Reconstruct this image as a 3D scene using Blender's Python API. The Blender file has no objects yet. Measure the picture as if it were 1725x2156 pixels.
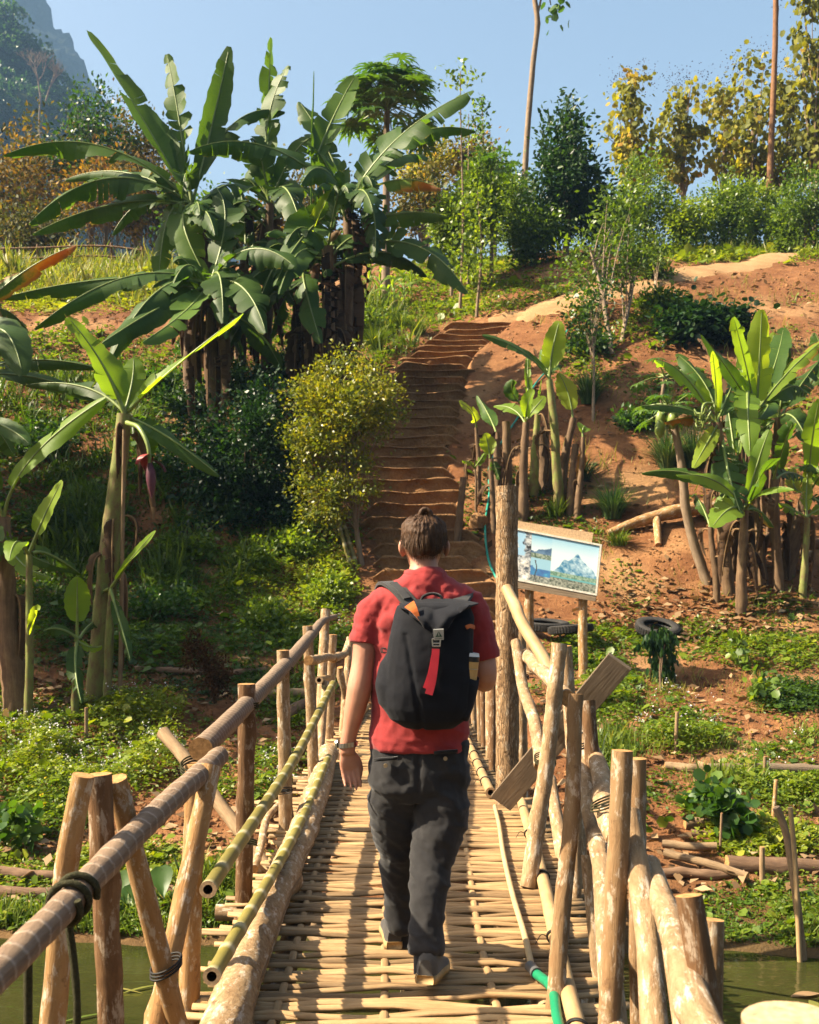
import bpy, bmesh, math, random
import numpy as np
from mathutils import Vector, Matrix

# ------------------------------------------------------------------ camera, sky, sun, exposure
scene = bpy.context.scene
COL = scene.collection
F, UC, VC, EYE = 2200.0, 862.5, 1229.0, 1.5          # focal length / principal point in 1725x2156 px, eye height over deck
cam_d = bpy.data.cameras.new('camera'); cam = bpy.data.objects.new('camera', cam_d); COL.objects.link(cam)
cam.location = (0, 0, EYE); cam.rotation_euler = (math.radians(90), 0, 0)
cam_d.sensor_fit = 'VERTICAL'; cam_d.sensor_height = 36.0; cam_d.lens = 36.0 * F / 2156.0
cam_d.shift_y = (VC - 1078.0) / 2156.0
cam_d.clip_start = 0.05; cam_d.clip_end = 6000
cam_d.dof.use_dof = True; cam_d.dof.focus_distance = 5.2; cam_d.dof.aperture_fstop = 7.1
scene.camera = cam

SUN_EL, SUN_BACK = math.radians(43), math.radians(4)
sun_dir = Vector((-math.cos(SUN_EL) * math.cos(SUN_BACK), -math.cos(SUN_EL) * math.sin(SUN_BACK), math.sin(SUN_EL)))
world = bpy.data.worlds.new('World'); scene.world = world; world.use_nodes = True
wn = world.node_tree; wn.nodes.clear()
sky = wn.nodes.new('ShaderNodeTexSky'); sky.sky_type = 'NISHITA'; sky.sun_disc = False
sky.sun_elevation = SUN_EL; sky.sun_rotation = math.atan2(sun_dir.x, sun_dir.y)
sky.air_density = 1.7; sky.dust_density = 9.0; sky.ozone_density = 2.6; sky.altitude = 300
bg = wn.nodes.new('ShaderNodeBackground'); bg.inputs['Strength'].default_value = 0.050
wo = wn.nodes.new('ShaderNodeOutputWorld')
wn.links.new(sky.outputs[0], bg.inputs[0]); wn.links.new(bg.outputs[0], wo.inputs[0])
sl = bpy.data.lights.new('sun', 'SUN'); sl.energy = 5.0; sl.angle = math.radians(0.55); sl.color = (1.0, 0.86, 0.64)
so = bpy.data.objects.new('sun', sl); COL.objects.link(so); so.location = (-20, 0, 30)
so.rotation_euler = sun_dir.to_track_quat('Z', 'Y').to_euler()
vs = scene.view_settings
vs.view_transform = 'Standard'; vs.look = 'None'; vs.gamma = 1.0; vs.exposure = 2.02; vs.use_curve_mapping = False
scene.render.engine = 'CYCLES'
cy = scene.cycles
cy.use_denoising = True
cy.max_bounces = 5; cy.diffuse_bounces = 1; cy.glossy_bounces = 2; cy.transmission_bounces = 4
cy.transparent_max_bounces = 6; cy.volume_bounces = 0; cy.sample_clamp_indirect = 6.0
cy.caustics_reflective = False; cy.caustics_refractive = False

rng = np.random.default_rng(7)
random.seed(7)
PI = math.pi

# ------------------------------------------------------------------ small helpers
def P(u, v, Y):
    return Vector(((u - UC) / F * Y, Y, EYE - (v - VC) / F * Y))

def _hash(i, j, s):
    h = np.sin(i * 127.1 + j * 311.7 + s * 74.7) * 43758.5453
    return h - np.floor(h)

def vnoise(x, y, s=0.0):
    xi, yi = np.floor(x), np.floor(y); xf, yf = x - xi, y - yi
    xf = xf * xf * (3 - 2 * xf); yf = yf * yf * (3 - 2 * yf)
    a = _hash(xi, yi, s); b = _hash(xi + 1, yi, s); c = _hash(xi, yi + 1, s); d = _hash(xi + 1, yi + 1, s)
    return (a * (1 - xf) + b * xf) * (1 - yf) + (c * (1 - xf) + d * xf) * yf

def fbm(x, y, s=0.0, o=4):
    t = 0; a = 0.5
    for k in range(o):
        t = t + a * (vnoise(x * 2 ** k, y * 2 ** k, s + k * 3.1) - 0.5); a *= 0.5
    return t

def sstep(a, b, x):
    t = np.clip((x - a) / (b - a), 0, 1); return t * t * (3 - 2 * t)

def link(o, parent=None):
    COL.objects.link(o)
    if parent is not None:
        o.parent = parent
    return o

def tag(o, label=None, cat=None, group=None, kind=None):
    if label: o['label'] = label
    if cat: o['category'] = cat
    if group: o['group'] = group
    if kind: o['kind'] = kind
    return o

def empty(name, loc=(0, 0, 0), **k):
    o = bpy.data.objects.new(name, None); o.empty_display_size = 0.1
    COL.objects.link(o); o.location = loc
    return tag(o, **k)

def child(o, parent):
    """parent keeping world placement (parents are never rotated or scaled)"""
    o.parent = parent
    o.matrix_parent_inverse = Matrix.Translation(-Vector(parent.location))
    return o

def np_mesh(name, V, Fc, mats=(), tint=None, smooth=False, uv=None, extra=None, mi=None):
    V = np.asarray(V, dtype=np.float32); Fc = np.asarray(Fc, dtype=np.int32)
    me = bpy.data.meshes.new(name)
    n, m, k = len(V), len(Fc), Fc.shape[1]
    me.vertices.add(n); me.vertices.foreach_set('co', V.ravel())
    me.loops.add(m * k); me.loops.foreach_set('vertex_index', Fc.ravel())
    me.polygons.add(m); me.polygons.foreach_set('loop_start', np.arange(0, m * k, k, dtype=np.int32))
    if smooth: me.polygons.foreach_set('use_smooth', np.ones(m, dtype=bool))
    if mi is not None: me.polygons.foreach_set('material_index', np.asarray(mi, dtype=np.int32))
    me.update(calc_edges=True)
    for q in mats: me.materials.append(q)
    if tint is not None:
        a = me.attributes.new('tint', 'FLOAT', 'POINT'); a.data.foreach_set('value', np.asarray(tint, dtype=np.float32))
    if extra:
        for kx, vx in extra.items():
            a = me.attributes.new(kx, 'FLOAT', 'POINT'); a.data.foreach_set('value', np.asarray(vx, dtype=np.float32))
    if uv is not None:
        l = me.uv_layers.new(name='UVMap'); l.data.foreach_set('uv', np.asarray(uv, dtype=np.float32)[Fc.ravel()].ravel())
    return me

def np_obj(name, V, Fc, mats=(), parent=None, **k):
    o = bpy.data.objects.new(name, np_mesh(name, V, Fc, mats, **k))
    COL.objects.link(o)
    if parent is not None: child(o, parent)
    return o

class MB:
    """quad/tri collector with uv, tint and material index"""
    def __init__(s): s.v = []; s.f = []; s.uv = []; s.t = []; s.mi = []
    def grid(s, pts, uvs=None, tint=None, closed=False, mi=0):
        """pts: rows x cols of points"""
        b = len(s.v); R = len(pts); Cc = len(pts[0])
        for r in range(R):
            for c in range(Cc):
                s.v.append(tuple(pts[r][c])); s.uv.append(uvs[r][c] if uvs else (0, 0)); s.t.append(tint[r][c] if tint else 0.5)
        for r in range(R - 1):
            for c in range(Cc if closed else Cc - 1):
                c2 = (c + 1) % Cc
                s.f.append((b + r * Cc + c, b + r * Cc + c2, b + (r + 1) * Cc + c2, b + (r + 1) * Cc + c)); s.mi.append(mi)
        return b
    def fan(s, idx, center, mi=1, flip=False, uv=(0, 0)):
        b = len(s.v); s.v.append(tuple(center)); s.uv.append(uv); s.t.append(0.5)
        n = len(idx)
        for i in range(n):
            a, c = idx[i], idx[(i + 1) % n]
            s.f.append((b, c, a) if flip else (b, a, c)); s.mi.append(mi)
    def mesh(s, name, mats, smooth=True):
        me = bpy.data.meshes.new(name)
        me.from_pydata(s.v, [], s.f)
        for q in mats: me.materials.append(q)
        me.polygons.foreach_set('material_index', np.array(s.mi, dtype=np.int32))
        me.polygons.foreach_set('use_smooth', np.array([smooth and k == 0 or smooth == 2 for k in s.mi], dtype=bool))
        l = me.uv_layers.new(name='UVMap')
        li = np.empty(len(me.loops), dtype=np.int32); me.loops.foreach_get('vertex_index', li)
        l.data.foreach_set('uv', np.array(s.uv, dtype=np.float32)[li].ravel())
        a = me.attributes.new('tint', 'FLOAT', 'POINT'); a.data.foreach_set('value', np.array(s.t, dtype=np.float32))
        me.update()
        return me
    def obj(s, name, mats, parent=None, smooth=True, **k):
        o = bpy.data.objects.new(name, s.mesh(name, mats, smooth)); COL.objects.link(o)
        if parent is not None: child(o, parent)
        return tag(o, **k)

def spline(pts, n):
    """Catmull-Rom through pts (Vectors), n samples"""
    pts = [Vector(p) for p in pts]
    if len(pts) == 2:
        return [pts[0].lerp(pts[1], i / (n - 1)) for i in range(n)]
    m = len(pts) - 1
    d = [max((pts[k + 1] - pts[k]).length, 1e-6) for k in range(m)]
    tg = []
    for k in range(m + 1):                              # tangents weighted by chord length, so uneven spacing never overshoots
        if k == 0: tg.append((pts[1] - pts[0]) / d[0])
        elif k == m: tg.append((pts[m] - pts[m - 1]) / d[m - 1])
        else: tg.append(((pts[k + 1] - pts[k]) / d[k] * d[k - 1] + (pts[k] - pts[k - 1]) / d[k - 1] * d[k]) / (d[k] + d[k - 1]))
    cum = [0.0]
    for q in d: cum.append(cum[-1] + q)
    out = []
    for i in range(n):
        s = i / (n - 1) * cum[-1]; k = 0
        while k < m - 1 and s > cum[k + 1]: k += 1
        t = (s - cum[k]) / d[k]; t2, t3 = t * t, t * t * t
        out.append(pts[k] * (2 * t3 - 3 * t2 + 1) + tg[k] * (d[k] * (t3 - 2 * t2 + t)) + pts[k + 1] * (-2 * t3 + 3 * t2) + tg[k + 1] * (d[k] * (t3 - t2)))
    return out

def lerp_list(vals, n):
    vals = list(vals) if hasattr(vals, '__len__') else [vals, vals]
    return [float(np.interp(i / (n - 1), np.linspace(0, 1, len(vals)), vals)) for i in range(n)]

def frames(path):
    n = len(path); T = []
    for i in range(n):
        d = path[min(i + 1, n - 1)] - path[max(i - 1, 0)]
        T.append(d.normalized() if d.length > 1e-9 else Vector((0, 0, 1)))
    ref = Vector((0, 1, 0)) if abs(T[0].y) < 0.8 else Vector((1, 0, 0))
    N = []; nrm = (ref - T[0] * ref.dot(T[0])).normalized()
    for i in range(n):
        nrm = (nrm - T[i] * nrm.dot(T[i])).normalized(); N.append(nrm)
    return T, N

def add_tube(mb, pts, radii, n=14, seg=10, rough=0.0, knots=0, cap=True, node=0.0, node_amp=0.0, seed=0, hollow=False, bend=0.0, flat=1.0, capcol=1):
    rr = random.Random(seed)
    path = spline(pts, n)
    R = lerp_list(radii, n)
    L = 0.0; T, N = frames(path)
    if bend:
        ph = rr.uniform(0, 6.28)
        for i in range(n):
            t = i / (n - 1); B = T[i].cross(N[i])
            path[i] = path[i] + N[i] * bend * math.sin(t * 5.1 + ph) * math.sin(PI * t) + B * bend * math.sin(t * 3.3 + ph * 2) * math.sin(PI * t)
    kn = [(rr.random(), rr.uniform(0, 6.28), rr.uniform(0.08, 0.34)) for _ in range(knots)]
    tot = sum((path[i + 1] - path[i]).length for i in range(n - 1)) or 1
    rows = []; uvs = []
    so_ = rr.uniform(0, 50)
    for i in range(n):
        if i: L += (path[i] - path[i - 1]).length
        B = T[i].cross(N[i]); row = []; ur = []
        for j in range(seg):
            a = 2 * PI * j / seg
            r = R[i] * (1 + rough * (rr.random() - 0.5) * 2)
            for kt, ka, kh in kn:
                dt = (L / tot - kt) * tot / (R[i] * 1.5); da = math.atan2(math.sin(a - ka), math.cos(a - ka)) / 0.7
                r += R[i] * kh * math.exp(-(dt * dt + da * da))
            if node and node_amp:
                d = abs((L / node) % 1 - 0.5); r *= 1 + node_amp * math.exp(-((0.5 - d) * node / 0.012) ** 2)
            row.append(path[i] + N[i] * (math.cos(a) * r) + B * (math.sin(a) * r * flat))
            ur.append((j / seg * 2 * PI * R[i] + so_, L + so_ * 0.0))
        rows.append(row); uvs.append(ur)
    b = mb.grid(rows, uvs, closed=True)
    if cap:
        for e, fl in ((0, False), (n - 1, True)):
            ids = [b + e * seg + j for j in range(seg)]
            c = sum((Vector(mb.v[k]) for k in ids), Vector()) / seg
            if hollow and e == 0:
                inner = [c + (Vector(mb.v[k]) - c) * 0.55 for k in ids]
                deep = [p + T[0] * 0.05 for p in inner]
                b2 = mb.grid([[mb.v[k] for k in ids], inner], closed=True, mi=capcol)
                b3 = mb.grid([inner, deep], closed=True, mi=2)
                mb.fan([b3 + seg + j for j in range(seg)], c + T[0] * 0.05, mi=2)
            else:
                b2 = len(mb.v)
                for k in ids:
                    mb.v.append(mb.v[k]); mb.uv.append((0, 0)); mb.t.append(0.5)
                mb.fan([b2 + j for j in range(seg)], c, mi=capcol, flip=fl)
    return path

def tube_obj(name, pts, radii, mats, parent=None, **k):
    mb = MB(); add_tube(mb, pts, radii, **k)
    return mb.obj(name, mats, parent)

# ------------------------------------------------------------------ materials
ALB = 0.80                                            # overall reflectance of the painted-in tones
def ramp(nt, stops, fac):
    if any(abs(c[0] - c[2]) > 1e-3 for _, c in stops): stops = [(p, tuple(x * ALB for x in c)) for p, c in stops]
    r = nt.nodes.new('ShaderNodeValToRGB')
    e = r.color_ramp.elements
    while len(e) < len(stops): e.new(0.5)
    for k, (p, c) in enumerate(stops):
        e[k].position = p; e[k].color = (*c, 1)
    nt.links.new(fac, r.inputs[0]); return r.outputs[0]

def new_mat(name):
    m = bpy.data.materials.new(name); m.use_nodes = True
    nt = m.node_tree; nt.nodes.clear()
    out = nt.nodes.new('ShaderNodeOutputMaterial'); b = nt.nodes.new('ShaderNodeBsdfPrincipled')
    nt.links.new(b.outputs[0], out.inputs[0])
    return m, nt, b, out

def N_(nt, t, **k):
    n = nt.nodes.new(t)
    for a, v in k.items():
        if a in n.inputs: n.inputs[a].default_value = v
        else: setattr(n, a, v)
    return n

def coords(nt, kind='Object', scale=(1, 1, 1)):
    tc = nt.nodes.new('ShaderNodeTexCoord'); mp = nt.nodes.new('ShaderNodeMapping')
    mp.inputs['Scale'].default_value = scale
    nt.links.new(tc.outputs[kind], mp.inputs[0]); return mp.outputs[0]

def noise(nt, vec, scale, detail=4, rough=0.6, dist=0.0):
    n = N_(nt, 'ShaderNodeTexNoise', Scale=scale, Detail=detail, Roughness=rough, Distortion=dist)
    nt.links.new(vec, n.inputs['Vector']); return n.outputs[0]

def mixc(nt, fac, a, b, mode='MIX'):
    m = nt.nodes.new('ShaderNodeMix'); m.data_type = 'RGBA'; m.blend_type = mode
    for s, x in ((0, fac), (6, a), (7, b)):
        if hasattr(x, 'is_linked') or hasattr(x, 'links'): nt.links.new(x, m.inputs[s])
        else: m.inputs[s].default_value = x if s == 0 else (*x, 1)
    return m.outputs[2]

def mth(nt, op, a, b=None):
    m = nt.nodes.new('ShaderNodeMath'); m.operation = op
    for s, x in ((0, a), (1, b)):
        if x is None: continue
        if hasattr(x, 'links'): nt.links.new(x, m.inputs[s])
        else: m.inputs[s].default_value = x
    return m.outputs[0]

def bump(nt, b, h, strength=0.4, dist=0.01):
    n = N_(nt, 'ShaderNodeBump', Strength=strength, Distance=dist)
    nt.links.new(h, n.inputs['Height']); nt.links.new(n.outputs[0], b.inputs['Normal'])

def wood_mat(name, stops, sx=30.0, sy=6.0, patch=None, bstr=0.8, rough=0.85, rnd=0.15, rings=None, warp=0.5, cracks=None, pscale=(26, 10, 1)):
    """bark / wood following the tube's own UV (u around, v along, metres)"""
    m, nt, b, out = new_mat(name)
    v = coords(nt, 'UV', (sx, sy, 1)); v2 = coords(nt, 'UV', (9, 5, 1))
    n1 = noise(nt, v, 1.0, 9, 0.72, 0.6); n2 = noise(nt, v2, 1.0, 6, 0.65)
    c = ramp(nt, stops, mth(nt, 'ADD', mth(nt, 'MULTIPLY', n1, 0.55), mth(nt, 'MULTIPLY', n2, 0.45)))
    if patch:
        v3 = coords(nt, 'UV', pscale); n3 = noise(nt, v3, 1.0, 9, 0.75, 0.25)
        f = ramp(nt, [(0.53, (0, 0, 0)), (0.60, (0.8, 0.8, 0.8))], n3)
        n4 = noise(nt, coords(nt, 'UV', (22, 20, 1)), 1.0, 9, 0.78, 0.2)
        c = mixc(nt, ramp(nt, [(0.56, (0, 0, 0)), (0.66, (0.7, 0.7, 0.7))], n4), c, (0.10, 0.05, 0.022))
        c = mixc(nt, f, c, patch)
    h = n1
    if cracks:
        vo = N_(nt, 'ShaderNodeTexVoronoi', feature='DISTANCE_TO_EDGE', Scale=1.0); 
        wv = nt.nodes.new('ShaderNodeVectorMath'); wv.operation = 'ADD'; nt.links.new(coords(nt, 'UV', cracks), wv.inputs[0]); nt.links.new(mth(nt, 'MULTIPLY', n2, 4.0), wv.inputs[1]); nt.links.new(wv.outputs[0], vo.inputs['Vector'])
        ck = ramp(nt, [(0.0, (0, 0, 0)), (0.10, (1, 1, 1))], vo.outputs[0])
        c = mixc(nt, mth(nt, 'MULTIPLY', mth(nt, 'SUBTRACT', 1.0, ck), 0.5), c, (0.07, 0.035, 0.016))
        h = mth(nt, 'ADD', n1, mth(nt, 'MULTIPLY', ck, 0.8))
    if rings:
        sp, col, amt = rings
        sep = nt.nodes.new('ShaderNodeSeparateXYZ'); nt.links.new(coords(nt, 'UV'), sep.inputs[0])
        w = noise(nt, coords(nt, 'UV', (20, 4, 1)), 1.0, 3)
        fr = mth(nt, 'FRACT', mth(nt, 'ADD', mth(nt, 'DIVIDE', sep.outputs[1], sp), mth(nt, 'MULTIPLY', w, warp)))
        f = mth(nt, 'MULTIPLY', ramp(nt, [(0.0, (1, 1, 1)), (0.16, (0.1, 0.1, 0.1)), (0.85, (0, 0, 0)), (1.0, (1, 1, 1))], fr), amt)
        c = mixc(nt, f, c, col)
        h = mth(nt, 'ADD', n1, mth(nt, 'MULTIPLY', f, 0.6))
    oi = nt.nodes.new('ShaderNodeObjectInfo')
    hs = N_(nt, 'ShaderNodeHueSaturation'); nt.links.new(c, hs.inputs['Color'])
    nt.links.new(mth(nt, 'ADD', 1 - rnd, mth(nt, 'MULTIPLY', oi.outputs['Random'], 2 * rnd)), hs.inputs['Value'])
    nt.links.new(hs.outputs[0], b.inputs['Base Color'])
    b.inputs['Roughness'].default_value = rough; b.inputs['Specular IOR Level'].default_value = 0.25
    bump(nt, b, h, bstr, 0.012)
    return m

def plain_mat(name, col, rough=0.6, spec=0.4, var=0.15, scale=20, bstr=0.0, bscale=200, metal=0.0):
    m, nt, b, out = new_mat(name)
    v = coords(nt)
    n = noise(nt, v, scale, 5, 0.6)
    lo = tuple(x * (1 - var) for x in col); hi = tuple(min(1, x * (1 + var)) for x in col)
    nt.links.new(ramp(nt, [(0.3, lo), (0.7, hi)], n), b.inputs['Base Color'])
    b.inputs['Roughness'].default_value = rough; b.inputs['Specular IOR Level'].default_value = spec
    b.inputs['Metallic'].default_value = metal
    if bstr: bump(nt, b, noise(nt, v, bscale, 3), bstr, 0.004)
    return m

def leaf_mat(name, stops, tr=0.35, tcol=(1.0, 1.15, 0.45), rough=0.42, spec=0.35, veins=0.0, dry=None, tgain=1.6):
    """foliage: own colours per leaf (tint) plus light shining through"""
    m, nt, b, out = new_mat(name)
    at = nt.nodes.new('ShaderNodeAttribute'); at.attribute_name = 'tint'
    oi = nt.nodes.new('ShaderNodeObjectInfo')
    f = mth(nt, 'ADD', at.outputs['Fac'], mth(nt, 'MULTIPLY', mth(nt, 'SUBTRACT', oi.outputs['Random'], 0.5), 0.25))
    c = ramp(nt, stops, f)
    if veins:
        uv = coords(nt, 'UV', (1, 1, 1))
        n = noise(nt, coords(nt, 'UV', (2.0, 60, 1)), 1.0, 3, 0.6)
        n2 = noise(nt, coords(nt, 'UV', (3, 5, 1)), 1.0, 3, 0.6)
        c = mixc(nt, mth(nt, 'MULTIPLY', mth(nt, 'ADD', mth(nt, 'MULTIPLY', n, 0.6), mth(nt, 'MULTIPLY', n2, 0.4)), veins), c, (0.16, 0.24, 0.05), 'MIX')
        bump(nt, b, n, 0.35, 0.006)
    if dry:
        da = nt.nodes.new('ShaderNodeAttribute'); da.attribute_name = 'dry'
        nn = noise(nt, coords(nt, 'UV', (2.5, 9, 1)), 1.0, 5, 0.7)
        df = mth(nt, 'ADD', da.outputs['Fac'], mth(nt, 'MULTIPLY', mth(nt, 'SUBTRACT', nn, 0.5), 0.7))
        f2 = ramp(nt, [(0.42, (0, 0, 0)), (0.55, (1, 1, 1))], df)
        dc = ramp(nt, [(0.45, (0.42, 0.30, 0.03)), (0.75, (0.34, 0.14, 0.03)), (1.0, (0.26, 0.15, 0.08))], df)
        c = mixc(nt, f2, c, dc)
    nt.links.new(c, b.inputs['Base Color'])
    b.inputs['Roughness'].default_value = rough; b.inputs['Specular IOR Level'].default_value = spec
    if tr > 0:
        t = nt.nodes.new('ShaderNodeBsdfTranslucent')
        tc = mixc(nt, 1.0, c, tuple(x * tgain for x in tcol), 'MULTIPLY'); nt.links.new(tc, t.inputs[0])
        mx = nt.nodes.new('ShaderNodeMixShader'); mx.inputs[0].default_value = tr
        nt.links.new(b.outputs[0], mx.inputs[1]); nt.links.new(t.outputs[0], mx.inputs[2]); nt.links.new(mx.outputs[0], out.inputs[0])
    return m

M = {}
M['bark'] = wood_mat('pale_bark', [(0.30, (0.13, 0.065, 0.028)), (0.45, (0.31, 0.19, 0.095)), (0.58, (0.43, 0.29, 0.16)), (0.74, (0.56, 0.45, 0.32))], 45, 16, patch=(0.56, 0.47, 0.36))
M['bark_orange'] = wood_mat('orange_bark', [(0.25, (0.13, 0.055, 0.02)), (0.45, (0.34, 0.18, 0.068)), (0.65, (0.45, 0.27, 0.115)), (0.85, (0.52, 0.40, 0.27))], 40, 7, patch=(0.5, 0.42, 0.33))
M['bark_brown'] = wood_mat('brown_bark', [(0.25, (0.10, 0.05, 0.022)), (0.45, (0.27, 0.155, 0.07)), (0.65, (0.38, 0.245, 0.125)), (0.85, (0.48, 0.37, 0.25))], 40, 7, patch=(0.48, 0.39, 0.29))
M['bark_dark'] = wood_mat('dark_bark', [(0.25, (0.05, 0.026, 0.013)), (0.5, (0.17, 0.085, 0.035)), (0.75, (0.33, 0.19, 0.09))], 40, 7, patch=(0.36, 0.28, 0.2))
M['bark_ringed'] = wood_mat('ringed_bark', [(0.25, (0.11, 0.07, 0.045)), (0.5, (0.25, 0.165, 0.105)), (0.8, (0.38, 0.27, 0.18))], 25, 12, rings=(0.055, (0.42, 0.33, 0.25), 0.6))
M['bark_log'] = wood_mat('flaky_log_bark', [(0.34, (0.10, 0.045, 0.018)), (0.44, (0.36, 0.22, 0.105)), (0.58, (0.50, 0.34, 0.185)), (0.72, (0.64, 0.54, 0.42))], 45, 40, patch=(0.62, 0.53, 0.42), bstr=1.0)
M['post_wood'] = wood_mat('fissured_post_wood', [(0.3, (0.15, 0.075, 0.03)), (0.48, (0.34, 0.205, 0.10)), (0.65, (0.46, 0.31, 0.17)), (0.82, (0.56, 0.43, 0.28))], 70, 4.5, patch=(0.50, 0.39, 0.27), bstr=1.0, cracks=(60, 9, 1))
M['cut'] = plain_mat('cut_wood', (0.44, 0.23, 0.085), 0.85, 0.2, 0.4, 60, 0.4, 120)
M['cut_pale'] = plain_mat('cut_pale_wood', (0.52, 0.35, 0.2), 0.85, 0.2, 0.3, 60, 0.4, 120)
M['hole'] = plain_mat('bamboo_hollow', (0.05, 0.025, 0.01), 0.9, 0.1)
M['bamboo_green'] = wood_mat('green_bamboo', [(0.3, (0.12, 0.105, 0.022)), (0.55, (0.205, 0.17, 0.038)), (0.8, (0.30, 0.22, 0.08))], 10, 5, rings=(0.27, (0.42, 0.38, 0.24), 0.8), bstr=0.1, rough=0.45, warp=0.03)
M['bamboo_dry'] = wood_mat('dry_bamboo', [(0.3, (0.26, 0.155, 0.07)), (0.55, (0.44, 0.295, 0.145)), (0.8, (0.56, 0.42, 0.25))], 9, 3, rings=(0.31, (0.30, 0.18, 0.08), 0.5), bstr=0.15, rough=0.55, warp=0.03)
M['slat'] = wood_mat('bamboo_slat', [(0.25, (0.12, 0.062, 0.026)), (0.46, (0.33, 0.20, 0.09)), (0.62, (0.46, 0.30, 0.145)), (0.85, (0.54, 0.42, 0.28))], 60, 2.2, bstr=0.5, rough=0.6, rnd=0.38)
M['plank'] = wood_mat('grey_plank_wood', [(0.3, (0.10, 0.075, 0.05)), (0.55, (0.22, 0.16, 0.105)), (0.8, (0.33, 0.25, 0.17))], 60, 3, bstr=0.8)
M['stick'] = wood_mat('weathered_stick', [(0.3, (0.14, 0.085, 0.045)), (0.55, (0.30, 0.20, 0.11)), (0.8, (0.45, 0.33, 0.21))], 40, 6, bstr=0.5)
M['log_ground'] = wood_mat('ground_log', [(0.3, (0.09, 0.05, 0.03)), (0.55, (0.22, 0.13, 0.075)), (0.8, (0.36, 0.24, 0.15))], 30, 6, bstr=0.7)
M['trunk'] = wood_mat('tree_trunk_bark', [(0.3, (0.13, 0.085, 0.05)), (0.55, (0.28, 0.20, 0.13)), (0.8, (0.42, 0.33, 0.24))], 20, 3, bstr=0.6)
M['trunk_red'] = wood_mat('reddish_trunk_bark', [(0.3, (0.11, 0.05, 0.022)), (0.55, (0.26, 0.13, 0.06)), (0.8, (0.38, 0.22, 0.12))], 20, 3, bstr=0.6)
M['twig'] = plain_mat('twig_bark', (0.11, 0.07, 0.04), 0.9, 0.2, 0.4, 30)
M['tie'] = plain_mat('black_wire', (0.012, 0.010, 0.009), 0.6, 0.3)
M['rope'] = plain_mat('mossy_rope', (0.045, 0.042, 0.022), 0.95, 0.1, 0.5, 160, 0.8, 220)

B_GREEN = [(0.0, (0.012, 0.042, 0.008)), (0.4, (0.028, 0.080, 0.010)), (0.7, (0.075, 0.15, 0.014)), (1.0, (0.16, 0.25, 0.02))]
M['banana'] = leaf_mat('banana_leaf', B_GREEN, 0.40, (1.25, 1.2, 0.25), 0.5, 0.2, veins=0.35, dry=True, tgain=2.0)
M['banana_young'] = leaf_mat('young_banana_leaf', [(0.0, (0.07, 0.17, 0.02)), (0.5, (0.17, 0.30, 0.025)), (1.0, (0.32, 0.42, 0.03))], 0.55, (1.2, 1.1, 0.25), 0.48, 0.25, veins=0.45, dry=True, tgain=1.8)
M['banana_dry'] = leaf_mat('dry_banana_leaf', [(0.0, (0.05, 0.028, 0.015)), (0.5, (0.13, 0.075, 0.04)), (1.0, (0.27, 0.18, 0.10))], 0.2, (1.1, 0.9, 0.6), 0.8, 0.15, veins=0.0, tgain=1.2)
M['midrib'] = plain_mat('banana_midrib', (0.19, 0.25, 0.055), 0.45, 0.4, 0.25, 8)
M['midrib_dry'] = plain_mat('dry_midrib', (0.20, 0.12, 0.055), 0.8, 0.2, 0.3, 8)
M['pstem_green'] = wood_mat('green_banana_stem', [(0.28, (0.07, 0.038, 0.02)), (0.42, (0.19, 0.14, 0.055)), (0.55, (0.20, 0.23, 0.055)), (0.8, (0.33, 0.36, 0.10))], 10, 2.2, bstr=0.7, rough=0.6, patch=(0.13, 0.075, 0.04), pscale=(9, 4, 1))
M['pstem_brown'] = wood_mat('brown_banana_stem', [(0.28, (0.045, 0.025, 0.014)), (0.5, (0.16, 0.095, 0.05)), (0.68, (0.27, 0.18, 0.09)), (0.85, (0.24, 0.24, 0.07))], 22, 1.6, bstr=0.7, rough=0.75)

# ------------------------------------------------------------------ ground
TL = np.array([(-40, 1.2), (-9, 0.5), (-6, -1.3), (-3, -1.8), (6.6, -1.8), (7.5, -1.2), (8.0, -0.98), (8.6, -0.8), (10, -0.55), (12, 0.0), (12.6, 0.2), (14, 0.65), (16, 1.5), (18, 2.9), (20, 4.2), (22, 5.5), (25, 7.6), (30, 10.2), (34, 11.8), (40, 12.6), (60, 13), (120, 11), (700, 4)])
TC = np.array([(-40, 1.2), (-9, 0.5), (-6, -1.3), (-3, -1.8), (6.3, -1.8), (7.2, -1.2), (7.8, -1.0), (8.6, -0.85), (10, -0.6), (11.6, -0.25), (12.5, -0.03), (14, 0.45), (15, 0.75), (16, 1.15), (17.5, 2.1), (20, 3.9), (22, 5.3), (24, 6.6), (26, 7.8), (28, 8.8), (32, 10.8), (38, 13.2), (45, 13.9), (60, 14), (120, 11), (700, 4)])
TR = np.array([(-40, 1.2), (-9, 0.5), (-6, -1.3), (-3, -1.8), (5.9, -1.8), (6.8, -1.2), (7.5, -1.0), (8.4, -0.90), (8.9, -0.72), (10.0, -0.6), (10.6, -0.42), (12, -0.09), (13.7, 0.3), (15, 0.81), (16, 1.35), (18, 2.55), (20.5, 4.57), (24, 7.27), (28, 9.6), (31, 11.2), (36, 12.9), (45, 13.6), (60, 14), (120, 11), (700, 4)])
STAIR_X = np.array([(14.6, 0.75), (15, 0.70), (16, 0.58), (17.5, 0.22), (20, -0.08), (22, 0.31), (24, 0.62), (25.5, 1.45), (26.6, 2.3)])
def stair_x(y): return np.interp(y, STAIR_X[:, 0], STAIR_X[:, 1])

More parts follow.
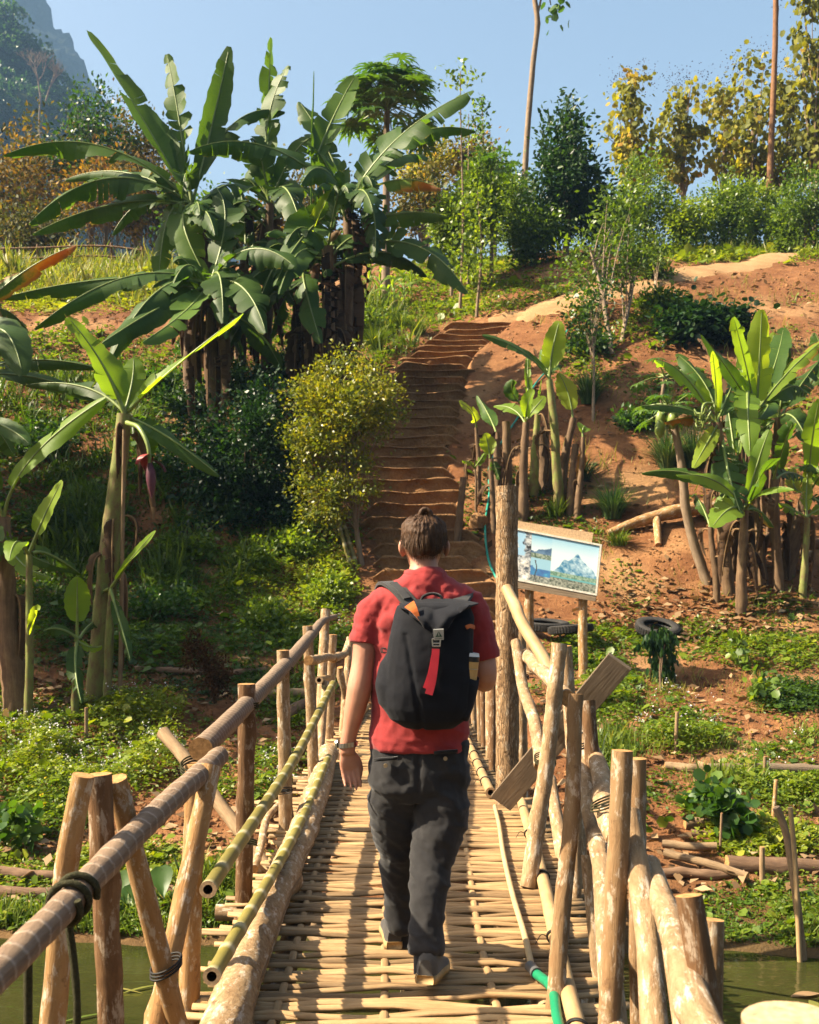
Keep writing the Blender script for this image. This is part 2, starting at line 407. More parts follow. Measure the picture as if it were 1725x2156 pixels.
def H0(x, y):
    x = np.asarray(x, float); y = np.asarray(y, float)
    l = np.interp(y, TL[:, 0], TL[:, 1]); c = np.interp(y, TC[:, 0], TC[:, 1]); r = np.interp(y, TR[:, 0], TR[:, 1])
    w1 = sstep(-5.0, -1.0, x); w2 = sstep(1.0, 5.0, x)
    return (l * (1 - w1) + c * w1) * (1 - w2) + r * w2

def H(x, y):
    x = np.asarray(x, float); y = np.asarray(y, float)
    h = H0(x, y)
    damp = np.clip((y - 6) / 3, 0, 1)
    h = h + damp * (0.35 * fbm(x * 0.35, y * 0.35, 1, 3) + 0.16 * fbm(x * 1.3, y * 1.3, 5, 3))
    h = h + np.clip((y - 60) / 200, 0, 1) * 6 * fbm(x * 0.01, y * 0.01, 9, 3)
    # corridor of the cut steps, and firm footing where the bridge lands
    sx = stair_x(y); inside = sstep(0.85, 0.60, np.abs(x - sx)) * sstep(14.4, 15.0, y) * sstep(26.9, 26.2, y)
    h = h * (1 - inside) + (H0(sx, y) - 0.30) * inside
    land = sstep(1.3, 0.8, np.abs(x)) * sstep(11.0, 12.0, y) * sstep(14.5, 13.2, y)
    h = h * (1 - land) + np.minimum(h, np.interp(y, [11, 12.4, 14.5], [-0.4, -0.03, 0.5])) * land
    under = sstep(1.5, 0.9, np.abs(x)) * sstep(12.4, 11.6, y)
    h = h - under * 0.25 * (y > 6)
    return h

def Hs(x, y): return float(H(np.array([x]), np.array([y]))[0])

_YY = np.concatenate([np.arange(6.5, 30, 0.03), np.arange(30, 80, 0.1)])
def G(u, v, z=0.0):
    """where the line of sight through a photo position meets the ground"""
    x = (u - UC) / F * _YY; zz = EYE - (v - VC) / F * _YY
    k = np.nonzero(zz <= H(x, _YY))[0]
    i = k[0] if len(k) else len(_YY) - 1
    y = float(_YY[i]); xx = float(x[i])
    return Vector((xx, y, Hs(xx, y) + z))

def at_ground(x, y, dz=0.0): return Vector((x, y, Hs(x, y) + dz))

def uv_of(x, y, z): return UC + x / y * F, VC - (z - EYE) / y * F

# soil
m, nt, b, out = new_mat('red_soil')
v = coords(nt)
n1 = noise(nt, v, 0.9, 6, 0.65); n2 = noise(nt, v, 7.0, 6, 0.7); n3 = noise(nt, v, 45.0, 4, 0.7)
c = ramp(nt, [(0.32, (0.085, 0.032, 0.014)), (0.47, (0.20, 0.082, 0.032)), (0.60, (0.32, 0.145, 0.058)), (0.78, (0.44, 0.24, 0.105))],
         mth(nt, 'ADD', mth(nt, 'MULTIPLY', n1, 0.42), mth(nt, 'ADD', mth(nt, 'MULTIPLY', n2, 0.36), mth(nt, 'MULTIPLY', n3, 0.22))))
sa = nt.nodes.new('ShaderNodeAttribute'); sa.attribute_name = 'tint'
c = mixc(nt, sa.outputs['Fac'], c, mixc(nt, n2, (0.33, 0.18, 0.075), (0.52, 0.33, 0.16)))
wa = nt.nodes.new('ShaderNodeAttribute'); wa.attribute_name = 'wet'
c = mixc(nt, wa.outputs['Fac'], c, mixc(nt, n2, (0.05, 0.035, 0.015), (0.12, 0.085, 0.035)))
nt.links.new(c, b.inputs['Base Color']); b.inputs['Roughness'].default_value = 0.95; b.inputs['Specular IOR Level'].default_value = 0.15
bump(nt, b, mth(nt, 'ADD', n2, mth(nt, 'MULTIPLY', n3, 0.5)), 0.9, 0.06)
M['soil'] = m
m, nt, b, out = new_mat('trodden_soil')
v = coords(nt); n1 = noise(nt, v, 2.2, 6, 0.65); n2 = noise(nt, v, 22.0, 5, 0.7)
nt.links.new(ramp(nt, [(0.3, (0.20, 0.092, 0.038)), (0.5, (0.34, 0.18, 0.078)), (0.72, (0.48, 0.29, 0.14))], mth(nt, 'ADD', mth(nt, 'MULTIPLY', n1, 0.6), mth(nt, 'MULTIPLY', n2, 0.4))), b.inputs['Base Color'])
b.inputs['Roughness'].default_value = 0.95; b.inputs['Specular IOR Level'].default_value = 0.15
bump(nt, b, mth(nt, 'ADD', n1, n2), 1.0, 0.06)
M['step'] = m

ys = np.concatenate([np.linspace(-40, 5.5, 24), 5.6 * (700 / 5.6) ** (np.linspace(0, 1, 560) ** 1.25)])
NC = 380
tt = np.linspace(-1, 1, NC)
xs_rel = np.sign(tt) * np.abs(tt) ** 1.15
YY, TT = np.meshgrid(ys, xs_rel, indexing='ij')
XX = TT * np.maximum(14, YY * 0.95)
ZZ = H(XX, YY)
near = (YY > 6) & (YY < 60)
ZZ = ZZ + np.where(near, 0.035 * fbm(XX * 6, YY * 6, 21, 3) + 0.05 * np.maximum(0, fbm(XX * 3.1, YY * 3.1, 31, 2)), 0)
ii = np.arange(len(ys) - 1)[:, None] * NC + np.arange(NC - 1)[None, :]
quads = np.stack([ii, ii + 1, ii + NC + 1, ii + NC], -1).reshape(-1, 4)
sand = 0.5 * sstep(0.0, 0.3, fbm(XX * 0.9, YY * 0.9, 44, 5) + 0.13 * np.exp(-((XX - 4.3) ** 2 / 3 + (YY - 13.5) ** 2 / 3)) + 0.1 * np.exp(-((XX - 1.8) ** 2 / 2 + (YY - 26) ** 2 / 6)))
wet = sstep(8.6, 7.0, YY)
ground = np_obj('ground', np.stack([XX, YY, ZZ], -1).reshape(-1, 3), quads, [M['soil']], smooth=True, tint=sand.ravel(), extra={'wet': wet.ravel()})
tag(ground, kind='structure')

# water
m, nt, b, out = new_mat('murky_water')
v = coords(nt); n1 = noise(nt, coords(nt, 'Object', (2.2, 5, 1)), 2.0, 3, 0.5); n2 = noise(nt, v, 1.3, 4)
nt.links.new(ramp(nt, [(0.3, (0.018, 0.022, 0.006)), (0.7, (0.05, 0.05, 0.014))], n2), b.inputs['Base Color'])
b.inputs['Roughness'].default_value = 0.07; b.inputs['IOR'].default_value = 1.33
bump(nt, b, n1, 0.25, 0.03)
M['water'] = m
mb = MB(); mb.grid([[(-60, -8, -1.1), (60, -8, -1.1)], [(-60, 8.6, -1.1), (60, 8.6, -1.1)]])
tag(mb.obj('water', [M['water']], smooth=False), kind='structure')

# trodden path above the steps
PATH = [(2.0, 26.3)] + [(p.x, p.y) for p in (G(1120, 655), G(1215, 632), G(1310, 608), G(1400, 588), G(1500, 568), G(1610, 551), G(1725, 533))]
PATH = PATH + [(PATH[-1][0] + 4, PATH[-1][1] + 1.5)]
pc = spline([Vector((x, y, 0)) for x, y in PATH], 90)
rows = []
for i, p in enumerate(pc):
    d = (pc[min(i + 1, 89)] - pc[max(i - 1, 0)]).normalized(); nn = Vector((-d.y, d.x, 0))
    w = 0.50 + 0.2 * math.sin(i * 0.21) * math.sin(i * 0.093) + 0.12 * (i / 90)
    row = []
    for k in range(13):
        s = -1.25 + 2.5 * k / 12; q = p + nn * s * w
        row.append((q.x, q.y, Hs(q.x, q.y) + 0.05 * (1 - s * s) + 0.02 * math.sin(i * 1.7 + k)))
    rows.append(row)
mb = MB(); mb.grid(rows)
m, nt, b, out = new_mat('pale_trodden_path')
v = coords(nt); n1 = noise(nt, v, 1.6, 6, 0.65); n2 = noise(nt, v, 22.0, 5, 0.7)
nt.links.new(ramp(nt, [(0.3, (0.25, 0.135, 0.06)), (0.5, (0.39, 0.235, 0.11)), (0.72, (0.50, 0.33, 0.17))], mth(nt, 'ADD', mth(nt, 'MULTIPLY', n1, 0.6), mth(nt, 'MULTIPLY', n2, 0.4))), b.inputs['Base Color'])
b.inputs['Roughness'].default_value = 0.95; b.inputs['Specular IOR Level'].default_value = 0.15; bump(nt, b, n2, 0.8, 0.04)
tag(mb.obj('path', [m]), kind='structure')

# steps cut in the earth
stair = empty('earth_steps', (0.3, 15, 0.7), kind='structure')
NS = 33
for i in range(NS):
    y0 = 14.9 + (26.3 - 14.9) * i / NS; y1 = 14.9 + (26.3 - 14.9) * (i + 1) / NS
    xc = float(stair_x((y0 + y1) / 2)); z1 = float(H0(xc, y1)) - 0.02; z0 = float(H0(xc, y0)) - 0.10
    hw = 0.92 + 0.14 * math.sin(i * 2.3) * math.sin(i * 0.7); xc += 0.10 * math.sin(i * 1.9)
    yb = y1 + 0.22
    rows = []
    prof = [(0.05, -0.50), (0.05, -0.24), (0.055, -0.18), (0.045, -0.13), (0.04, -0.09), (0.012, -0.05), (0.0, -0.022), (0.022, -0.004), (0.10, -0.006), (0.22, -0.004), (yb - y0, 0.0)]
    tilt = 0.03 * math.sin(i * 3.7)
    for k in range(37):
        s = -1 + k / 18; x = xc + s * hw; row = []
        bow = 0.05 * math.sin(i * 1.3 + s * 2) + 0.05 * float(fbm(np.array([x * 2.0]), np.array([i * 7.3]), 3, 3)[0]) * 2
        for (dy, dz) in prof:
            nz = float(fbm(np.array([x * 5.0 + i * 9.1]), np.array([dy * 9 + dz * 11]), 8, 5)[0])
            side = -0.14 * max(0, abs(s) - 0.8) / 0.2
            worn = -0.045 * math.exp(-(s + 0.1) ** 2 * 5) if dz > -0.05 else 0.0
            row.append((x, y0 + dy + bow * 1.2 + 0.085 * nz + 0.05 * s * s, z1 + dz + 0.042 * nz + worn + tilt * s + side))
        rows.append(row)
    mb = MB(); mb.grid(rows)
    mb.obj('step', [M['step']], stair)

# mountains in the haze
def mountain(name, prof, Y, depth, cols, seed, rough, step, foot):
    """ridge given by (x, z) crest points, dropping to the plain towards the viewer"""
    xs = np.arange(prof[0][0], prof[-1][0] + 0.1, step); n = len(xs); R = 46
    px = [p[0] for p in prof]; pz = [p[1] for p in prof]
    crest = np.interp(xs, px, pz)
    T = np.linspace(0, 1, R)
    X = np.repeat(xs[None, :], R, 0); Tm = np.repeat(T[:, None], n, 1)
    Zm = foot + (crest[None, :] - foot) * Tm ** 1.15
    Ym = Y - depth * (1 - Tm)
    nz = fbm(X * 0.02 * rough, Zm * 0.03 * rough, seed, 5); nz2 = fbm(X * 0.11 * rough, Zm * 0.13 * rough, seed + 5, 4)
    nz3 = fbm(X * 0.35, Zm * 0.4, seed + 9, 3); Ym = Ym + depth * 0.35 * nz + 9 / rough * nz2 + 7 * nz3
    Zm = Zm + (10 / rough * nz2 + 9 * nz3) * (Tm > 0.05)
    Xm = X + 8 / rough * nz2
    back = [(Xm[-1], Ym[-1] + depth * 0.5, Zm[-1] - (crest - foot) * 0.5), (Xm[-1], Ym[-1] + depth, np.full(n, foot))]
    Xm = np.vstack([Xm] + [q[0] for q in back]); Ym = np.vstack([Ym] + [q[1] for q in back]); Zm = np.vstack([Zm] + [q[2] for q in back])
    ii = np.arange(Xm.shape[0] - 1)[:, None] * n + np.arange(n - 1)[None, :]
    q = np.stack([ii, ii + 1, ii + n + 1, ii + n], -1).reshape(-1, 4)
    o = np_obj(name, np.stack([Xm, Ym, Zm], -1).reshape(-1, 3), q, cols, smooth=False, tint=np.clip(0.5 + Xm.ravel() * 0, 0, 1))
    return tag(o, kind='structure'), (Xm, Ym, Zm)
def forest_mat(name, stops, sc):
    m, nt, b, out = new_mat(name)
    v = coords(nt); n1 = noise(nt, v, sc, 5, 0.7); n2 = noise(nt, v, sc * 0.12, 4)
    nt.links.new(ramp(nt, stops, mth(nt, 'ADD', mth(nt, 'MULTIPLY', n1, 0.55), mth(nt, 'MULTIPLY', n2, 0.45))), b.inputs['Base Color'])
    b.inputs['Roughness'].default_value = 0.95; b.inputs['Specular IOR Level'].default_value = 0.1
    bump(nt, b, n1, 1.0, 2.5)
    return m
M['forest_far'] = forest_mat('far_forest', [(0.35, (0.010, 0.018, 0.014)), (0.55, (0.03, 0.045, 0.022)), (0.75, (0.16, 0.12, 0.085))], 0.16)
M['forest_near'] = forest_mat('hill_forest', [(0.3, (0.02, 0.035, 0.014)), (0.55, (0.05, 0.075, 0.025)), (0.75, (0.09, 0.10, 0.04))], 0.3)
def crest(pts, Y): return [((u - UC) / F * Y, EYE - (v - VC) / F * Y) for u, v in pts]
mountain('mountain', crest([(-900, -120), (-350, -110), (-120, -100), (0, -90), (50, -60), (88, 0), (100, 38), (150, 78), (175, 118), (195, 150), (205, 190), (245, 240), (285, 290), (330, 340), (400, 420), (520, 520), (700, 600)], 700), 700, 200, [M['forest_far']], 3, 0.6, 2.6, 0)
hill, _ = mountain('hill', crest([(-900, -60), (-300, -20), (-60, 8), (15, 22), (40, 40), (45, 75), (80, 105), (98, 140), (120, 190), (165, 240), (210, 320), (300, 430), (420, 540)], 300), 300, 100, [M['forest_near']], 8, 1.3, 2.2, 2)

# ------------------------------------------------------------------ bridge
bridge = empty('footbridge', (0, 2, 0), label='bamboo footbridge with woven slat deck and rough pole railings over the stream', cat='bridge')
BARK = [M['bark'], M['cut'], M['hole']]
def edge_l(y): return float(np.interp(y, [1, 3.5, 8.5, 12.5], [-0.74, -0.76, -0.80, -0.62]))
def edge_r(y): return float(np.interp(y, [1, 3.5, 5, 7.2, 7.6, 12.5], [0.66, 0.72, 0.88, 0.92, 0.72, 0.58]))
deck = empty('deck', (0, 2, 0)); child(deck, bridge)
WL = [-0.48, -0.10, 0.31]                     # where the lengthwise strips are woven in
y = 1.15; k = 0; slat_rows = []
while y < 12.55:
    rr = random.Random(k * 13 + 1)
    xl = edge_l(y) + rr.uniform(-0.06, 0.07); xr = edge_r(y) + rr.uniform(-0.09, 0.05)
    if rr.random() < 0.10: xl -= rr.uniform(0.05, 0.16)
    w = rr.uniform(0.013, 0.0225); par = 1 if (k // 2) % 2 else -1
    mb = MB(); rows = []; uvs = []
    n = 15; skew = rr.uniform(-0.03, 0.03); ph = rr.uniform(0, 6.28); uo = rr.uniform(0, 40)
    pinch = 0.010 * (1 if k % 2 else -1)
    for i in range(n):
        x = xl + (xr - xl) * i / (n - 1)
        wv = 0.0; pn = 0.0
        for q, xw in enumerate(WL):
            g = math.exp(-((x - xw) / 0.09) ** 2); wv += par * (1 if q % 2 else -1) * g * 0.009; pn += g
        yy = y + skew * (x / 0.7) + 0.006 * math.sin(x * 7 + ph) - pinch * pn * 0.8
        zz = -0.006 + wv + 0.004 * math.sin(x * 5 + ph * 2) + rr.uniform(-0.0012, 0.0012) + 0.01 * rr.random() * (i in (0, n - 1))
        ww = w * (0.9 + 0.18 * math.sin(x * 9 + ph)); nb = 1.0
        row = []; ur = []
        for j, (a, hgt) in enumerate(((-1, -0.007), (-0.95, 0.001), (-0.5, 0.0075), (0.15, 0.0095), (0.7, 0.006), (1, -0.001), (0.95, -0.009))):
            row.append((x, yy + a * ww, zz + hgt)); ur.append((a * 0.03 + uo, x + uo))
        rows.append(row); uvs.append(ur)
    b0 = mb.grid(rows, uvs, closed=True)
    for e, fl in ((0, True), (n - 1, False)):
        ids = [b0 + e * 7 + j for j in range(7)]
        mb.fan(ids, sum((Vector(mb.v[q]) for q in ids), Vector()) / 7, mi=1, flip=fl)
    mb.obj('slat', [M['slat'], M['cut_pale']], deck, smooth=True)
    slat_rows.append((y, par)); y += rr.uniform(0.036, 0.047); k += 1
for q, xw in enumerate(WL):                           # strips woven lengthwise over and under
    mb = MB(); rows = []; uvs = []
    for (yy, par) in slat_rows:
        up = -par * (1 if q % 2 else -1)
        xo = xw + 0.012 * math.sin(yy * 2 + q)
        zz = -0.008 + 0.0125 * up
        hw = 0.015
        rows.append([(xo - hw, yy, zz - 0.004), (xo - hw * 0.5, yy, zz + 0.003), (xo + hw * 0.5, yy, zz + 0.003), (xo + hw, yy, zz - 0.004)])
        uvs.append([(a, yy + q * 7) for a in (0, 0.01, 0.02, 0.03)])
    mb.grid(rows, uvs); mb.obj('weave_strip', [M['slat']], bridge)
for xb in (-0.55, 0.0, 0.5):                          # carrying logs under the deck
    tube_obj('beam', [(xb, 0.6, -0.09), (xb + 0.03, 6, -0.1), (xb, 12.5, -0.09)], [0.055, 0.06, 0.055], BARK, bridge, n=20, seg=8, rough=0.05)
for yb in (1.7, 3.6, 5.4, 7.2, 9.0, 10.9):
    tube_obj('cross_beam', [(-1.0, yb, -0.2), (1.05, yb + 0.05, -0.2)], 0.045, BARK, bridge, n=8, seg=8, rough=0.05)

def pole(name, p, q, r, mat='bark', cutm='cut', down=None, parent=None, n=46, bend=0.014, knots=9, seed=0, mids=(), **kw):
    """p: top (u, v, Y); q: bottom (u, v, Y); carried on straight down to height z=down"""
    A, B = P(*p), P(*q)
    pts = [A] + [P(*s) for s in mids] + [B]
    if down is not None and B.z > down:
        d = (B - A).normalized(); 
        if d.z < -0.2: pts.append(B + d * ((down - B.z) / d.z))
    return tube_obj(name, pts, r, [M[mat], M[cutm], M['hole']], parent or bridge, n=n, seg=kw.pop('seg', 14), rough=kw.pop('rough', 0.05), knots=knots, bend=bend, seed=seed, **kw)

W = -1.75
# left side, nearest first
pole('post', (176, 1632, 2.72), (112, 2156, 2.72), [0.028, 0.035, 0.036, 0.038], 'bark_orange', down=W, seed=3, mids=((152, 1750, 2.72),), bend=0.006, knots=5)
pole('post', (208, 1630, 2.86), (236, 2156, 2.86), [0.034, 0.036, 0.040], 'bark_dark', down=W, seed=4, bend=0.008)
pole('brace', (243, 1640, 2.92), (352, 2075, 3.12), [0.030, 0.032, 0.034], 'bark_orange', down=W, seed=5, bend=0.006)
pole('brace', (446, 1612, 3.42), (334, 2156, 3.14), [0.031, 0.034, 0.036], 'bark_orange', down=W, seed=6, bend=0.006)
pole('post', (412, 1608, 3.78), (405, 2156, 3.78), [0.036, 0.039, 0.04], 'bark_orange', down=W, seed=7)
pole('post', (519, 1440, 4.95), (517, 1930, 4.95), [0.039, 0.041, 0.043], 'bark_dark', down=W, seed=8)
pole('post', (596, 1369, 6.35), (602, 1850, 6.35), [0.038, 0.044, 0.047], 'bark', down=W, seed=9)
pole('post', (648, 1318, 7.9), (658, 1640, 7.9), [0.038, 0.045, 0.047], 'bark', down=W, seed=10)
pole('post', (686, 1284, 9.9), (672, 1560, 9.5), [0.045, 0.045, 0.045], 'bark', down=W, seed=11)
pole('post', (700, 1336, 10.1), (690, 1580, 10.1), 0.045, 'bark', down=W, seed=12)
pole('post', (738, 1342, 10.7), (722, 1580, 10.4), 0.04, 'bark', down=W, seed=13)
pole('post', (748, 1330, 11.6), (748, 1545, 11.6), 0.035, 'bark', down=-0.8, seed=14)
pole('post', (762, 1388, 12.0), (760, 1520, 12.0), 0.03, 'bark_orange', down=-0.6, seed=15)
pole('post', (716, 1405, 10.3), (726, 1470, 10.4), 0.03, 'bark', seed=16, n=8)
pole('brace', (686, 1436, 9.3), (668, 1640, 8.8), 0.033, 'bark', down=W, seed=17)
r1 = pole('handrail', (-150, 2190, 1.78), (462, 1592, 3.62), [0.034, 0.034, 0.036, 0.035], 'bark_ringed', seed=18, n=40, knots=5, bend=0.006, mids=((150, 1895, 2.4),))
pole('handrail', (423, 1578, 3.72), (707, 1298, 10.6), [0.043, 0.042, 0.045, 0.04, 0.035, 0.025], 'bark_ringed', seed=19, n=60, knots=7, bend=0.012, mids=((520, 1484, 4.9), (600, 1403, 6.3), (655, 1337, 8.0), (682, 1307, 9.6)))
pole('handrail', (702, 1388, 9.7), (738, 1345, 11.0), [0.04, 0.036, 0.03], 'bark', seed=20, n=12, mids=((724, 1374, 10.4),))
pole('handrail', (650, 1390, 7.7), (705, 1385, 9.9), 0.035, 'bark', seed=21, n=10)
for nm, a, b_, rad, md in (('bamboo_rail', (438, 1873, 3.55), (702, 1440, 9.2), [0.027, 0.029, 0.03, 0.032], ((530, 1735, 4.62), (620, 1595, 6.3))),
                           ('bamboo_rail', (446, 2056, 3.27), (692, 1594, 7.95), [0.026, 0.025, 0.026, 0.026], ((560, 1862, 4.55), (640, 1715, 6.1)))):
    pole(nm, a, b_, rad, 'bamboo_green', 'cut_pale', seed=22, n=70, knots=0, bend=0.004, rough=0.0, node=0.27, node_amp=0.10, mids=md, hollow=True, seg=18)
tube_obj('bamboo_rail', [P(672, 1432, 9.2), P(690, 1428, 9.9)], 0.036, [M['bamboo_dry'], M['cut_pale'], M['hole']], bridge, n=6, hollow=True)
tube_obj('kerb_log', [(-0.54, 1.2, 0.085), (-0.575, 3.2, 0.085), (-0.615, 5.0, 0.085), (-0.635, 7.0, 0.09), (-0.68, 8.75, 0.085)], [0.078, 0.076, 0.076, 0.076, 0.078], [M['bark_log'], M['cut_pale']], bridge, n=170, seg=32, rough=0.055, knots=26, bend=0.03, seed=30)
tube_obj('bamboo_edge_pole', [(-0.62, 8.9, 0.03), (-0.60, 10.4, 0.04), (-0.50, 12.4, 0.05)], 0.034, [M['bamboo_dry'], M['cut_pale'], M['hole']], bridge, n=24, node=0.3, node_amp=0.1)
pole('stake', (700, 1652, 8.2), (702, 1700, 8.0), 0.03, 'bark_dark', down=-0.5, seed=31, n=6)
# far stakes crossing outside the left rail
pole('brace', (344, 1540, 8.6), (480, 1722, 8.0), [0.05, 0.055], 'stick', down=W, seed=32)
pole('brace', (590, 1690, 6.9), (535, 1830, 5.2), [0.02, 0.022], 'bark', down=W, seed=33, mids=((555, 1750, 6.0),))
pole('brace', (520, 1810, 5.4), (600, 1900, 5.6), 0.03, 'bark', seed=34, n=8)

# rope round the near rail
mb = MB()
rp = P(150, 1893, 2.4); d = (P(462, 1592, 3.62) - P(-150, 2190, 1.78)).normalized(); n1 = d.cross(Vector((0, 0, 1))).normalized(); n2 = d.cross(n1)
loop = [rp + d * (0.006 * k) + (n1 * math.cos(k * 0.75) + n2 * math.sin(k * 0.75)) * 0.043 for k in range(-9, 10)]
add_tube(mb, loop, 0.0085, n=60, seg=6, rough=0.1)
add_tube(mb, [rp + n1 * -0.03 + Vector((0.02, 0, -0.03)), rp + Vector((0.012, 0, -0.2)), rp + Vector((0.0, 0, -0.5)), rp + Vector((-0.02, 0.02, -1.2))], 0.009, n=30, seg=6, rough=0.15)
add_tube(mb, [rp + d * -0.22 + Vector((0.0, 0, -0.02)), rp + d * -0.22 + Vector((0.0, 0, -0.3)), rp + d * -0.23 + Vector((-0.02, 0, -1.1))], 0.009, n=30, seg=6, rough=0.15)
mb.obj('rope', [M['rope'], M['rope']], bridge)

# right side
pole('tall_post', (1068, 1024, 7.16), (1066, 1690, 7.16), [0.074, 0.078, 0.08, 0.083], 'post_wood', 'cut_pale', down=-1.3, seed=40, n=70, seg=26, knots=7, bend=0.008, rough=0.05)
pole('bamboo_brace', (1067, 1240, 6.95), (1163, 1425, 6.2), [0.038, 0.04], 'bamboo_dry', 'cut_pale', seed=41, n=30, knots=1, node=0.3, node_amp=0.08, rough=0.0)
pole('post', (1177, 1354, 5.32), (1113, 1868, 5.15), [0.037, 0.040, 0.041, 0.043], 'bark', seed=42, knots=6, mids=((1160, 1520, 5.3), (1148, 1660, 5.25)))
pole('post', (1190, 1360, 5.62), (1205, 1600, 5.62), [0.036, 0.04], 'bark', down=-1.2, seed=43)
pole('post', (1213, 1461, 3.92), (1170, 2126, 3.70), [0.027, 0.029, 0.030, 0.033], 'bark_brown', seed=44, knots=7, mids=((1203, 1720, 3.88), (1180, 1920, 3.8)), bend=0.005)
pole('post', (1238, 1475, 4.35), (1252, 1640, 4.3), [0.03, 0.031], 'bark_dark', down=W, seed=45)
pole('post', (1311, 1580, 2.95), (1285, 2156, 2.88), [0.030, 0.033, 0.035], 'bark_brown', down=W, seed=46, mids=((1300, 1850, 2.93),), knots=5, bend=0.006)
pole('post', (1343, 1597, 3.18), (1345, 1730, 3.18), [0.026, 0.031], 'bark_brown', down=W, seed=47)
pole('post', (1450, 1885, 2.32), (1487, 2130, 2.28), [0.030, 0.032], 'bark_dark', down=W, seed=48, n=14)
pole('post', (1500, 1936, 2.45), (1494, 2140, 2.42), [0.028, 0.03], 'bark_brown', down=W, seed=49, n=14)
pole('post', (1668, 2148, 1.55), (1675, 2400, 1.55), [0.072, 0.074], 'bark', 'cut_pale', down=W, seed=50, n=14, knots=0, rough=0.012, seg=28)
pole('handrail', (1086, 1352, 7.05), (1140, 1612, 5.6), [0.034, 0.036, 0.038], 'bark', seed=51, n=30, knots=6, mids=((1098, 1420, 6.8), (1130, 1530, 6.0)))
pole('brace', (1098, 1330, 7.35), (1098, 1640, 7.35), [0.034, 0.042, 0.045], 'bark', down=W, seed=52)
pole('handrail', (1108, 1378, 7.1), (1195, 1470, 5.3), [0.04, 0.042, 0.042], 'bark', seed=53, n=16)
pole('handrail', (1222, 1530, 4.6), (1276, 1960, 3.3), [0.036, 0.037, 0.036, 0.035], 'bark', seed=54, n=40, knots=8, mids=((1242, 1700, 4.1), (1267, 1812, 3.7)), down=W)
pole('handrail', (1243, 1570, 4.5), (1300, 1770, 3.35), [0.034, 0.040, 0.036], 'bark', seed=55, n=26, knots=6, mids=((1262, 1640, 4.1),))
pole('handrail', (1325, 1710, 3.05), (1378, 2160, 2.6), [0.033, 0.036, 0.039, 0.042], 'bark', seed=56, n=36, knots=6, mids=((1342, 1820, 2.95), (1362, 1945, 2.8)), down=W)
pole('handrail', (1368, 1820, 3.05), (1560, 2300, 1.9), [0.031, 0.036, 0.037, 0.038], 'bark', seed=57, n=36, knots=8, mids=((1395, 1930, 2.75), (1452, 2070, 2.3)))
pole('brace', (1415, 1960, 2.62), (1440, 2160, 2.5), [0.03, 0.034], 'bark', down=W, seed=58, n=16)
pole('brace', (1214, 1600, 4.75), (1190, 1900, 4.4), [0.032, 0.035], 'bark_dark', down=W, seed=59)
pole('brace', (1217, 1690, 5.0), (1216, 1840, 5.0), 0.026, 'bark', down=W, seed=60)
pole('brace', (1238, 1800, 4.1), (1258, 2030, 4.0), [0.028, 0.031], 'bark', down=W, seed=61)
pole('brace', (1159, 1640, 6.3), (1174, 1752, 5.9), [0.036, 0.04], 'bark', seed=62, n=10, down=-0.6)
for u0, v0, v1, yy, rad, mt in ((996, 1330, 1560, 11.2, 0.035, 'bark'), (1008, 1420, 1580, 10.2, 0.03, 'bark_brown'), (1017, 1400, 1592, 9.6, 0.035, 'bark_dark'), (1029, 1312, 1600, 9.0, 0.04, 'bark'), (1040, 1330, 1620, 8.4, 0.036, 'bark_dark'), (1024, 1440, 1590, 9.9, 0.022, 'bark_brown'), (985, 1425, 1550, 11.9, 0.03, 'bark')):
    pole('post', (u0, v0, yy), (u0 + 2, v1, yy), rad, mt, down=W if yy < 11 else -0.8, seed=int(u0), n=12)
pole('handrail', (1040, 1372, 8.4), (1000, 1392, 11.2), 0.034, 'bark', seed=64, n=10)
for pts, rad in (([(0.50, 1.2, 0.045), (0.55, 3.4, 0.045), (0.66, 5.2, 0.045), (0.745, 6.95, 0.05)], 0.031), ([(0.565, 7.28, 0.045), (0.545, 9.0, 0.045), (0.52, 12.4, 0.05)], 0.034)):
    ep = tube_obj('bamboo_edge_pole', pts, rad, [M['bamboo_dry'], M['cut_pale'], M['hole']], bridge, n=60, seg=14, node=0.31, node_amp=0.09, hollow=True)
    path = spline(pts, 40)
    for k in range(3, 39, 6 if rad < 0.033 else 3):
        c0 = path[k]; mbt = MB()
        for a in range(2):
            add_tube(mbt, [c0 + Vector((math.cos(t) * (rad + 0.004), 0.012 * a + 0.02 * math.cos(t + k), math.sin(t) * (rad + 0.004))) for t in np.linspace(0, 6.28, 13)], 0.0035, n=26, seg=5, cap=False)
        add_tube(mbt, [c0 + Vector((-rad, 0, 0)), c0 + Vector((-rad - 0.03, -0.02, 0.02)), c0 + Vector((-rad - 0.06, -0.05, -0.01))], 0.002, n=8, seg=4, cap=False)
        mbt.obj('wire_tie', [M['tie'], M['tie']], ep)

# plank leaning through the right railing
def box_between(mb, A, B, w, t, up, seg=6):
    A, B = Vector(A), Vector(B); d = (B - A).normalized(); s = d.cross(Vector(up)).normalized(); nrm = s.cross(d)
    rows = []; uvs = []; L = (B - A).length
    for i in range(seg + 1):
        c0 = A.lerp(B, i / seg); r = []; u_ = []
        for a, b_ in ((-1, -1), (1, -1), (1, 1), (-1, 1)):
            r.append(c0 + s * (a * w / 2) + nrm * (b_ * t / 2)); u_.append((a * w / 2 + b_ * 0.3, L * i / seg))
        rows.append(r); uvs.append(u_)
    b0 = mb.grid(rows, uvs, closed=True)
    for e in (0, seg):
        ids = [b0 + e * 4 + j for j in range(4)]
        mb.f.append(tuple(ids if e else ids[::-1])); mb.mi.append(0)
mb = MB(); box_between(mb, P(1055, 1690, 6.75), P(1306, 1392, 5.9), 0.155, 0.028, (0, -1, 0.15), 10)
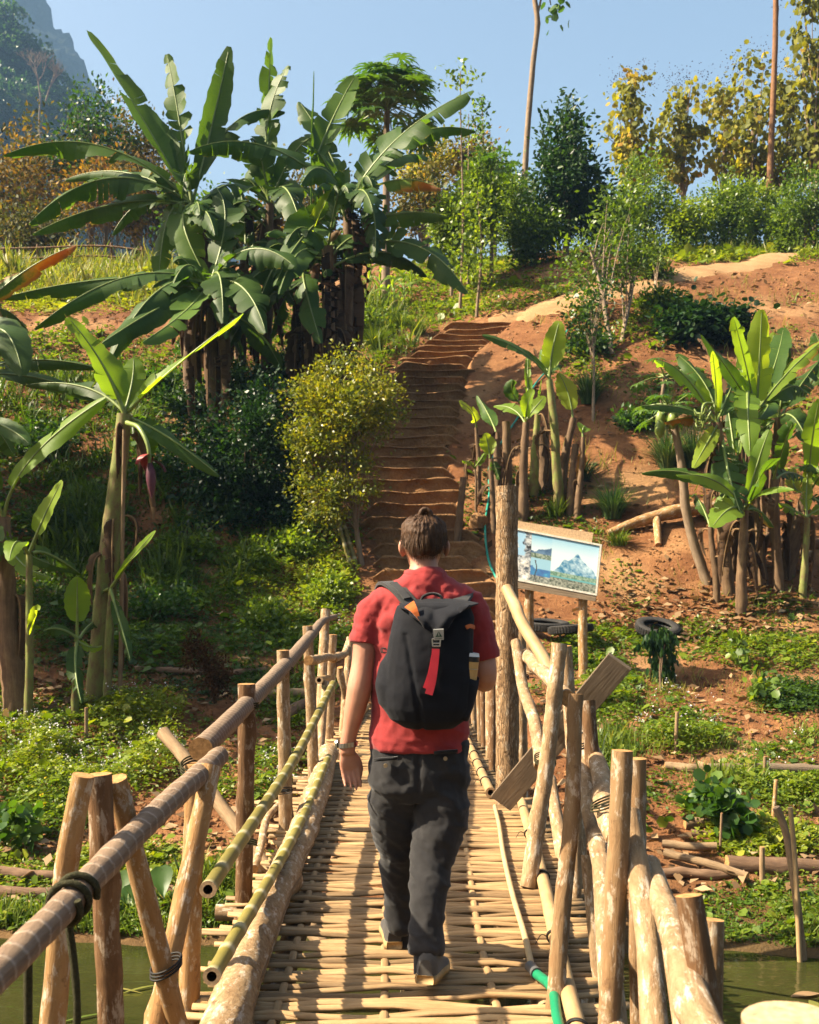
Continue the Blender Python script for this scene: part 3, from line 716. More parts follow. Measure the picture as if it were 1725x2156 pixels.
pl = mb.obj('plank', [M['plank']], smooth=False); tag(pl, 'grey weathered plank wedged diagonally through the railing beside the tall post', 'plank')
md = pl.modifiers.new('b', 'BEVEL'); md.width = 0.003; md.segments = 1

# hose lying on the deck
m_h = plain_mat('faded_hose', (0.50, 0.36, 0.19), 0.55, 0.3, 0.15, 12); m_g = plain_mat('green_hose_end', (0.01, 0.22, 0.10), 0.4, 0.4, 0.15, 30); m_c = plain_mat('grey_coupling', (0.10, 0.10, 0.105), 0.4, 0.4)
hose = empty('water_hose', (0.4, 3.6, 0), label='pale water hose with green end lying along the deck by the bamboo edge', cat='hose')
hz = 0.03
hp = [P(1042, 1690, 6.9), P(1050, 1735, 6.45), P(1060, 1800, 5.7), P(1082, 1900, 4.88), P(1108, 1985, 4.3), P(1122, 2048, 3.95)]
for q in hp: q.z = hz
tube_obj('hose_pipe', hp, 0.0135, [m_h, m_h], hose, n=60, seg=10)
tube_obj('coupling', [hp[-1] + Vector((-0.004, 0.05, 0.006)), hp[-1] + Vector((0.012, -0.03, 0.006))], [0.022, 0.02, 0.024], [m_c, m_c], hose, n=8, seg=12)
e1 = hp[-1] + Vector((0.012, -0.03, 0.004))
tube_obj('green_end', [e1, e1 + Vector((0.03, -0.12, 0.01)), e1 + Vector((0.02, -0.4, 0)), e1 + Vector((0.0, -1.2, 0))], 0.0185, [m_g, m_g], hose, n=24, seg=12)

# cord lashings where poles cross
for k, (u, v, Y, rad) in enumerate(((412, 1612, 3.75, 0.052), (350, 2035, 3.1, 0.045), (519, 1492, 4.93, 0.058), (598, 1412, 6.3, 0.058), (690, 1450, 9.2, 0.05), (1098, 1420, 6.9, 0.05), (1148, 1600, 5.4, 0.055), (1222, 1560, 4.45, 0.05), (1276, 1690, 3.6, 0.05), (596, 1665, 6.2, 0.055), (519, 1770, 4.8, 0.05), (1310, 1800, 3.0, 0.045))):
    c0 = P(u, v, Y); mbt = MB()
    for a in range(3):
        add_tube(mbt, [c0 + Vector((math.cos(t) * rad, math.sin(t) * rad, 0.010 * (a - 1) + 0.02 * math.sin(t + k))) for t in np.linspace(0, 6.28, 13)], 0.0035, n=26, seg=5, cap=False)
    mbt.obj('lashing', [M['tie' if k % 2 else 'rope'], M['tie']], bridge)

# ------------------------------------------------------------------ banana plants
def banana_leaf(parent, base, ctrl, tip, width, mat='banana', tint=0.4, dry=0.0, tipdry=0.0, tear=0.5, roll=0.0, fold=0.35, droop=0.7, pet=0.16, seed=0, name='leaf', hint=None, rib=0.022, ribmat='midrib'):
    rr = random.Random(seed * 7919 + 13)
    base, ctrl, tip = Vector(base), Vector(ctrl), Vector(tip)
    # keep the curve going past the control point like a hanging leaf
    def bz(t): return base * (1 - t) ** 2 + ctrl * (2 * t * (1 - t)) + tip * t * t
    n = 30; pts = [bz(i / (n - 1)) for i in range(n)]
    T, _ = frames(pts)
    hv = Vector(hint) if hint else Vector((0.0, -1.0, 0.9))
    Ns = []
    for i in range(n):
        nn = hv - T[i] * hv.dot(T[i])
        if nn.length < 0.15: nn = Vector((0.3, -1, 0.2)) - T[i] * Vector((0.3, -1, 0.2)).dot(T[i])
        nn.normalize()
        if nn.z < 0 and abs(T[i].z) < 0.5: nn = -nn
        if Ns and nn.dot(Ns[-1]) < 0: nn = -nn
        nn = Matrix.Rotation(roll + 0.25 * math.sin(i * 0.16 + seed), 3, T[i]) @ nn
        Ns.append(nn)
    i0 = int(pet * (n - 1)); nb = n - i0
    L = sum((pts[i + 1] - pts[i]).length for i in range(i0, n - 1))
    mb = MB(); dryv = []
    for side in (-1, 1):
        cuts = [0]
        k = 1
        while k < nb - 1:
            if rr.random() < tear * 0.55 and k - cuts[-1] >= 1: cuts.append(k)
            k += 1
        cuts.append(nb - 1)
        for a, b_ in zip(cuts[:-1], cuts[1:]):
            jit = rr.uniform(-0.38, 0.28) * min(1, tear * 1.6); short = 1 - rr.random() ** 3 * 0.35 * min(1, tear * 2); shear = rr.uniform(-0.05, 0.08) * tear
            rows = []; uvs = []; tn = []
            for k in range(a, b_ + 1):
                t = k / (nb - 1); i = i0 + k
                w = width * (0.52 if mat == 'banana_young' else 0.60) * (max(0.0, math.sin(PI * min(1, (t * 0.945 + 0.045)) ** 0.80)) ** 0.5) * short
                w *= 1 + 0.05 * math.sin(k * 1.9 + seed + side)
                phi = fold * (1 - t) ** 1.3 - droop * min(1, t * 1.5) + jit
                ed = (1 - 0.16 * tear) if (k in (a, b_) and 0 < k < nb - 1) else 1.0
                S = T[i].cross(Ns[i]) * side
                row = []; ur = []
                for s in (0.0, 0.33, 0.68, 1.0):
                    ph = phi * (0.45 + 0.75 * s)
                    wav = 0.05 * width * s * math.sin(k * 0.9 + side * 2 + seed) * 0.35
                    p = pts[i] + S * (s * w * math.cos(ph) * (ed if s > 0.5 else 1)) + Ns[i] * (s * w * math.sin(ph) + wav) + T[i] * (s * w * (0.30 + shear) * (1 - t * 0.6))
                    row.append(p); ur.append((side * s, t * L / 2.0 + seed * 0.37))
                    dryv.append(dry + tipdry * max(0, t - 0.35) * 1.5 + 0.18 * (dry + tipdry) * s + 0.36 * s ** 4 + 0.06 * t)
                rows.append(row); uvs.append(ur); tn.append([min(1, max(0, tint + rr.uniform(-0.04, 0.04) + jit * 0.3))] * 4)
            mb.grid(rows, uvs, tn)
    me = mb.mesh(name, [M[mat]], smooth=2)
    at = me.attributes.new('dry', 'FLOAT', 'POINT'); at.data.foreach_set('value', np.array(dryv, dtype=np.float32))
    o = bpy.data.objects.new(name, me); COL.objects.link(o); child(o, parent)
    mr = MB(); add_tube(mr, pts[:-1], [rib * 1.3, rib, rib * 0.6, rib * 0.25], n=18, seg=6, cap=False)
    r = mr.obj('midrib', [M[ribmat]]); r.parent = o; r.matrix_parent_inverse = o.matrix_parent_inverse.copy(); 
    r.parent = o; r.matrix_parent_inverse = Matrix.Translation(-Vector(parent.location)) @ Matrix.Identity(4)
    r.matrix_parent_inverse = Matrix.Identity(4)
    return o

def stem(parent, pts, radii, mat='pstem_brown', seed=0, n=26, name='stem'):
    mb = MB(); add_tube(mb, pts, radii, n=n, seg=12, rough=0.07, knots=5, bend=0.02, seed=seed)
    return mb.obj(name, [M[mat], M['cut_pale']], parent)

GROVE = 'banana plants of the grove on the slope'
def banana(label, base, crown, Y, leaves, rb, rt, mat='pstem_brown', group=None, seed=0, dry=0, dyc=0.0, mids=(), sc=None, young=False):
    """base/crown in photo positions at distance Y; leaves: (cu, cv, tu, tv, width_px, tint, opts)"""
    B = P(base[0], base[1], Y) if len(base) == 2 else Vector(base)
    B.z = Hs(B.x, B.y) - 0.06
    C = P(crown[0], crown[1], Y + dyc)
    e = empty('banana_plant', tuple(B), label=label, cat='banana plant', group=group)
    ms = [P(q[0], q[1], Y) for q in mids]
    kf = 0.78 if Y > 19 else 1.0
    stem(e, [B] + ms + [C], [rb * kf, (rb + rt) / 2 * kf, rt * kf], mat, seed)
    pxm = Y / F
    for k, lf in enumerate(leaves):
        cu, cv, tu, tv, w, tint = lf[:6]; op = dict(lf[6]) if len(lf) > 6 else {}
        rr = random.Random(seed * 31 + k)
        dc = op.pop('dc', rr.uniform(-0.5, 0.5)); dt = op.pop('dt', dc * 2)
        bu, bv = op.pop('base', crown)
        op['tear'] = min(1.0, op.get('tear', 0.5) * (1.2 if young else 1.5) + (0.0 if Y < 15 and young else 0.12))
        if young: op.setdefault('mat', 'banana_young')
        op.setdefault('rib', 0.016 if w * pxm < 0.4 else 0.023)
        b0 = P(bu, bv, Y + dyc) + Vector((rr.uniform(-0.03, 0.03), rr.uniform(-0.03, 0.03), 0))
        banana_leaf(e, b0, P(cu, cv, Y + dyc + dc), P(tu, tv, Y + dyc + dt), w * pxm, tint=tint, seed=seed * 17 + k, **op)
    if Y > 19 and not young:                          # inner leaves filling the head of the grove plants
        for k in range(9):
            rr = random.Random(seed * 77 + k); a = rr.uniform(0, 6.28); el = rr.uniform(-0.2, 1.2); L_ = rr.uniform(1.3, 2.2)
            d_ = Vector((math.cos(a) * math.cos(el), math.sin(a) * math.cos(el), math.sin(el))); b0 = C - Vector((0, 0, rr.uniform(0, 0.6)))
            banana_leaf(e, b0, b0 + d_ * L_ * 0.6 + Vector((0, 0, 0.35)), b0 + Vector((d_.x, d_.y, 0)) * L_ + Vector((0, 0, d_.z * L_ - rr.uniform(0.5, 1.3))), rr.uniform(0.42, 0.62), tint=rr.uniform(0.05, 0.4), tear=rr.uniform(0.4, 0.95), droop=rr.uniform(0.5, 1.1), seed=seed * 131 + k)
    for k in range(int(dry * (1.9 if Y > 19 else 1.0))):
        rr = random.Random(seed * 57 + k)
        t = rr.uniform(0.45, 1.0); b0 = B.lerp(C, t); a = rr.uniform(0, 6.28); out_ = Vector((math.cos(a), math.sin(a), 0))
        ln = rr.uniform(0.8, 1.9) * (rt / 0.12)
        ln = min(ln, (b0.z - B.z) * 0.95)
        banana_leaf(e, b0 + out_ * rt, b0 + out_ * (rt + rr.uniform(0.1, 0.4)) + Vector((0, 0, 0.1)), b0 + out_ * (rt + rr.uniform(0.05, 0.3)) + Vector((0, 0, -ln)), rr.uniform(0.2, 0.46) * (1.0 if Y > 19 else 0.5), 'banana_dry', rr.uniform(0.0, 0.7), tear=0.95, fold=-0.7, droop=0.8, seed=seed * 91 + k, name='dry_leaf', rib=0.012, ribmat='midrib_dry', roll=rr.uniform(-1.5, 1.5))
    return e

D = dict
banana('tall banana plant with a long stiff leaf pointing up at the sky above the grove', (398, 860), (405, 430), 21.5, [
    (310, 260, 188, 66, 78, 0.35, D(tear=0.12, fold=0.7, droop=0.0, roll=0.5, dc=0.2, dt=0.4)),
    (380, 250, 352, 114, 50, 0.45, D(tear=0.75, fold=0.9, droop=0.1, roll=-0.5, dc=0.3)),
    (215, 235, 8, 327, 66, 0.42, D(tear=0.3, droop=1.0, fold=0.2, dc=-0.5, dt=-0.8)),
    (225, 300, 62, 470, 80, 0.30, D(tear=0.6, droop=1.0, fold=0.2, dc=-0.8, dt=-1.5)),
    (240, 400, 70, 492, 58, 0.32, D(tear=0.35, droop=0.8, dc=-0.6, dt=-1.0)),
    (270, 325, 138, 378, 50, 0.40, D(tear=0.3, droop=0.8, dc=0.8, dt=1.6)),
    (325, 250, 268, 215, 62, 0.55, D(tear=0.5, fold=0.6, droop=0.2, dc=0.8, roll=0.6)),
    (450, 260, 483, 98, 52, 0.30, D(tear=0.15, fold=0.5, droop=0.0, dc=0.3, roll=0.2)),
    (345, 400, 335, 585, 60, 0.55, D(tear=0.3, dc=-0.3, dt=-0.5, droop=0.4)),
    (350, 440, 445, 600, 66, 0.72, D(tear=0.2, dc=-0.7, dt=-1.0, droop=0.3)),
    (470, 200, 600, 235, 55, 0.25, D(tear=0.4, dc=0.6, droop=0.8)),
], 0.17, 0.11, 'pstem_brown', seed=1, dry=7)
banana('banana plant in the middle of the grove with ragged upright leaves', (560, 850), (568, 430), 22.6, [
    (560, 240, 572, 80, 44, 0.38, D(tear=0.7, fold=0.8, droop=0.1, roll=0.7)),
    (540, 240, 608, 138, 58, 0.42, D(tear=0.6, fold=0.6, droop=0.2, roll=-0.4)),
    (505, 250, 420, 255, 52, 0.22, D(tear=0.5, droop=0.8)),
    (640, 240, 700, 300, 55, 0.25, D(tear=0.5, droop=0.8)),
    (470, 330, 400, 470, 75, 0.25, D(tear=0.5, droop=0.8, dc=-1)),
    (600, 330, 640, 500, 70, 0.18, D(tear=0.5, droop=0.7, dc=-1)),
    (520, 330, 480, 420, 60, 0.30, D(tear=0.4, droop=0.6)),
    (610, 360, 700, 420, 60, 0.2, D(tear=0.5, droop=0.8, dc=0.6)),
], 0.16, 0.11, 'pstem_brown', seed=2, dry=6, group=None)
banana('banana plant at the steps side of the grove with a browned leaf', (722, 800), (735, 430), 21.0, [
    (690, 290, 630, 214, 62, 0.22, D(tear=0.4, fold=0.5, droop=0.3, roll=0.3)),
    (820, 265, 996, 190, 92, 0.36, D(tear=0.55, fold=0.25, droop=0.35, dc=-0.4, dt=-0.6, roll=-0.25)),
    (850, 230, 1002, 276, 60, 0.28, D(tear=0.8, droop=0.9, dc=0.5, dt=0.6)),
    (830, 345, 930, 398, 50, 0.7, D(tear=0.6, droop=0.9, tipdry=0.9, dc=-0.3)),
    (560, 245, 398, 318, 64, 0.26, D(tear=0.65, droop=0.9, dc=-0.8, dt=-1.5)),
    (845, 430, 942, 455, 50, 0.42, D(tear=0.4, droop=0.8, dc=-0.2, base=(740, 480))),
    (900, 470, 985, 618, 76, 0.25, D(tear=0.5, droop=0.6, dc=-0.6, dt=-1.2, base=(745, 520))),
    (700, 240, 748, 160, 56, 0.55, D(tear=0.2, fold=0.4, droop=0.1, dc=0.5, base=(655, 360), roll=0.3)),
    (660, 300, 661, 150, 16, 0.35, D(tear=0.0, fold=1.3, droop=-1.2, dc=0.2, base=(655, 480))),
    (630, 470, 580, 600, 80, 0.2, D(tear=0.4, droop=0.5, dc=-0.8)),
    (650, 480, 702, 392, 34, 0.95, D(tear=0.0, fold=0.9, droop=-0.3, base=(640, 580), mat='banana_young', dc=-0.5)),
    (620, 540, 676, 722, 66, 0.40, D(tear=0.35, droop=0.5, base=(645, 580), dc=-0.9, dt=-1.3)),
    (800, 380, 790, 540, 70, 0.2, D(tear=0.6, droop=0.6, dc=-0.5)),
    (830, 300, 900, 330, 60, 0.3, D(tear=0.5, droop=0.7, dc=0.7)),
], 0.19, 0.13, 'pstem_brown', seed=3, dry=10)
banana('short banana plant in the grove with broad arching leaves low over the grass', (455, 880), (440, 600), 20.3, [
    (280, 520, 72, 692, 62, 0.34, D(tear=0.3, droop=0.9, dc=-0.8, dt=-1.2)),
    (330, 545, 232, 760, 66, 0.38, D(tear=0.25, droop=0.6, dc=-1.0, dt=-1.6)),
    (260, 560, 0, 628, 52, 0.40, D(tear=0.2, droop=0.9, dc=-0.4, dt=-0.4)),
    (330, 640, 190, 740, 54, 0.45, D(tear=0.2, droop=0.6, dc=-1.2, dt=-2.0)),
    (520, 470, 620, 560, 78, 0.2, D(tear=0.5, droop=0.6, dc=-0.6)),
    (500, 440, 455, 395, 70, 0.2, D(tear=0.3, droop=0.3, dc=0.4)),
    (400, 660, 300, 720, 60, 0.55, D(tear=0.2, droop=0.4, dc=-1.4)),
    (520, 560, 560, 700, 70, 0.16, D(tear=0.4, droop=0.5, dc=-0.8)),
    (470, 520, 470, 680, 70, 0.14, D(tear=0.4, droop=0.5, dc=-0.6)),
], 0.17, 0.12, 'pstem_brown', seed=4, dry=8)
banana('banana stem in the grove wrapped in hanging dead leaves', (640, 840), (650, 560), 21.6, [
    (600, 470, 545, 640, 70, 0.15, D(tear=0.4, dc=-0.6)), (690, 480, 730, 600, 60, 0.2, D(tear=0.5, dc=-0.4)), (640, 480, 610, 420, 60, 0.25, {})], 0.18, 0.13, seed=5, dry=12)
banana('leaning banana stem at the back of the grove above bare soil', (500, 830), (515, 540), 22.4, [
    (450, 470, 400, 600, 60, 0.2, D(tear=0.4)), (560, 470, 600, 560, 60, 0.2, D(tear=0.4)), (520, 440, 500, 380, 55, 0.3, {})], 0.16, 0.12, seed=6, dry=9)
banana('bare brown banana trunk with dead leaf curtain facing the yellow shrub', (695, 790), (690, 520), 20.6, [
    (760, 500, 830, 560, 46, 0.2, D(tear=0.6, droop=0.8))], 0.19, 0.15, seed=7, dry=12)

# plants on the left bank
F1 = banana('tall banana plant with leaning flaky stem and hanging red flower bud on the left bank', (205, 1440), (262, 872), 12.4, [
    (225, 760, 143, 668, 86, 0.5, D(tear=0.12, fold=0.35, droop=0.0, mat='banana_young', roll=0.3, dc=-0.1)),
    (285, 800, 281, 754, 58, 0.45, D(tear=0.05, fold=0.2, droop=0.1, mat='banana_young', dc=0.1, pet=0.1)),
    (325, 800, 511, 660, 62, 0.55, D(tear=0.1, fold=0.5, droop=0.1, mat='banana_young', roll=-0.5, dc=-0.2, pet=0.22)),
    (320, 905, 300, 960, 55, 0.25, D(tear=0.1, droop=0.3, dc=0.2)),
    (350, 905, 462, 1002, 46, 0.35, D(tear=0.15, droop=0.7, dc=-0.1, pet=0.2)),
    (200, 790, 55, 810, 40, 0.25, D(tear=0.3, droop=0.8, dc=0.3)),
], 0.15, 0.085, 'pstem_green', seed=11, dry=9, mids=((225, 1250), (247, 1030)))
banana('banana plant with tall grey-brown trunk at the far left of the bank', (38, 1450), (2, 1090), 12.0, [
    (25, 960, 222, 838, 62, 0.62, D(tear=0.1, droop=0.4, mat='banana_young', dc=-0.2, pet=0.25)),
    (-60, 880, -180, 960, 70, 0.3, D(tear=0.2, droop=0.6)),
    (30, 900, 62, 935, 36, 0.4, D(tear=0.1, droop=0.5, base=(-40, 880))),
    (-20, 1140, -60, 1250, 60, 0.3, {}),
    (-10, 1160, 165, 1205, 40, 0.2, D(droop=0.5, dc=0.3)),
    (20, 1200, 108, 1215, 40, 0.5, D(droop=0.4, mat='banana_young', dc=-0.2)),
], 0.15, 0.10, 'pstem_brown', seed=12, dry=2)
banana('slim young banana plant with one upright bright leaf by the thick brown trunk', (58, 1490), (62, 1165), 11.6, [
    (90, 1090, 131, 1012, 52, 0.85, D(tear=0.02, fold=0.3, droop=0.05, pet=0.3, dc=-0.1)),
    (30, 1110, 20, 1180, 40, 0.6, D(tear=0.05, droop=0.3)),
    (95, 1150, 172, 1210, 40, 0.25, D(mat='banana', dc=0.2)),
    (80, 1270, 82, 1285, 26, 0.9, D(base=(60, 1360), tear=0, fold=0.9, droop=-0.3)),
], 0.05, 0.035, 'pstem_green', seed=13, young=True)
banana('small banana sucker with one broad green leaf low on the left bank', (158, 1440), (163, 1345), 11.9, [
    (163, 1270, 163, 1215, 52, 0.35, D(tear=0.02, fold=0.15, droop=0.1, pet=0.25, dc=-0.05)),
    (200, 1290, 235, 1312, 30, 0.15, D(mat='banana')),
    (120, 1310, 90, 1330, 30, 0.12, D(mat='banana')),
    (190, 1370, 215, 1360, 24, 0.6, {}),
    (150, 1400, 172, 1480, 36, 0.1, D(mat='banana', dc=-0.3)),
], 0.045, 0.03, 'pstem_green', seed=14, young=True)
banana('thin banana sucker with a narrow leaf crossing the prop pole', (225, 1440), (235, 1240), 12.1, [
    (270, 1180, 328, 1118, 26, 0.5, D(tear=0.05, fold=0.7, droop=0, pet=0.2)), (205, 1250, 190, 1275, 26, 0.2, D(mat='banana')), (260, 1330, 275, 1390, 26, 0.15, D(mat='banana'))], 0.05, 0.03, 'pstem_green', seed=15, young=True)
banana('big leafed banana plant leaning in from beyond the left bank', (-150, 1000), (-95, 800), 14.5, [
    (10, 590, 48, 790, 80, 0.3, D(tear=0.1, droop=0.3, dc=-0.5)),
    (50, 730, 205, 775, 46, 0.2, D(tear=0.2, droop=0.7, dc=0.0)),
    (60, 760, 225, 850, 44, 0.2, D(tear=0.2, droop=0.6, dc=0.4)),
    (-40, 680, -170, 700, 70, 0.3, {}), (-90, 650, -100, 560, 60, 0.4, D(droop=0.0)),
    (-20, 870, 30, 960, 60, 0.25, D(droop=0.4)), (-160, 830, -230, 900, 60, 0.3, {}),
], 0.16, 0.11, 'pstem_brown', seed=16, dry=4)
banana('banana plant beyond the left bank reaching in with a yellowed dry leaf', (-120, 900), (-90, 700), 18.0, [
    (30, 560, 160, 516, 46, 0.6, D(tear=0.9, dry=0.28, tipdry=0.5, droop=1.1, dc=-0.2)),
    (0, 600, 60, 700, 60, 0.3, {}), (-160, 560, -230, 600, 60, 0.3, {}), (-60, 560, -80, 440, 60, 0.35, D(droop=0.1))], 0.15, 0.1, seed=17, dry=3)
# trees beyond the frame that throw the shade over the bank
banana('shady banana plant standing well left of the bank over dark weeds', (-420, 1380), (-430, 880), 13.2, [
    (-300, 700, -160, 760, 90, 0.3, {}), (-560, 700, -700, 800, 90, 0.3, {}), (-400, 640, -340, 520, 90, 0.35, D(droop=0.1)), (-470, 640, -560, 540, 90, 0.3, D(droop=0.1)),
    (-280, 860, -180, 1010, 90, 0.3, D(dc=0.8)), (-380, 780, -280, 900, 80, 0.3, D(dc=-1.0)), (-330, 720, -250, 620, 80, 0.3, D(dc=1.2))], 0.18, 0.12, seed=18, dry=4)
banana('shady banana plant farther up the slope left of the grove', (-330, 1060), (-330, 620), 16.6, [
    (-200, 460, -60, 560, 90, 0.3, {}), (-460, 450, -600, 540, 90, 0.3, {}), (-320, 380, -250, 240, 90, 0.35, D(droop=0.1)), (-380, 400, -470, 280, 90, 0.3, D(droop=0.1)),
    (-200, 600, -110, 740, 90, 0.3, D(dc=0.8)), (-280, 520, -180, 640, 80, 0.3, D(dc=-1.0)), (-240, 440, -160, 330, 80, 0.3, D(dc=1.2))], 0.18, 0.12, seed=19, dry=4)

# flower bud, fruit and prop pole
prop = tube_obj('prop_pole', [P(262, 905, 12.2), P(253, 1430, 12.2) + Vector((0, 0, -0.2))], [0.022, 0.026], [M['stick'], M['cut']], n=20, seg=8)
tag(prop, 'thin straight wooden pole propping the leaning banana plant', 'pole')

# clump beside the steps
MG = 'young banana shoots of the clump beside the steps'
def clump(lab, base, crown, Y, leaves, rb, rt, seed, mat='pstem_brown', dry=2):
    return banana(lab, base, crown, Y, leaves, rb, rt, mat, seed=seed, dry=dry, young=True)
clump('tallest shoot beside the steps with one upright glowing leaf on top', (1180, 1050), (1157, 800), 18.4, [
    (1158, 745, 1178, 676, 50, 0.9, D(tear=0.02, fold=0.25, droop=0.0, pet=0.22, dc=0.0)),
    (1110, 725, 1016, 706, 30, 0.35, D(tear=0.1, droop=0.3, mat='banana', dc=-0.2)),
    (1150, 760, 1140, 735, 30, 0.5, D(mat='banana', tear=0.1)),
    (1160, 760, 1185, 770, 30, 0.3, D(mat='banana'))], 0.095, 0.06, 21, 'pstem_green')
clump('shoot beside the steps with drooping yellow-green leaf on a dry stalk', (1175, 1030), (1208, 880), 18.7, [
    (1200, 820, 1176, 785, 44, 0.9, D(tear=0.1, fold=0.1, droop=0.2, pet=0.15))], 0.11, 0.05, 22)
clump('shoot beside the steps with three leaves opening like a vase', (1100, 1010), (1108, 890), 18.2, [
    (1108, 850, 1124, 820, 34, 0.75, D(fold=0.8, droop=-0.2, tear=0)), (1085, 850, 1040, 855, 30, 0.5, D(droop=0.2, tear=0.05)), (1122, 860, 1148, 835, 32, 0.6, D(fold=0.3, droop=0, tear=0.05)), (1110, 800, 1112, 748, 20, 0.55, D(fold=0.8, droop=0, base=(1112, 880), dc=0.3))], 0.10, 0.06, 23)
clump('leafy shoot at the step edge with a lone bright hanging leaf', (1010, 985), (1003, 900), 18.6, [
    (1000, 860, 968, 848, 42, 0.9, D(tear=0.1, droop=0.1, fold=0.1))], 0.05, 0.03, 24, dry=3)
clump('low shoot with short ragged leaf in front of the cut trunks', (1040, 1020), (1035, 965), 18.0, [
    (1030, 940, 1022, 912, 36, 0.8, D(tear=0.2, droop=0.1)), (1045, 985, 1052, 1010, 26, 0.3, D(mat='banana'))], 0.06, 0.04, 25)
clump('short dark leafed shoot behind the cut trunks', (1050, 960), (1048, 910), 19.0, [
    (1030, 870, 1005, 832, 28, 0.35, D(mat='banana', tear=0.05)), (1070, 830, 1080, 800, 34, 0.3, D(mat='banana', tear=0.05, base=(1100, 850)))], 0.06, 0.04, 26)
clump('slanting shoot with small nodding leaf at the downhill side of the clump', (1215, 1045), (1228, 920), 18.2, [
    (1225, 885, 1240, 905, 30, 0.5, D(tear=0.05, droop=0.3)), (1228, 960, 1210, 1050, 22, 0.9, D(dry=0.6, mat='banana', tear=0.3, base=(1226, 950)))], 0.07, 0.035, 27)
clump('tiny shoot with two flat leaves at the step edge', (1005, 1015), (1000, 985), 18.3, [(990, 970, 974, 970, 18, 0.7, {}), (1012, 970, 1024, 950, 18, 0.4, {})], 0.025, 0.018, 28, dry=0)
clump('leafless green shoot standing between the two tallest shoots', (1125, 1000), (1132, 860), 18.8, [(1135, 840, 1140, 800, 14, 0.5, D(fold=1.2, droop=-1.0))], 0.09, 0.05, 29, 'pstem_green')
for lab, b0, t0, Y, r in (('cut-off dry banana trunk, tallest of the stumps in the clump', (1070, 985), (1066, 888), 18.7, 0.10), ('cut-off dry banana trunk leaning beside the tallest stump', (1052, 1000), (1045, 925), 18.5, 0.085),
                          ('thick grey banana trunk remnant at the back of the clump', (1150, 1005), (1140, 900), 19.0, 0.15), ('split pale stump leaning at the edge of the steps', (958, 1068), (976, 1005), 17.6, 0.075), ('dry slanted banana trunk at the downhill side of the clump', (1200, 1050), (1212, 935), 18.3, 0.09)):
    B = P(*b0, Y); B.z = Hs(B.x, B.y) - 0.08
    o = tube_obj('banana_stump', [B, P(*t0, Y)], [r, r * 0.85, r * 0.7], [M['pstem_brown'], M['cut_pale']], n=14, seg=10, rough=0.12, seed=int(t0[0]))
    tag(o, lab, 'stump')

# clump on the right
clump2 = lambda lab, base, crown, Y, leaves, rb, rt, seed, mat='pstem_brown', dry=3: banana(lab, base, crown, Y, leaves, rb, rt, mat, seed=seed, dry=dry, young=True)
clump2('tallest plant of the right clump with a great upright yellow-green leaf', (1580, 1240), (1590, 870), 16.6, [
    (1600, 760, 1604, 652, 62, 0.85, D(tear=0.2, fold=0.15, droop=0.05, pet=0.12, dc=-0.1)),
    (1570, 760, 1545, 668, 48, 0.55, D(tear=0.2, fold=0.3, droop=0.1)),
    (1640, 760, 1650, 690, 52, 0.4, D(tear=0.2, fold=0.3, droop=0.1, mat='banana')),
    (1660, 770, 1740, 712, 40, 0.6, D(tear=0.3, droop=0.4, tipdry=0.4)),
    (1540, 780, 1478, 705, 42, 0.35, D(tear=0.2, droop=0.4, mat='banana')),
    (1570, 800, 1580, 960, 54, 0.6, D(tear=0.3, droop=0.3, dc=-0.9, dt=-1.2, base=(1575, 830))),
    (1640, 830, 1600, 880, 40, 0.4, D(mat='banana', tear=0.2, dc=-0.5)),
    (1680, 780, 1695, 830, 50, 0.2, D(mat='banana', dc=0.3))], 0.12, 0.085, 31, 'pstem_brown', 5)
clump2('right clump plant with leaves arching towards the leaning papaya trunk', (1535, 1255), (1510, 890), 16.0, [
    (1440, 760, 1380, 758, 56, 0.45, D(tear=0.3, droop=0.5, dc=-0.2, roll=0.3)),
    (1440, 845, 1350, 855, 30, 0.4, D(tear=0.2, droop=0.7, mat='banana')),
    (1500, 800, 1425, 745, 46, 0.35, D(tear=0.3, droop=0.4, mat='banana', dc=0.3)),
    (1510, 810, 1500, 740, 34, 0.7, D(tear=0.1, fold=0.6, droop=0.0)),
    (1530, 840, 1555, 780, 46, 0.3, D(tear=0.2, mat='banana')),
    (1450, 870, 1400, 890, 30, 0.5, D(dry=0.9, tear=0.3, droop=0.8, mat='banana')),
    (1490, 930, 1460, 985, 36, 0.8, D(tear=0.1, droop=0.2, dc=-0.3)),
    (1530, 1000, 1560, 1080, 60, 0.2, D(mat='banana', dc=-0.5, base=(1525, 920)))], 0.10, 0.07, 32, 'pstem_brown', 5)
clump2('right clump plant with low leaves spread flat on both sides', (1560, 1262), (1568, 1075), 15.4, [
    (1480, 970, 1352, 996, 34, 0.35, D(tear=0.15, droop=0.7, mat='banana', dc=-0.1)),
    (1520, 990, 1425, 1000, 40, 0.5, D(tear=0.1, droop=0.5, dc=-0.3)),
    (1540, 1050, 1500, 1110, 60, 0.55, D(tear=0.05, droop=0.1, fold=0.1, dc=-0.5, dt=-0.8)),
    (1610, 1010, 1672, 1030, 32, 0.45, D(tear=0.1, droop=0.6)),
    (1600, 985, 1638, 965, 40, 0.4, D(tear=0.1, droop=0.2, mat='banana')),
    (1600, 950, 1620, 905, 36, 0.45, D(tear=0.1, droop=0.1)),
    (1600, 1060, 1630, 1110, 36, 0.4, D(tear=0.2, dry=0.25, mat='banana'))], 0.085, 0.06, 33, 'pstem_brown', 4)
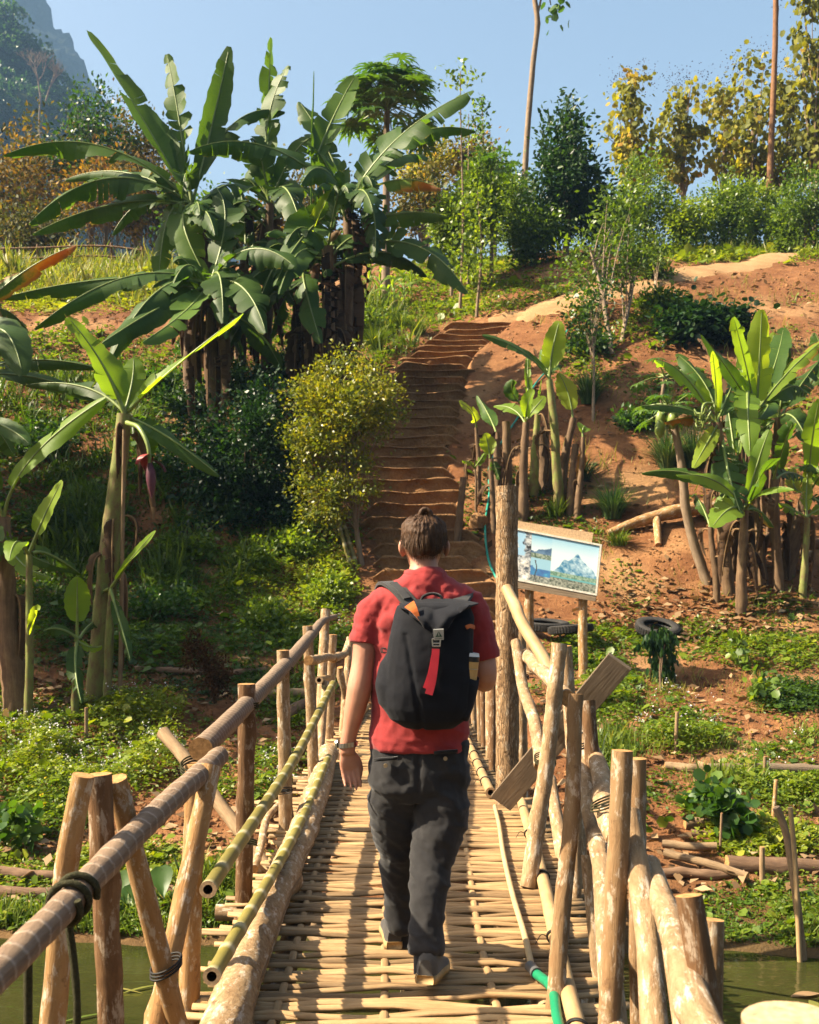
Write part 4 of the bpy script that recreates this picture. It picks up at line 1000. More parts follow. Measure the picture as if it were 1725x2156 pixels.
clump2('thick pale leaning stem in the right clump with leaves crossing its neighbour', (1650, 1235), (1700, 1040), 16.4, [
    (1700, 960, 1725, 840, 50, 0.5, D(tear=0.2, droop=0.1)), (1690, 950, 1720, 990, 44, 0.25, D(mat='banana')), (1750, 960, 1800, 930, 50, 0.4, {}), (1660, 1040, 1672, 985, 34, 0.75, D(fold=0.6, droop=0, tear=0.05)), (1740, 1060, 1800, 1120, 44, 0.2, D(mat='banana'))], 0.15, 0.09, 34, 'pstem_brown', 3)
clump2('right clump plant with dark shaded leaves at the back', (1625, 1215), (1640, 880), 17.4, [
    (1600, 800, 1570, 770, 46, 0.2, D(mat='banana')), (1690, 800, 1725, 760, 50, 0.3, D(mat='banana')), (1670, 850, 1700, 930, 50, 0.15, D(mat='banana')), (1610, 900, 1560, 930, 40, 0.3, D(mat='banana')), (1700, 880, 1740, 920, 40, 0.4, D(mat='banana')), (1650, 820, 1662, 730, 44, 0.25, D(mat='banana', droop=0.1))], 0.10, 0.07, 35, 'pstem_brown', 4)
clump2('slim sucker in the right clump with a withered stalk', (1510, 1250), (1497, 1110), 15.8, [(1480, 1060, 1462, 1040, 30, 0.3, D(mat='banana')), (1520, 1060, 1535, 1020, 30, 0.4, {})], 0.06, 0.04, 36, 'pstem_brown', 2)
clump2('straight dry stem in the right clump carrying one tall yellowing leaf', (1608, 1240), (1585, 1000), 16.2, [(1590, 900, 1583, 830, 30, 0.6, D(tear=0.4, dry=0.2, droop=0.1)), (1560, 960, 1530, 990, 34, 0.3, D(mat='banana'))], 0.075, 0.05, 37, 'pstem_brown', 4)
clump2('small sucker beside the thick pale stem of the right clump', (1690, 1225), (1700, 1090), 15.8, [(1695, 1040, 1702, 980, 30, 0.7, D(fold=0.6, droop=0)), (1740, 1060, 1780, 1050, 34, 0.5, {}), (1665, 1070, 1640, 1060, 26, 0.4, {})], 0.06, 0.04, 38, 'pstem_green', 1)
banana('dead dry leaf stalk standing up from the right clump', (1520, 1230), (1518, 960), 16.3, [(1535, 740, 1470, 712, 26, 0.6, D(mat='banana_dry', tear=0.8, droop=0.8, base=(1518, 960), ribmat='midrib_dry', rib=0.02))], 0.07, 0.05, seed=39, dry=3)
# far right banana behind
banana('banana plant at the right edge uphill of the clump', (1780, 1130), (1770, 860), 18.2, [(1730, 770, 1690, 800, 50, 0.3, {}), (1740, 740, 1715, 700, 50, 0.4, {}), (1800, 740, 1860, 760, 50, 0.3, {}), (1760, 720, 1770, 640, 50, 0.4, D(droop=0.1))], 0.12, 0.08, seed=40, dry=3)

for k, (lab, b0, c0, Y, lv) in enumerate((
    ('thin brown stem in the right clump with folded young leaves', (1545, 1235), (1548, 980), 16.5, [(1560, 900, 1575, 845, 34, 0.6, D(fold=0.7, droop=0)), (1520, 920, 1490, 930, 32, 0.3, D(mat='banana')), (1540, 880, 1520, 800, 36, 0.4, D(mat='banana'))]),
    ('stem of the right clump hidden among dead sheaths', (1575, 1225), (1560, 930), 17.0, [(1545, 850, 1500, 830, 44, 0.35, D(mat='banana')), (1600, 850, 1650, 870, 44, 0.5, {}), (1570, 830, 1560, 740, 44, 0.45, D(droop=0.1))]),
    ('short thick stem of the right clump with split dry bark', (1640, 1230), (1632, 1010), 16.0, [(1650, 930, 1670, 890, 40, 0.4, D(mat='banana')), (1610, 940, 1590, 1000, 40, 0.25, D(mat='banana')), (1660, 980, 1700, 1010, 40, 0.3, D(mat='banana'))]),
    ('stem at the uphill side of the right clump with torn tall leaf', (1610, 1200), (1612, 880), 17.8, [(1610, 790, 1630, 700, 46, 0.65, D(droop=0.1, tear=0.4)), (1570, 800, 1530, 790, 44, 0.3, D(mat='banana')), (1660, 800, 1710, 820, 44, 0.3, D(mat='banana'))]))):
    clump2(lab, b0, c0, Y, lv, 0.085, 0.06, 60 + k, 'pstem_brown', 6)

# hanging flower bud of the tall plant on the left bank, green fruit of the right clump
m_fb = plain_mat('purple_bract', (0.10, 0.028, 0.045), 0.5, 0.3, 0.3, 20); m_rb = plain_mat('red_bract', (0.30, 0.035, 0.03), 0.5, 0.3, 0.2, 20)
tube_obj('flower_stalk', [P(268, 890, 12.3), P(296, 905, 12.0), P(312, 940, 11.9), P(316, 985, 11.9)], [0.03, 0.026, 0.02], [M['midrib'], M['midrib']], F1, n=18, seg=8)
bud = tube_obj('flower_bud', [P(316, 975, 11.9), P(318, 1000, 11.9), P(320, 1048, 11.9)], [0.025, 0.052, 0.056, 0.036, 0.008], [m_fb, m_fb], F1, n=14, seg=14)
for k, a in enumerate((0.4, 2.2, 3.9)):
    c0 = P(316, 972 - 6 * k, 11.9); d_ = Vector((math.cos(a), math.sin(a), 0)); s_ = Vector((-d_.y, d_.x, 0))
    mb = MB(); mb.grid([[c0 + d_ * (0.03 + 0.16 * math.sin(t * 1.4)) + Vector((0, 0, 0.02 - 0.13 * t * t)) + s_ * (f * 0.075 * math.sin(PI * min(0.98, t * 0.85 + 0.12))) - d_ * abs(f) * 0.03 for f in (-1, -0.5, 0, 0.5, 1)] for t in np.linspace(0, 1, 8)])
    br = mb.obj('bract', [m_rb if k else m_fb]); br.parent = bud
fb = empty('banana_bunch', tuple(P(1478, 880, 15.6)), label='small green banana bunch hanging by the leaning papaya trunk', cat='bananas')
tube_obj('stalk', [P(1500, 850, 15.8), P(1482, 852, 15.6), P(1478, 910, 15.6)], [0.025, 0.015], [M['midrib'], M['midrib']], fb, n=12, seg=6)
for k in range(18):
    a = k * 2.4; c0 = P(1479, 868 + 2.2 * k, 15.6); d_ = Vector((math.cos(a), math.sin(a), 0))
    tube_obj('banana', [c0, c0 + d_ * 0.09 + Vector((0, 0, 0.01)), c0 + d_ * 0.13 + Vector((0, 0, 0.08))], [0.012, 0.02, 0.018, 0.008], [M['midrib'], M['midrib']], fb, n=7, seg=6)

# ------------------------------------------------------------------ foliage tools
LEAF4 = (np.array([(0, 0, 0), (0.5, -0.27, 0.06), (1, 0, -0.06), (0.5, 0.27, 0.06)]), np.array([(0, 1, 2, 3)]))
LEAF6 = (np.array([(0, 0, 0), (0.3, -0.26, 0.05), (0.72, -0.2, 0.02), (1, 0, -0.12), (0.72, 0.2, 0.02), (0.3, 0.26, 0.05)]), np.array([(0, 1, 2, 3), (0, 3, 4, 5)]))
LEAFR = (np.array([(0, 0, 0), (0.25, -0.42, 0.05), (0.75, -0.38, 0.0), (1, 0, -0.1), (0.75, 0.38, 0.0), (0.25, 0.42, 0.05)]), np.array([(0, 1, 2, 3), (0, 3, 4, 5)]))
BLADE = (np.array([(0, -0.03, 0), (0, 0.03, 0), (0.45, -0.028, 0.06), (0.45, 0.028, 0.06), (0.8, -0.018, 0.0), (0.8, 0.018, 0.0), (1.0, -0.002, -0.12), (1.0, 0.002, -0.12)]), np.array([(0, 1, 3, 2), (2, 3, 5, 4), (4, 5, 7, 6)]))

def scatter(tmpl, pos, ax, nr, size, tint):
    """copies of a template at pos, long axis ax, normal hint nr"""
    V, Fc = tmpl; n = len(pos); k = len(V)
    ax = ax / (np.linalg.norm(ax, axis=1, keepdims=True) + 1e-9)
    nr = nr - ax * (ax * nr).sum(1, keepdims=True); nr = nr / (np.linalg.norm(nr, axis=1, keepdims=True) + 1e-9)
    sd = np.cross(nr, ax)
    out = (pos[:, None, :] + size[:, None, None] * (V[None, :, 0:1] * ax[:, None, :] + V[None, :, 1:2] * sd[:, None, :] + V[None, :, 2:3] * nr[:, None, :]))
    f = (np.arange(n)[:, None, None] * k + Fc[None]).reshape(-1, Fc.shape[1])
    return out.reshape(-1, 3), f, np.repeat(tint, k)

def join(parts):
    V = []; Fs = []; T = []; o = 0
    for v, f, t in parts:
        V.append(v); Fs.append(f + o); T.append(t); o += len(v)
    return np.concatenate(V), np.concatenate(Fs), np.concatenate(T)

def rand_unit(r, n):
    v = r.normal(size=(n, 3)); return v / np.linalg.norm(v, axis=1, keepdims=True)

def crown_pts(r, blobs, nclump, n, sig):
    """leaf positions gathered in clumps through several ellipsoids; returns positions, outward vectors, clump tone, clump centres"""
    w = np.array([b[3] * b[4] * b[5] for b in blobs]); w = w / w.sum()
    pick = r.choice(len(blobs), nclump, p=w)
    B = np.array([b[:6] for b in blobs])[pick]
    d = rand_unit(r, nclump); rad = r.random(nclump) ** (1 / 2.2)
    C = B[:, :3] + d * rad[:, None] * B[:, 3:6]
    tone = r.normal(0, 0.13, nclump)
    ci = r.integers(0, nclump, n)
    sz = np.asarray(sig) * r.uniform(0.6, 1.3, nclump)[ci][:, None]
    p = C[ci] + r.normal(size=(n, 3)) * sz
    outw = p - B[ci][:, :3]
    return p, outw, tone[ci], C

def tree(name, label, cat, base, blobs, n, size, mat, trunk_mat, tr, nclump=40, sig=0.16, seed=0, tmpl=LEAF4, limbs=9, mids=(), up=0.6, droop=0.0, group=None, tint0=0.5, fork=0.45, twigr=0.3, stems=1, crown_name='crown'):
    r = np.random.default_rng(seed + 100); base = Vector(base)
    e = empty(name, tuple(base), label=label, cat=cat, group=group)
    p, outw, tone, C = crown_pts(r, blobs, nclump, n, sig)
    ax = outw * 0.6 + rand_unit(r, n) * np.linalg.norm(outw, axis=1, keepdims=True).mean() * 0.9; ax[:, 2] -= droop
    nr = rand_unit(r, n) + np.array([0, 0, up])
    V, Fc, T = scatter(tmpl, p, ax, nr, size * r.uniform(0.6, 1.25, n), np.clip(tint0 + tone + r.normal(0, 0.14, n), 0, 1))
    np_obj(crown_name, V, Fc, [M[mat]], e, tint=T)
    mb = MB(); cz = np.mean([b[2] for b in blobs]); cx = np.mean([b[0] for b in blobs]); cyy = np.mean([b[1] for b in blobs])
    top = Vector((cx, cyy, cz))
    rr = random.Random(seed)
    for s in range(stems):
        off = Vector((rr.uniform(-1, 1), rr.uniform(-1, 1), 0)) * (0.0 if stems == 1 else tr * 4)
        tp = top + off * 4
        path = spline([base + off * 0.6 - Vector((0, 0, 0.1))] + [Vector(q) for q in mids] + [tp], 16)
        add_tube(mb, path, [tr, tr * 0.75, tr * 0.35], n=18, seg=8, rough=0.06, bend=tr * 0.8, seed=seed + s)
        for k in range(limbs):
            st = path[int(np.clip(len(path) * rr.uniform(fork, 0.97), 0, len(path) - 1))]
            en = Vector(C[rr.randrange(len(C))]); md = st.lerp(en, 0.5) + Vector((0, 0, (en - st).length * 0.08))
            add_tube(mb, [st, md, en], [tr * twigr, tr * twigr * 0.65, tr * twigr * 0.25], n=7, seg=5, cap=False)
    mb.obj('trunk', [M[trunk_mat], M['cut']], e)
    return e

M['yellowgreen'] = leaf_mat('yellow_green_leaf', [(0.0, (0.05, 0.085, 0.012)), (0.35, (0.13, 0.17, 0.018)), (0.7, (0.27, 0.27, 0.02)), (1.0, (0.42, 0.33, 0.03))], 0.4, (1.15, 1.05, 0.3), 0.4, 0.4)
M['darkleaf'] = leaf_mat('dark_glossy_leaf', [(0.0, (0.008, 0.022, 0.008)), (0.5, (0.02, 0.055, 0.014)), (1.0, (0.06, 0.11, 0.02))], 0.25, (1.1, 1.2, 0.4), 0.42, 0.25)
M['midleaf'] = leaf_mat('mid_green_leaf', [(0.0, (0.018, 0.05, 0.012)), (0.5, (0.05, 0.12, 0.018)), (1.0, (0.13, 0.21, 0.025))], 0.38, (1.15, 1.15, 0.3), 0.42, 0.4)
M['brightleaf'] = leaf_mat('bright_green_leaf', [(0.0, (0.04, 0.085, 0.012)), (0.5, (0.12, 0.20, 0.02)), (1.0, (0.26, 0.33, 0.03))], 0.42, (1.15, 1.1, 0.28), 0.42, 0.4)
M['teak'] = leaf_mat('olive_brown_leaf', [(0.0, (0.10, 0.115, 0.02)), (0.35, (0.22, 0.24, 0.03)), (0.6, (0.36, 0.33, 0.045)), (0.85, (0.46, 0.30, 0.045)), (1.0, (0.30, 0.13, 0.035))], 0.45, (1.15, 1.0, 0.35), 0.6, 0.25)
M['scrub'] = leaf_mat('autumn_scrub_leaf', [(0.0, (0.035, 0.045, 0.014)), (0.35, (0.09, 0.10, 0.02)), (0.6, (0.20, 0.14, 0.03)), (0.85, (0.36, 0.20, 0.025)), (1.0, (0.15, 0.07, 0.035))], 0.3, (1.1, 1.0, 0.4), 0.65, 0.2)
M['grass'] = leaf_mat('grass_blade', [(0.0, (0.03, 0.055, 0.012)), (0.45, (0.085, 0.14, 0.02)), (0.8, (0.18, 0.23, 0.035)), (1.0, (0.30, 0.26, 0.07))], 0.35, (1.1, 1.1, 0.35), 0.5, 0.3)
M['lemongrass'] = leaf_mat('lemongrass_blade', [(0.0, (0.02, 0.055, 0.018)), (0.6, (0.06, 0.12, 0.035)), (1.0, (0.17, 0.22, 0.07))], 0.3, (1.1, 1.1, 0.5), 0.45, 0.35)
M['weed'] = leaf_mat('weed_leaf', [(0.0, (0.025, 0.055, 0.010)), (0.4, (0.08, 0.15, 0.014)), (0.75, (0.19, 0.25, 0.018)), (1.0, (0.32, 0.33, 0.03))], 0.38, (1.1, 1.1, 0.3), 0.45, 0.35)
M['straw'] = leaf_mat('dry_litter', [(0.0, (0.08, 0.045, 0.022)), (0.5, (0.24, 0.145, 0.07)), (1.0, (0.48, 0.34, 0.19))], 0.1, (1, 0.9, 0.6), 0.85, 0.15)
M['petal_white'] = leaf_mat('white_petal', [(0.0, (0.62, 0.58, 0.60)), (1.0, (0.85, 0.82, 0.84))], 0.3, (1, 1, 1), 0.6, 0.2, tgain=1.0)
M['petal_yellow'] = leaf_mat('yellow_petal', [(0.0, (0.60, 0.42, 0.01)), (1.0, (0.80, 0.62, 0.03))], 0.3, (1, 1, 0.6), 0.6, 0.2, tgain=1.0)
M['brownweed'] = leaf_mat('withered_leaf', [(0.0, (0.03, 0.015, 0.008)), (0.5, (0.075, 0.036, 0.015)), (1.0, (0.17, 0.085, 0.03))], 0.1, (1, 0.9, 0.6), 0.9, 0.1)

def blob(u, v, Y, ru, rv, rd=None):
    p = P(u, v, Y); k = Y / F
    return (p.x, p.y, p.z, ru * k, (rd if rd else ru) * k, rv * k)

def gb(u, Y): 
    x = (u - UC) / F * Y; return (x, Y, Hs(x, Y))

# shrubs beside the steps
tree('yellow_shrub', 'round yellow-green shrub growing beside the earth steps', 'shrub', tuple(G(765, 1190)), [blob(715, 900, 17.2, 85, 110), blob(672, 830, 17.3, 60, 62), blob(778, 835, 17.1, 66, 66), blob(640, 930, 17.2, 44, 60), blob(655, 1020, 17.1, 56, 66), blob(735, 1015, 17.0, 56, 70), blob(735, 765, 17.4, 40, 40), blob(690, 760, 17.4, 26, 36), blob(815, 880, 17.1, 36, 46), blob(790, 780, 17.2, 30, 34), blob(690, 1080, 17.0, 50, 36)], 15500, 0.075, 'yellowgreen', 'trunk', 0.05, nclump=230, sig=0.11, seed=1, limbs=46, fork=0.25, twigr=0.28, tint0=0.42, up=0.2)
tree('dark_bush', 'dense dark glossy bush below the banana grove', 'bush', tuple(G(500, 1130)), [blob(510, 960, 18.4, 135, 150), blob(430, 1000, 18.2, 75, 110), blob(585, 1040, 18.2, 85, 110), blob(570, 860, 18.8, 80, 80), blob(505, 1085, 18.0, 135, 60)], 17000, 0.10, 'darkleaf', 'trunk', 0.06, nclump=170, sig=0.17, seed=2, limbs=20, tint0=0.5)
tree('sapling', 'sparse thin sapling in bare soil above the young banana shoots', 'sapling', tuple(G(1250, 888)), [blob(1235, 690, 21.5, 40, 45), blob(1255, 620, 21.5, 35, 40)], 900, 0.10, 'midleaf', 'trunk', 0.035, nclump=34, sig=0.14, seed=3, limbs=14)
tree('small_tree', 'two stemmed small tree standing on the open slope below the path', 'tree', tuple(G(1295, 742)), [blob(1250, 560, 25, 95, 60), blob(1330, 520, 25, 75, 60), blob(1230, 630, 25, 45, 40), blob(1290, 460, 25.3, 70, 45)], 3000, 0.13, 'brightleaf', 'trunk', 0.06, nclump=75, sig=0.22, seed=4, limbs=16, stems=2, fork=0.3, tint0=0.42)
tree('small_shrub', 'small leafy shrub at the bend of the dirt path', 'shrub', tuple(G(1380, 612)), [blob(1382, 555, 28.0, 40, 36)], 1700, 0.12, 'brightleaf', 'trunk', 0.04, nclump=40, sig=0.15, seed=5, limbs=10, fork=0.2, tint0=0.4)
tree('vine_mound', 'dark green mound of creeping vine on the red slope', 'vine', tuple(G(1480, 715)), [blob(1470, 690, 23.6, 95, 34, 60), blob(1540, 685, 23.6, 50, 28, 50)], 4200, 0.14, 'darkleaf', 'twig', 0.03, nclump=90, sig=0.16, seed=6, tmpl=LEAFR, tint0=0.55, up=1.5)
tree('dark_tree', 'conical dark green citrus tree on the ridge before the pale trunk', 'tree', gb(1190, 32), [blob(1192, 230, 32, 28, 45), blob(1190, 300, 32, 50, 60), blob(1190, 380, 32, 78, 60), blob(1195, 440, 32, 80, 50)], 7500, 0.17, 'darkleaf', 'trunk', 0.11, nclump=150, sig=0.22, seed=7, limbs=16, tmpl=LEAF6, tint0=0.5)
# bright bushes along the ridge
RB = [(950, 470, 30, 34, 60, 'thin yellowish bush between the banana grove and the cut stump'), (1012, 400, 31, 42, 62, 'pale green leafy bush left of the cut stump'), (1085, 440, 33.5, 50, 60, 'yellow-green bush hiding the foot of the pale tall trunk'),
      (1130, 480, 31, 50, 44, 'low bush in front of the dark citrus tree'), (1275, 450, 33, 52, 44, 'bright bush between the citrus tree and the first teak'), (1355, 405, 34.5, 55, 78, 'bright bush below the first teak tree'), (1450, 462, 34, 50, 36, 'bright bush below the second teak tree'), (1532, 425, 34.5, 46, 62, 'bright bush just left of the reddish trunk'),
      (1590, 440, 35.5, 44, 50, 'bush behind the foot of the reddish trunk'), (1700, 430, 33, 62, 85, 'tall glossy bush right of the reddish trunk'), (1665, 470, 33.8, 40, 40, 'low bush beside the spiky plants'), (1800, 440, 33, 70, 70, 'bright bush at the path end of the ridge')]
for k, (u, v, Y, ru, rv, lab) in enumerate(RB):
    tree('ridge_bush', lab, 'bush', gb(u, Y), [blob(u, v, Y, ru, rv), blob(u - ru * 0.5, v + rv * 0.35, Y, ru * 0.6, rv * 0.6), blob(u + ru * 0.5, v + rv * 0.2, Y - 0.4, ru * 0.6, rv * 0.6), blob(u, v + rv * 0.9, Y, ru * 0.9, rv * 0.4), blob(u, v + rv * 1.4, Y, ru * 0.8, rv * 0.35), blob(u + ru * (0.7 * math.sin(k * 2.7)), v - rv * 0.75, Y, ru * 0.32, rv * 0.55)], 5000, 0.13, 'brightleaf', 'trunk', 0.05, nclump=120, sig=0.17, seed=20 + k, limbs=12, fork=0.2, group='bushes along the ridge', tint0=[0.6, 0.5, 0.55, 0.3, 0.45, 0.4][k % 6])
# teaks with large loose leaves
TK = [(1330, 400, [(1335, 200, 38, 45), (1325, 270, 55, 50), (1350, 340, 60, 40)], 39, 'first teak tree from the citrus tree, slim olive crown with brown leaves'),
      (1440, 400, [(1450, 190, 35, 30), (1440, 260, 55, 50), (1430, 340, 60, 45)], 40, 'second teak tree with feathery seed heads'),
      (1520, 420, [(1520, 220, 40, 50), (1530, 320, 45, 55)], 41, 'thin teak tree between the second teak and the reddish trunk'),
      (1585, 400, [(1585, 160, 38, 50), (1575, 250, 60, 60), (1590, 340, 60, 60)], 39, 'broad teak tree right behind the reddish trunk'),
      (1660, 400, [(1660, 190, 40, 60), (1650, 280, 50, 60), (1665, 350, 55, 50)], 40, 'teak tree between the reddish trunk and the tallest teak'),
      (1715, 430, [(1700, 20, 40, 60), (1710, 110, 48, 60), (1720, 210, 50, 60), (1715, 310, 55, 60)], 38, 'tallest teak tree, reaching above the others on the ridge'),
      (1790, 430, [(1790, 120, 50, 70), (1790, 240, 60, 70)], 39, 'teak tree beyond the tallest one')]
for k, (u, v, bl, Y, lab) in enumerate(TK):
    e = tree('teak_tree', lab, 'tree', gb(u, Y), [blob(a, b_, Y, c_, d_) for a, b_, c_, d_ in bl], 300 * len(bl), 0.23, 'teak', 'trunk', 0.10, nclump=22 * len(bl), sig=0.20, seed=40 + k, limbs=16, tmpl=LEAFR, droop=0.9, group='teak trees on the ridge', tint0=0.30, fork=0.3, twigr=0.35)
    r = np.random.default_rng(700 + k); sp = []
    for q in range(7):
        a, b_, c_, d_ = bl[0]; p0 = P(a + r.uniform(-40, 40), b_ - d_ * r.uniform(0.2, 1.0), Y)
        pos = np.array(p0) + r.normal(size=(40, 3)) * 0.28
        sp.append(scatter(LEAF4, np.array(pos), rand_unit(r, 40), rand_unit(r, 40), np.full(40, 0.07), r.uniform(0, 0.6, 40)))
    tag(np_obj('seed_heads', *[x for x in join(sp)[:2]], [M['brownweed']], e, tint=join(sp)[2]), kind='stuff')
# tall trunks
def tall_trunk(lab, pts, Y, r, mat, leaves):
    base = gb(pts[0][0], Y)
    e = empty('tall_tree', base, label=lab, cat='tree')
    mb = MB(); add_tube(mb, [base] + [P(u, v, Y) for u, v in pts[1:]], r, n=40, seg=12, rough=0.05, knots=10, bend=0.05, seed=5)
    mb.obj('trunk', [M[mat], M['cut']], e)
    for br in leaves.get('limbs', ()): 
        mb = MB(); add_tube(mb, [P(u, v, Y) for u, v in br], [r[-1] * 0.7, r[-1] * 0.25], n=10, seg=6); mb.obj('limb', [M[mat], M['cut']], e)
    rg = np.random.default_rng(int(pts[0][0])); p, ow, tn, C = crown_pts(rg, [blob(*q[:2], Y, *q[2:]) for q in leaves['blobs']], leaves.get('nc', 40), leaves['n'], 0.25)
    V, Fc, T = scatter(LEAFR, p, rand_unit(rg, len(p)) + np.array([0, 0, -0.8]), rand_unit(rg, len(p)) + np.array([0, 0, 0.6]), rg.uniform(0.2, 0.34, len(p)), np.clip(0.4 + tn + rg.normal(0, 0.1, len(p)), 0, 1))
    np_obj('crown', V, Fc, [M['midleaf']], e, tint=T)
tall_trunk('tall pale slender trunk forking above the citrus tree with few leaves', [(1100, 520), (1106, 380), (1114, 240), (1122, 130), (1130, 34), (1122, -20), (1118, -120)], 36, [0.13, 0.105, 0.10, 0.095, 0.09, 0.07], 'trunk', D(limbs=[((1130, 40), (1139, 0), (1150, -100)), ((1146, -30), (1155, -12), (1160, 10))], blobs=[(1163, 10, 16, 18), (1150, -130, 60, 60), (1110, -140, 50, 50)], n=420))
tall_trunk('tall reddish bare trunk rising from the ridge among the teaks', [(1618, 480), (1622, 380), (1628, 220), (1632, 80), (1633, -20), (1636, -160)], 36, [0.14, 0.11, 0.10, 0.095, 0.09, 0.08], 'trunk_red', D(blobs=[(1640, -190, 80, 50), (1600, -170, 50, 40)], n=500))

# scrub and trees on the left ridge
LS = [(30, 390, 40, 70, 120, 'scrub', 0.6, 'orange leaved scrub at the left end of the ridge'), (120, 330, 42, 85, 90, 'scrub', 0.5, 'tangled scrub below the dead tree'), (190, 270, 41, 70, 90, 'midleaf', 0.12, 'olive tree with yellow tips standing over the left scrub'), (225, 400, 39, 80, 80, 'scrub', 0.65, 'brown twiggy scrub behind the long banana leaf'),
      (290, 300, 43, 60, 70, 'scrub', 0.55, 'sparse golden scrub left of the grove top'), (330, 420, 40, 70, 70, 'scrub', 0.45, 'scrub hidden behind the grove stems'), (70, 480, 37, 90, 50, 'scrub', 0.35, 'low scrub along the wooden fence'), (-60, 400, 40, 80, 110, 'scrub', 0.5, 'scrub past the end of the wooden fence'), (430, 470, 38, 80, 50, 'midleaf', 0.6, 'leafy thicket seen between the grove stems'), (560, 480, 38, 80, 50, 'scrub', 0.4, 'yellowed thicket behind the middle of the grove'), (660, 400, 40, 70, 80, 'scrub', 0.5, 'brownish thicket under the papaya crown'),
      (890, 420, 37, 60, 60, 'scrub', 0.45, 'dry thicket behind the browned banana leaf'), (900, 340, 43, 55, 50, 'teak', 0.5, 'thin brown tree behind the browned banana leaf'), (1040, 380, 36, 40, 50, 'midleaf', 0.6, 'papaya-like bush behind the cut stump'), (1000, 330, 44, 40, 40, 'scrub', 0.4, 'far scrub on the skyline over the thin bush')]
for k, (u, v, Y, ru, rv, mt, t0, lab) in enumerate(LS):
    tree('scrub_tree', lab, 'scrub', gb(u, Y), [blob(u, v, Y, ru, rv), blob(u - ru * 0.6, v + rv * 0.5, Y, ru * 0.7, rv * 0.6), blob(u + ru * 0.6, v + rv * 0.4, Y + 1, ru * 0.7, rv * 0.6)], 2300, 0.20, mt, 'trunk', 0.07, nclump=110, sig=0.3, seed=60 + k, limbs=44, fork=0.1, group='scrub trees behind the slope', tint0=t0, twigr=0.3)
# bare tree on the hazy hill
be = empty('bare_tree', tuple(P(88, 200, 255)), label='leafless pale tree on the hazy hill', cat='tree')
mb = MB(); rr = random.Random(4)
def limb(p, d, L, r, lv):
    q = p + d * L; add_tube(mb, [p, p.lerp(q, 0.5) + Vector((rr.uniform(-1, 1), 0, rr.uniform(-0.3, 0.6))) * L * 0.06, q], [r, r * 0.6], n=5, seg=5, cap=False)
    if lv:
        for k in range(4 if lv > 1 else 3):
            dd = (d + Vector((rr.uniform(-0.8, 0.8), rr.uniform(-0.5, 0.5), rr.uniform(-0.15, 0.6)))).normalized(); limb(p.lerp(q, rr.uniform(0.55, 1)), dd, L * rr.uniform(0.5, 0.75), r * 0.55, lv - 1)
limb(P(86, 205, 255) - Vector((0, 0, 12)), Vector((0, 0, 1)), 13, 0.3, 0); limb(P(86, 205, 255), Vector((-0.15, 0, 1)), 5.5, 0.26, 4); limb(P(86, 205, 255) + Vector((1.2, 0, -1)), Vector((0.3, 0, 1)), 5.0, 0.24, 4)
mb.obj('trunk', [M['trunk'], M['trunk']], be)
# forest on the hazy hill: crowns standing out of the slope
r = np.random.default_rng(5); hv = np.empty(len(hill.data.vertices) * 3, dtype=np.float32); hill.data.vertices.foreach_get('co', hv); hv = hv.reshape(-1, 3)
uu = UC + hv[:, 0] / hv[:, 1] * F; vv = VC - (hv[:, 2] - EYE) / hv[:, 1] * F
sel = hv[(uu > -250) & (uu < 420) & (vv < 520) & (hv[:, 1] < 360)]
sel = sel[r.choice(len(sel), min(1500, len(sel)), replace=False)]
n = 90; cen = np.repeat(sel, n, 0); rad = np.repeat(r.uniform(1.8, 4.2, len(sel)), n)
dd = rand_unit(r, len(cen)); dd[:, 2] = np.abs(dd[:, 2]) * 1.1
V, Fc, T = scatter(LEAFR, cen + dd * rad[:, None] * r.uniform(0.7, 1.05, len(cen))[:, None], dd + rand_unit(r, len(cen)), dd + rand_unit(r, len(cen)) * 0.6, r.uniform(0.6, 1.1, len(cen)), np.clip(0.35 + np.repeat(r.normal(0, 0.18, len(sel)), n) + r.normal(0, 0.08, len(cen)), 0, 1))
tag(np_obj('hill_forest', V, Fc, [M['midleaf']], tint=T), kind='stuff', label='dark forest covering the hazy hill', cat='forest')

# papaya trees
PAP_V = []; PAP_F = []
for k in range(9):                                     # nine deeply cut lobes round the petiole
    a = -2.35 + 4.7 * k / 8; L = 0.5 * (1 - 0.28 * abs(a) / 2.35); d = np.array([math.cos(a), math.sin(a)]); s = np.array([-d[1], d[0]])
    def q(t, w, z): return (*(d * L * t + s * w * L), z)
    b0 = len(PAP_V)
    PAP_V += [q(0, 0, 0), q(0.3, -0.09, 0.01), q(0.3, 0.09, 0.01), q(0.5, -0.10, 0.0), q(0.5, 0.10, 0.0), q(0.72, -0.30, -0.05), q(0.62, -0.10, -0.02), q(0.72, 0.30, -0.05), q(0.62, 0.10, -0.02), q(1.0, 0, -0.13), q(0.8, -0.07, -0.05), q(0.8, 0.07, -0.05)]
    PAP_F += [tuple(b0 + i for i in f) for f in ((0, 1, 2, 0), (1, 3, 4, 2), (3, 5, 6, 6), (4, 8, 7, 7), (3, 6, 8, 4), (6, 10, 11, 8), (10, 9, 11, 11))]
def tri_fix(F_): return [tuple(dict.fromkeys(f)) for f in F_]
pap_me = bpy.data.meshes.new('papaya_leaf'); pap_me.from_pydata([tuple(v) for v in PAP_V], [], tri_fix(PAP_F)); pap_me.materials.append(M['midleaf'])
a_ = pap_me.attributes.new('tint', 'FLOAT', 'POINT'); a_.data.foreach_set('value', np.random.default_rng(3).uniform(0.45, 0.7, len(PAP_V)).astype(np.float32))
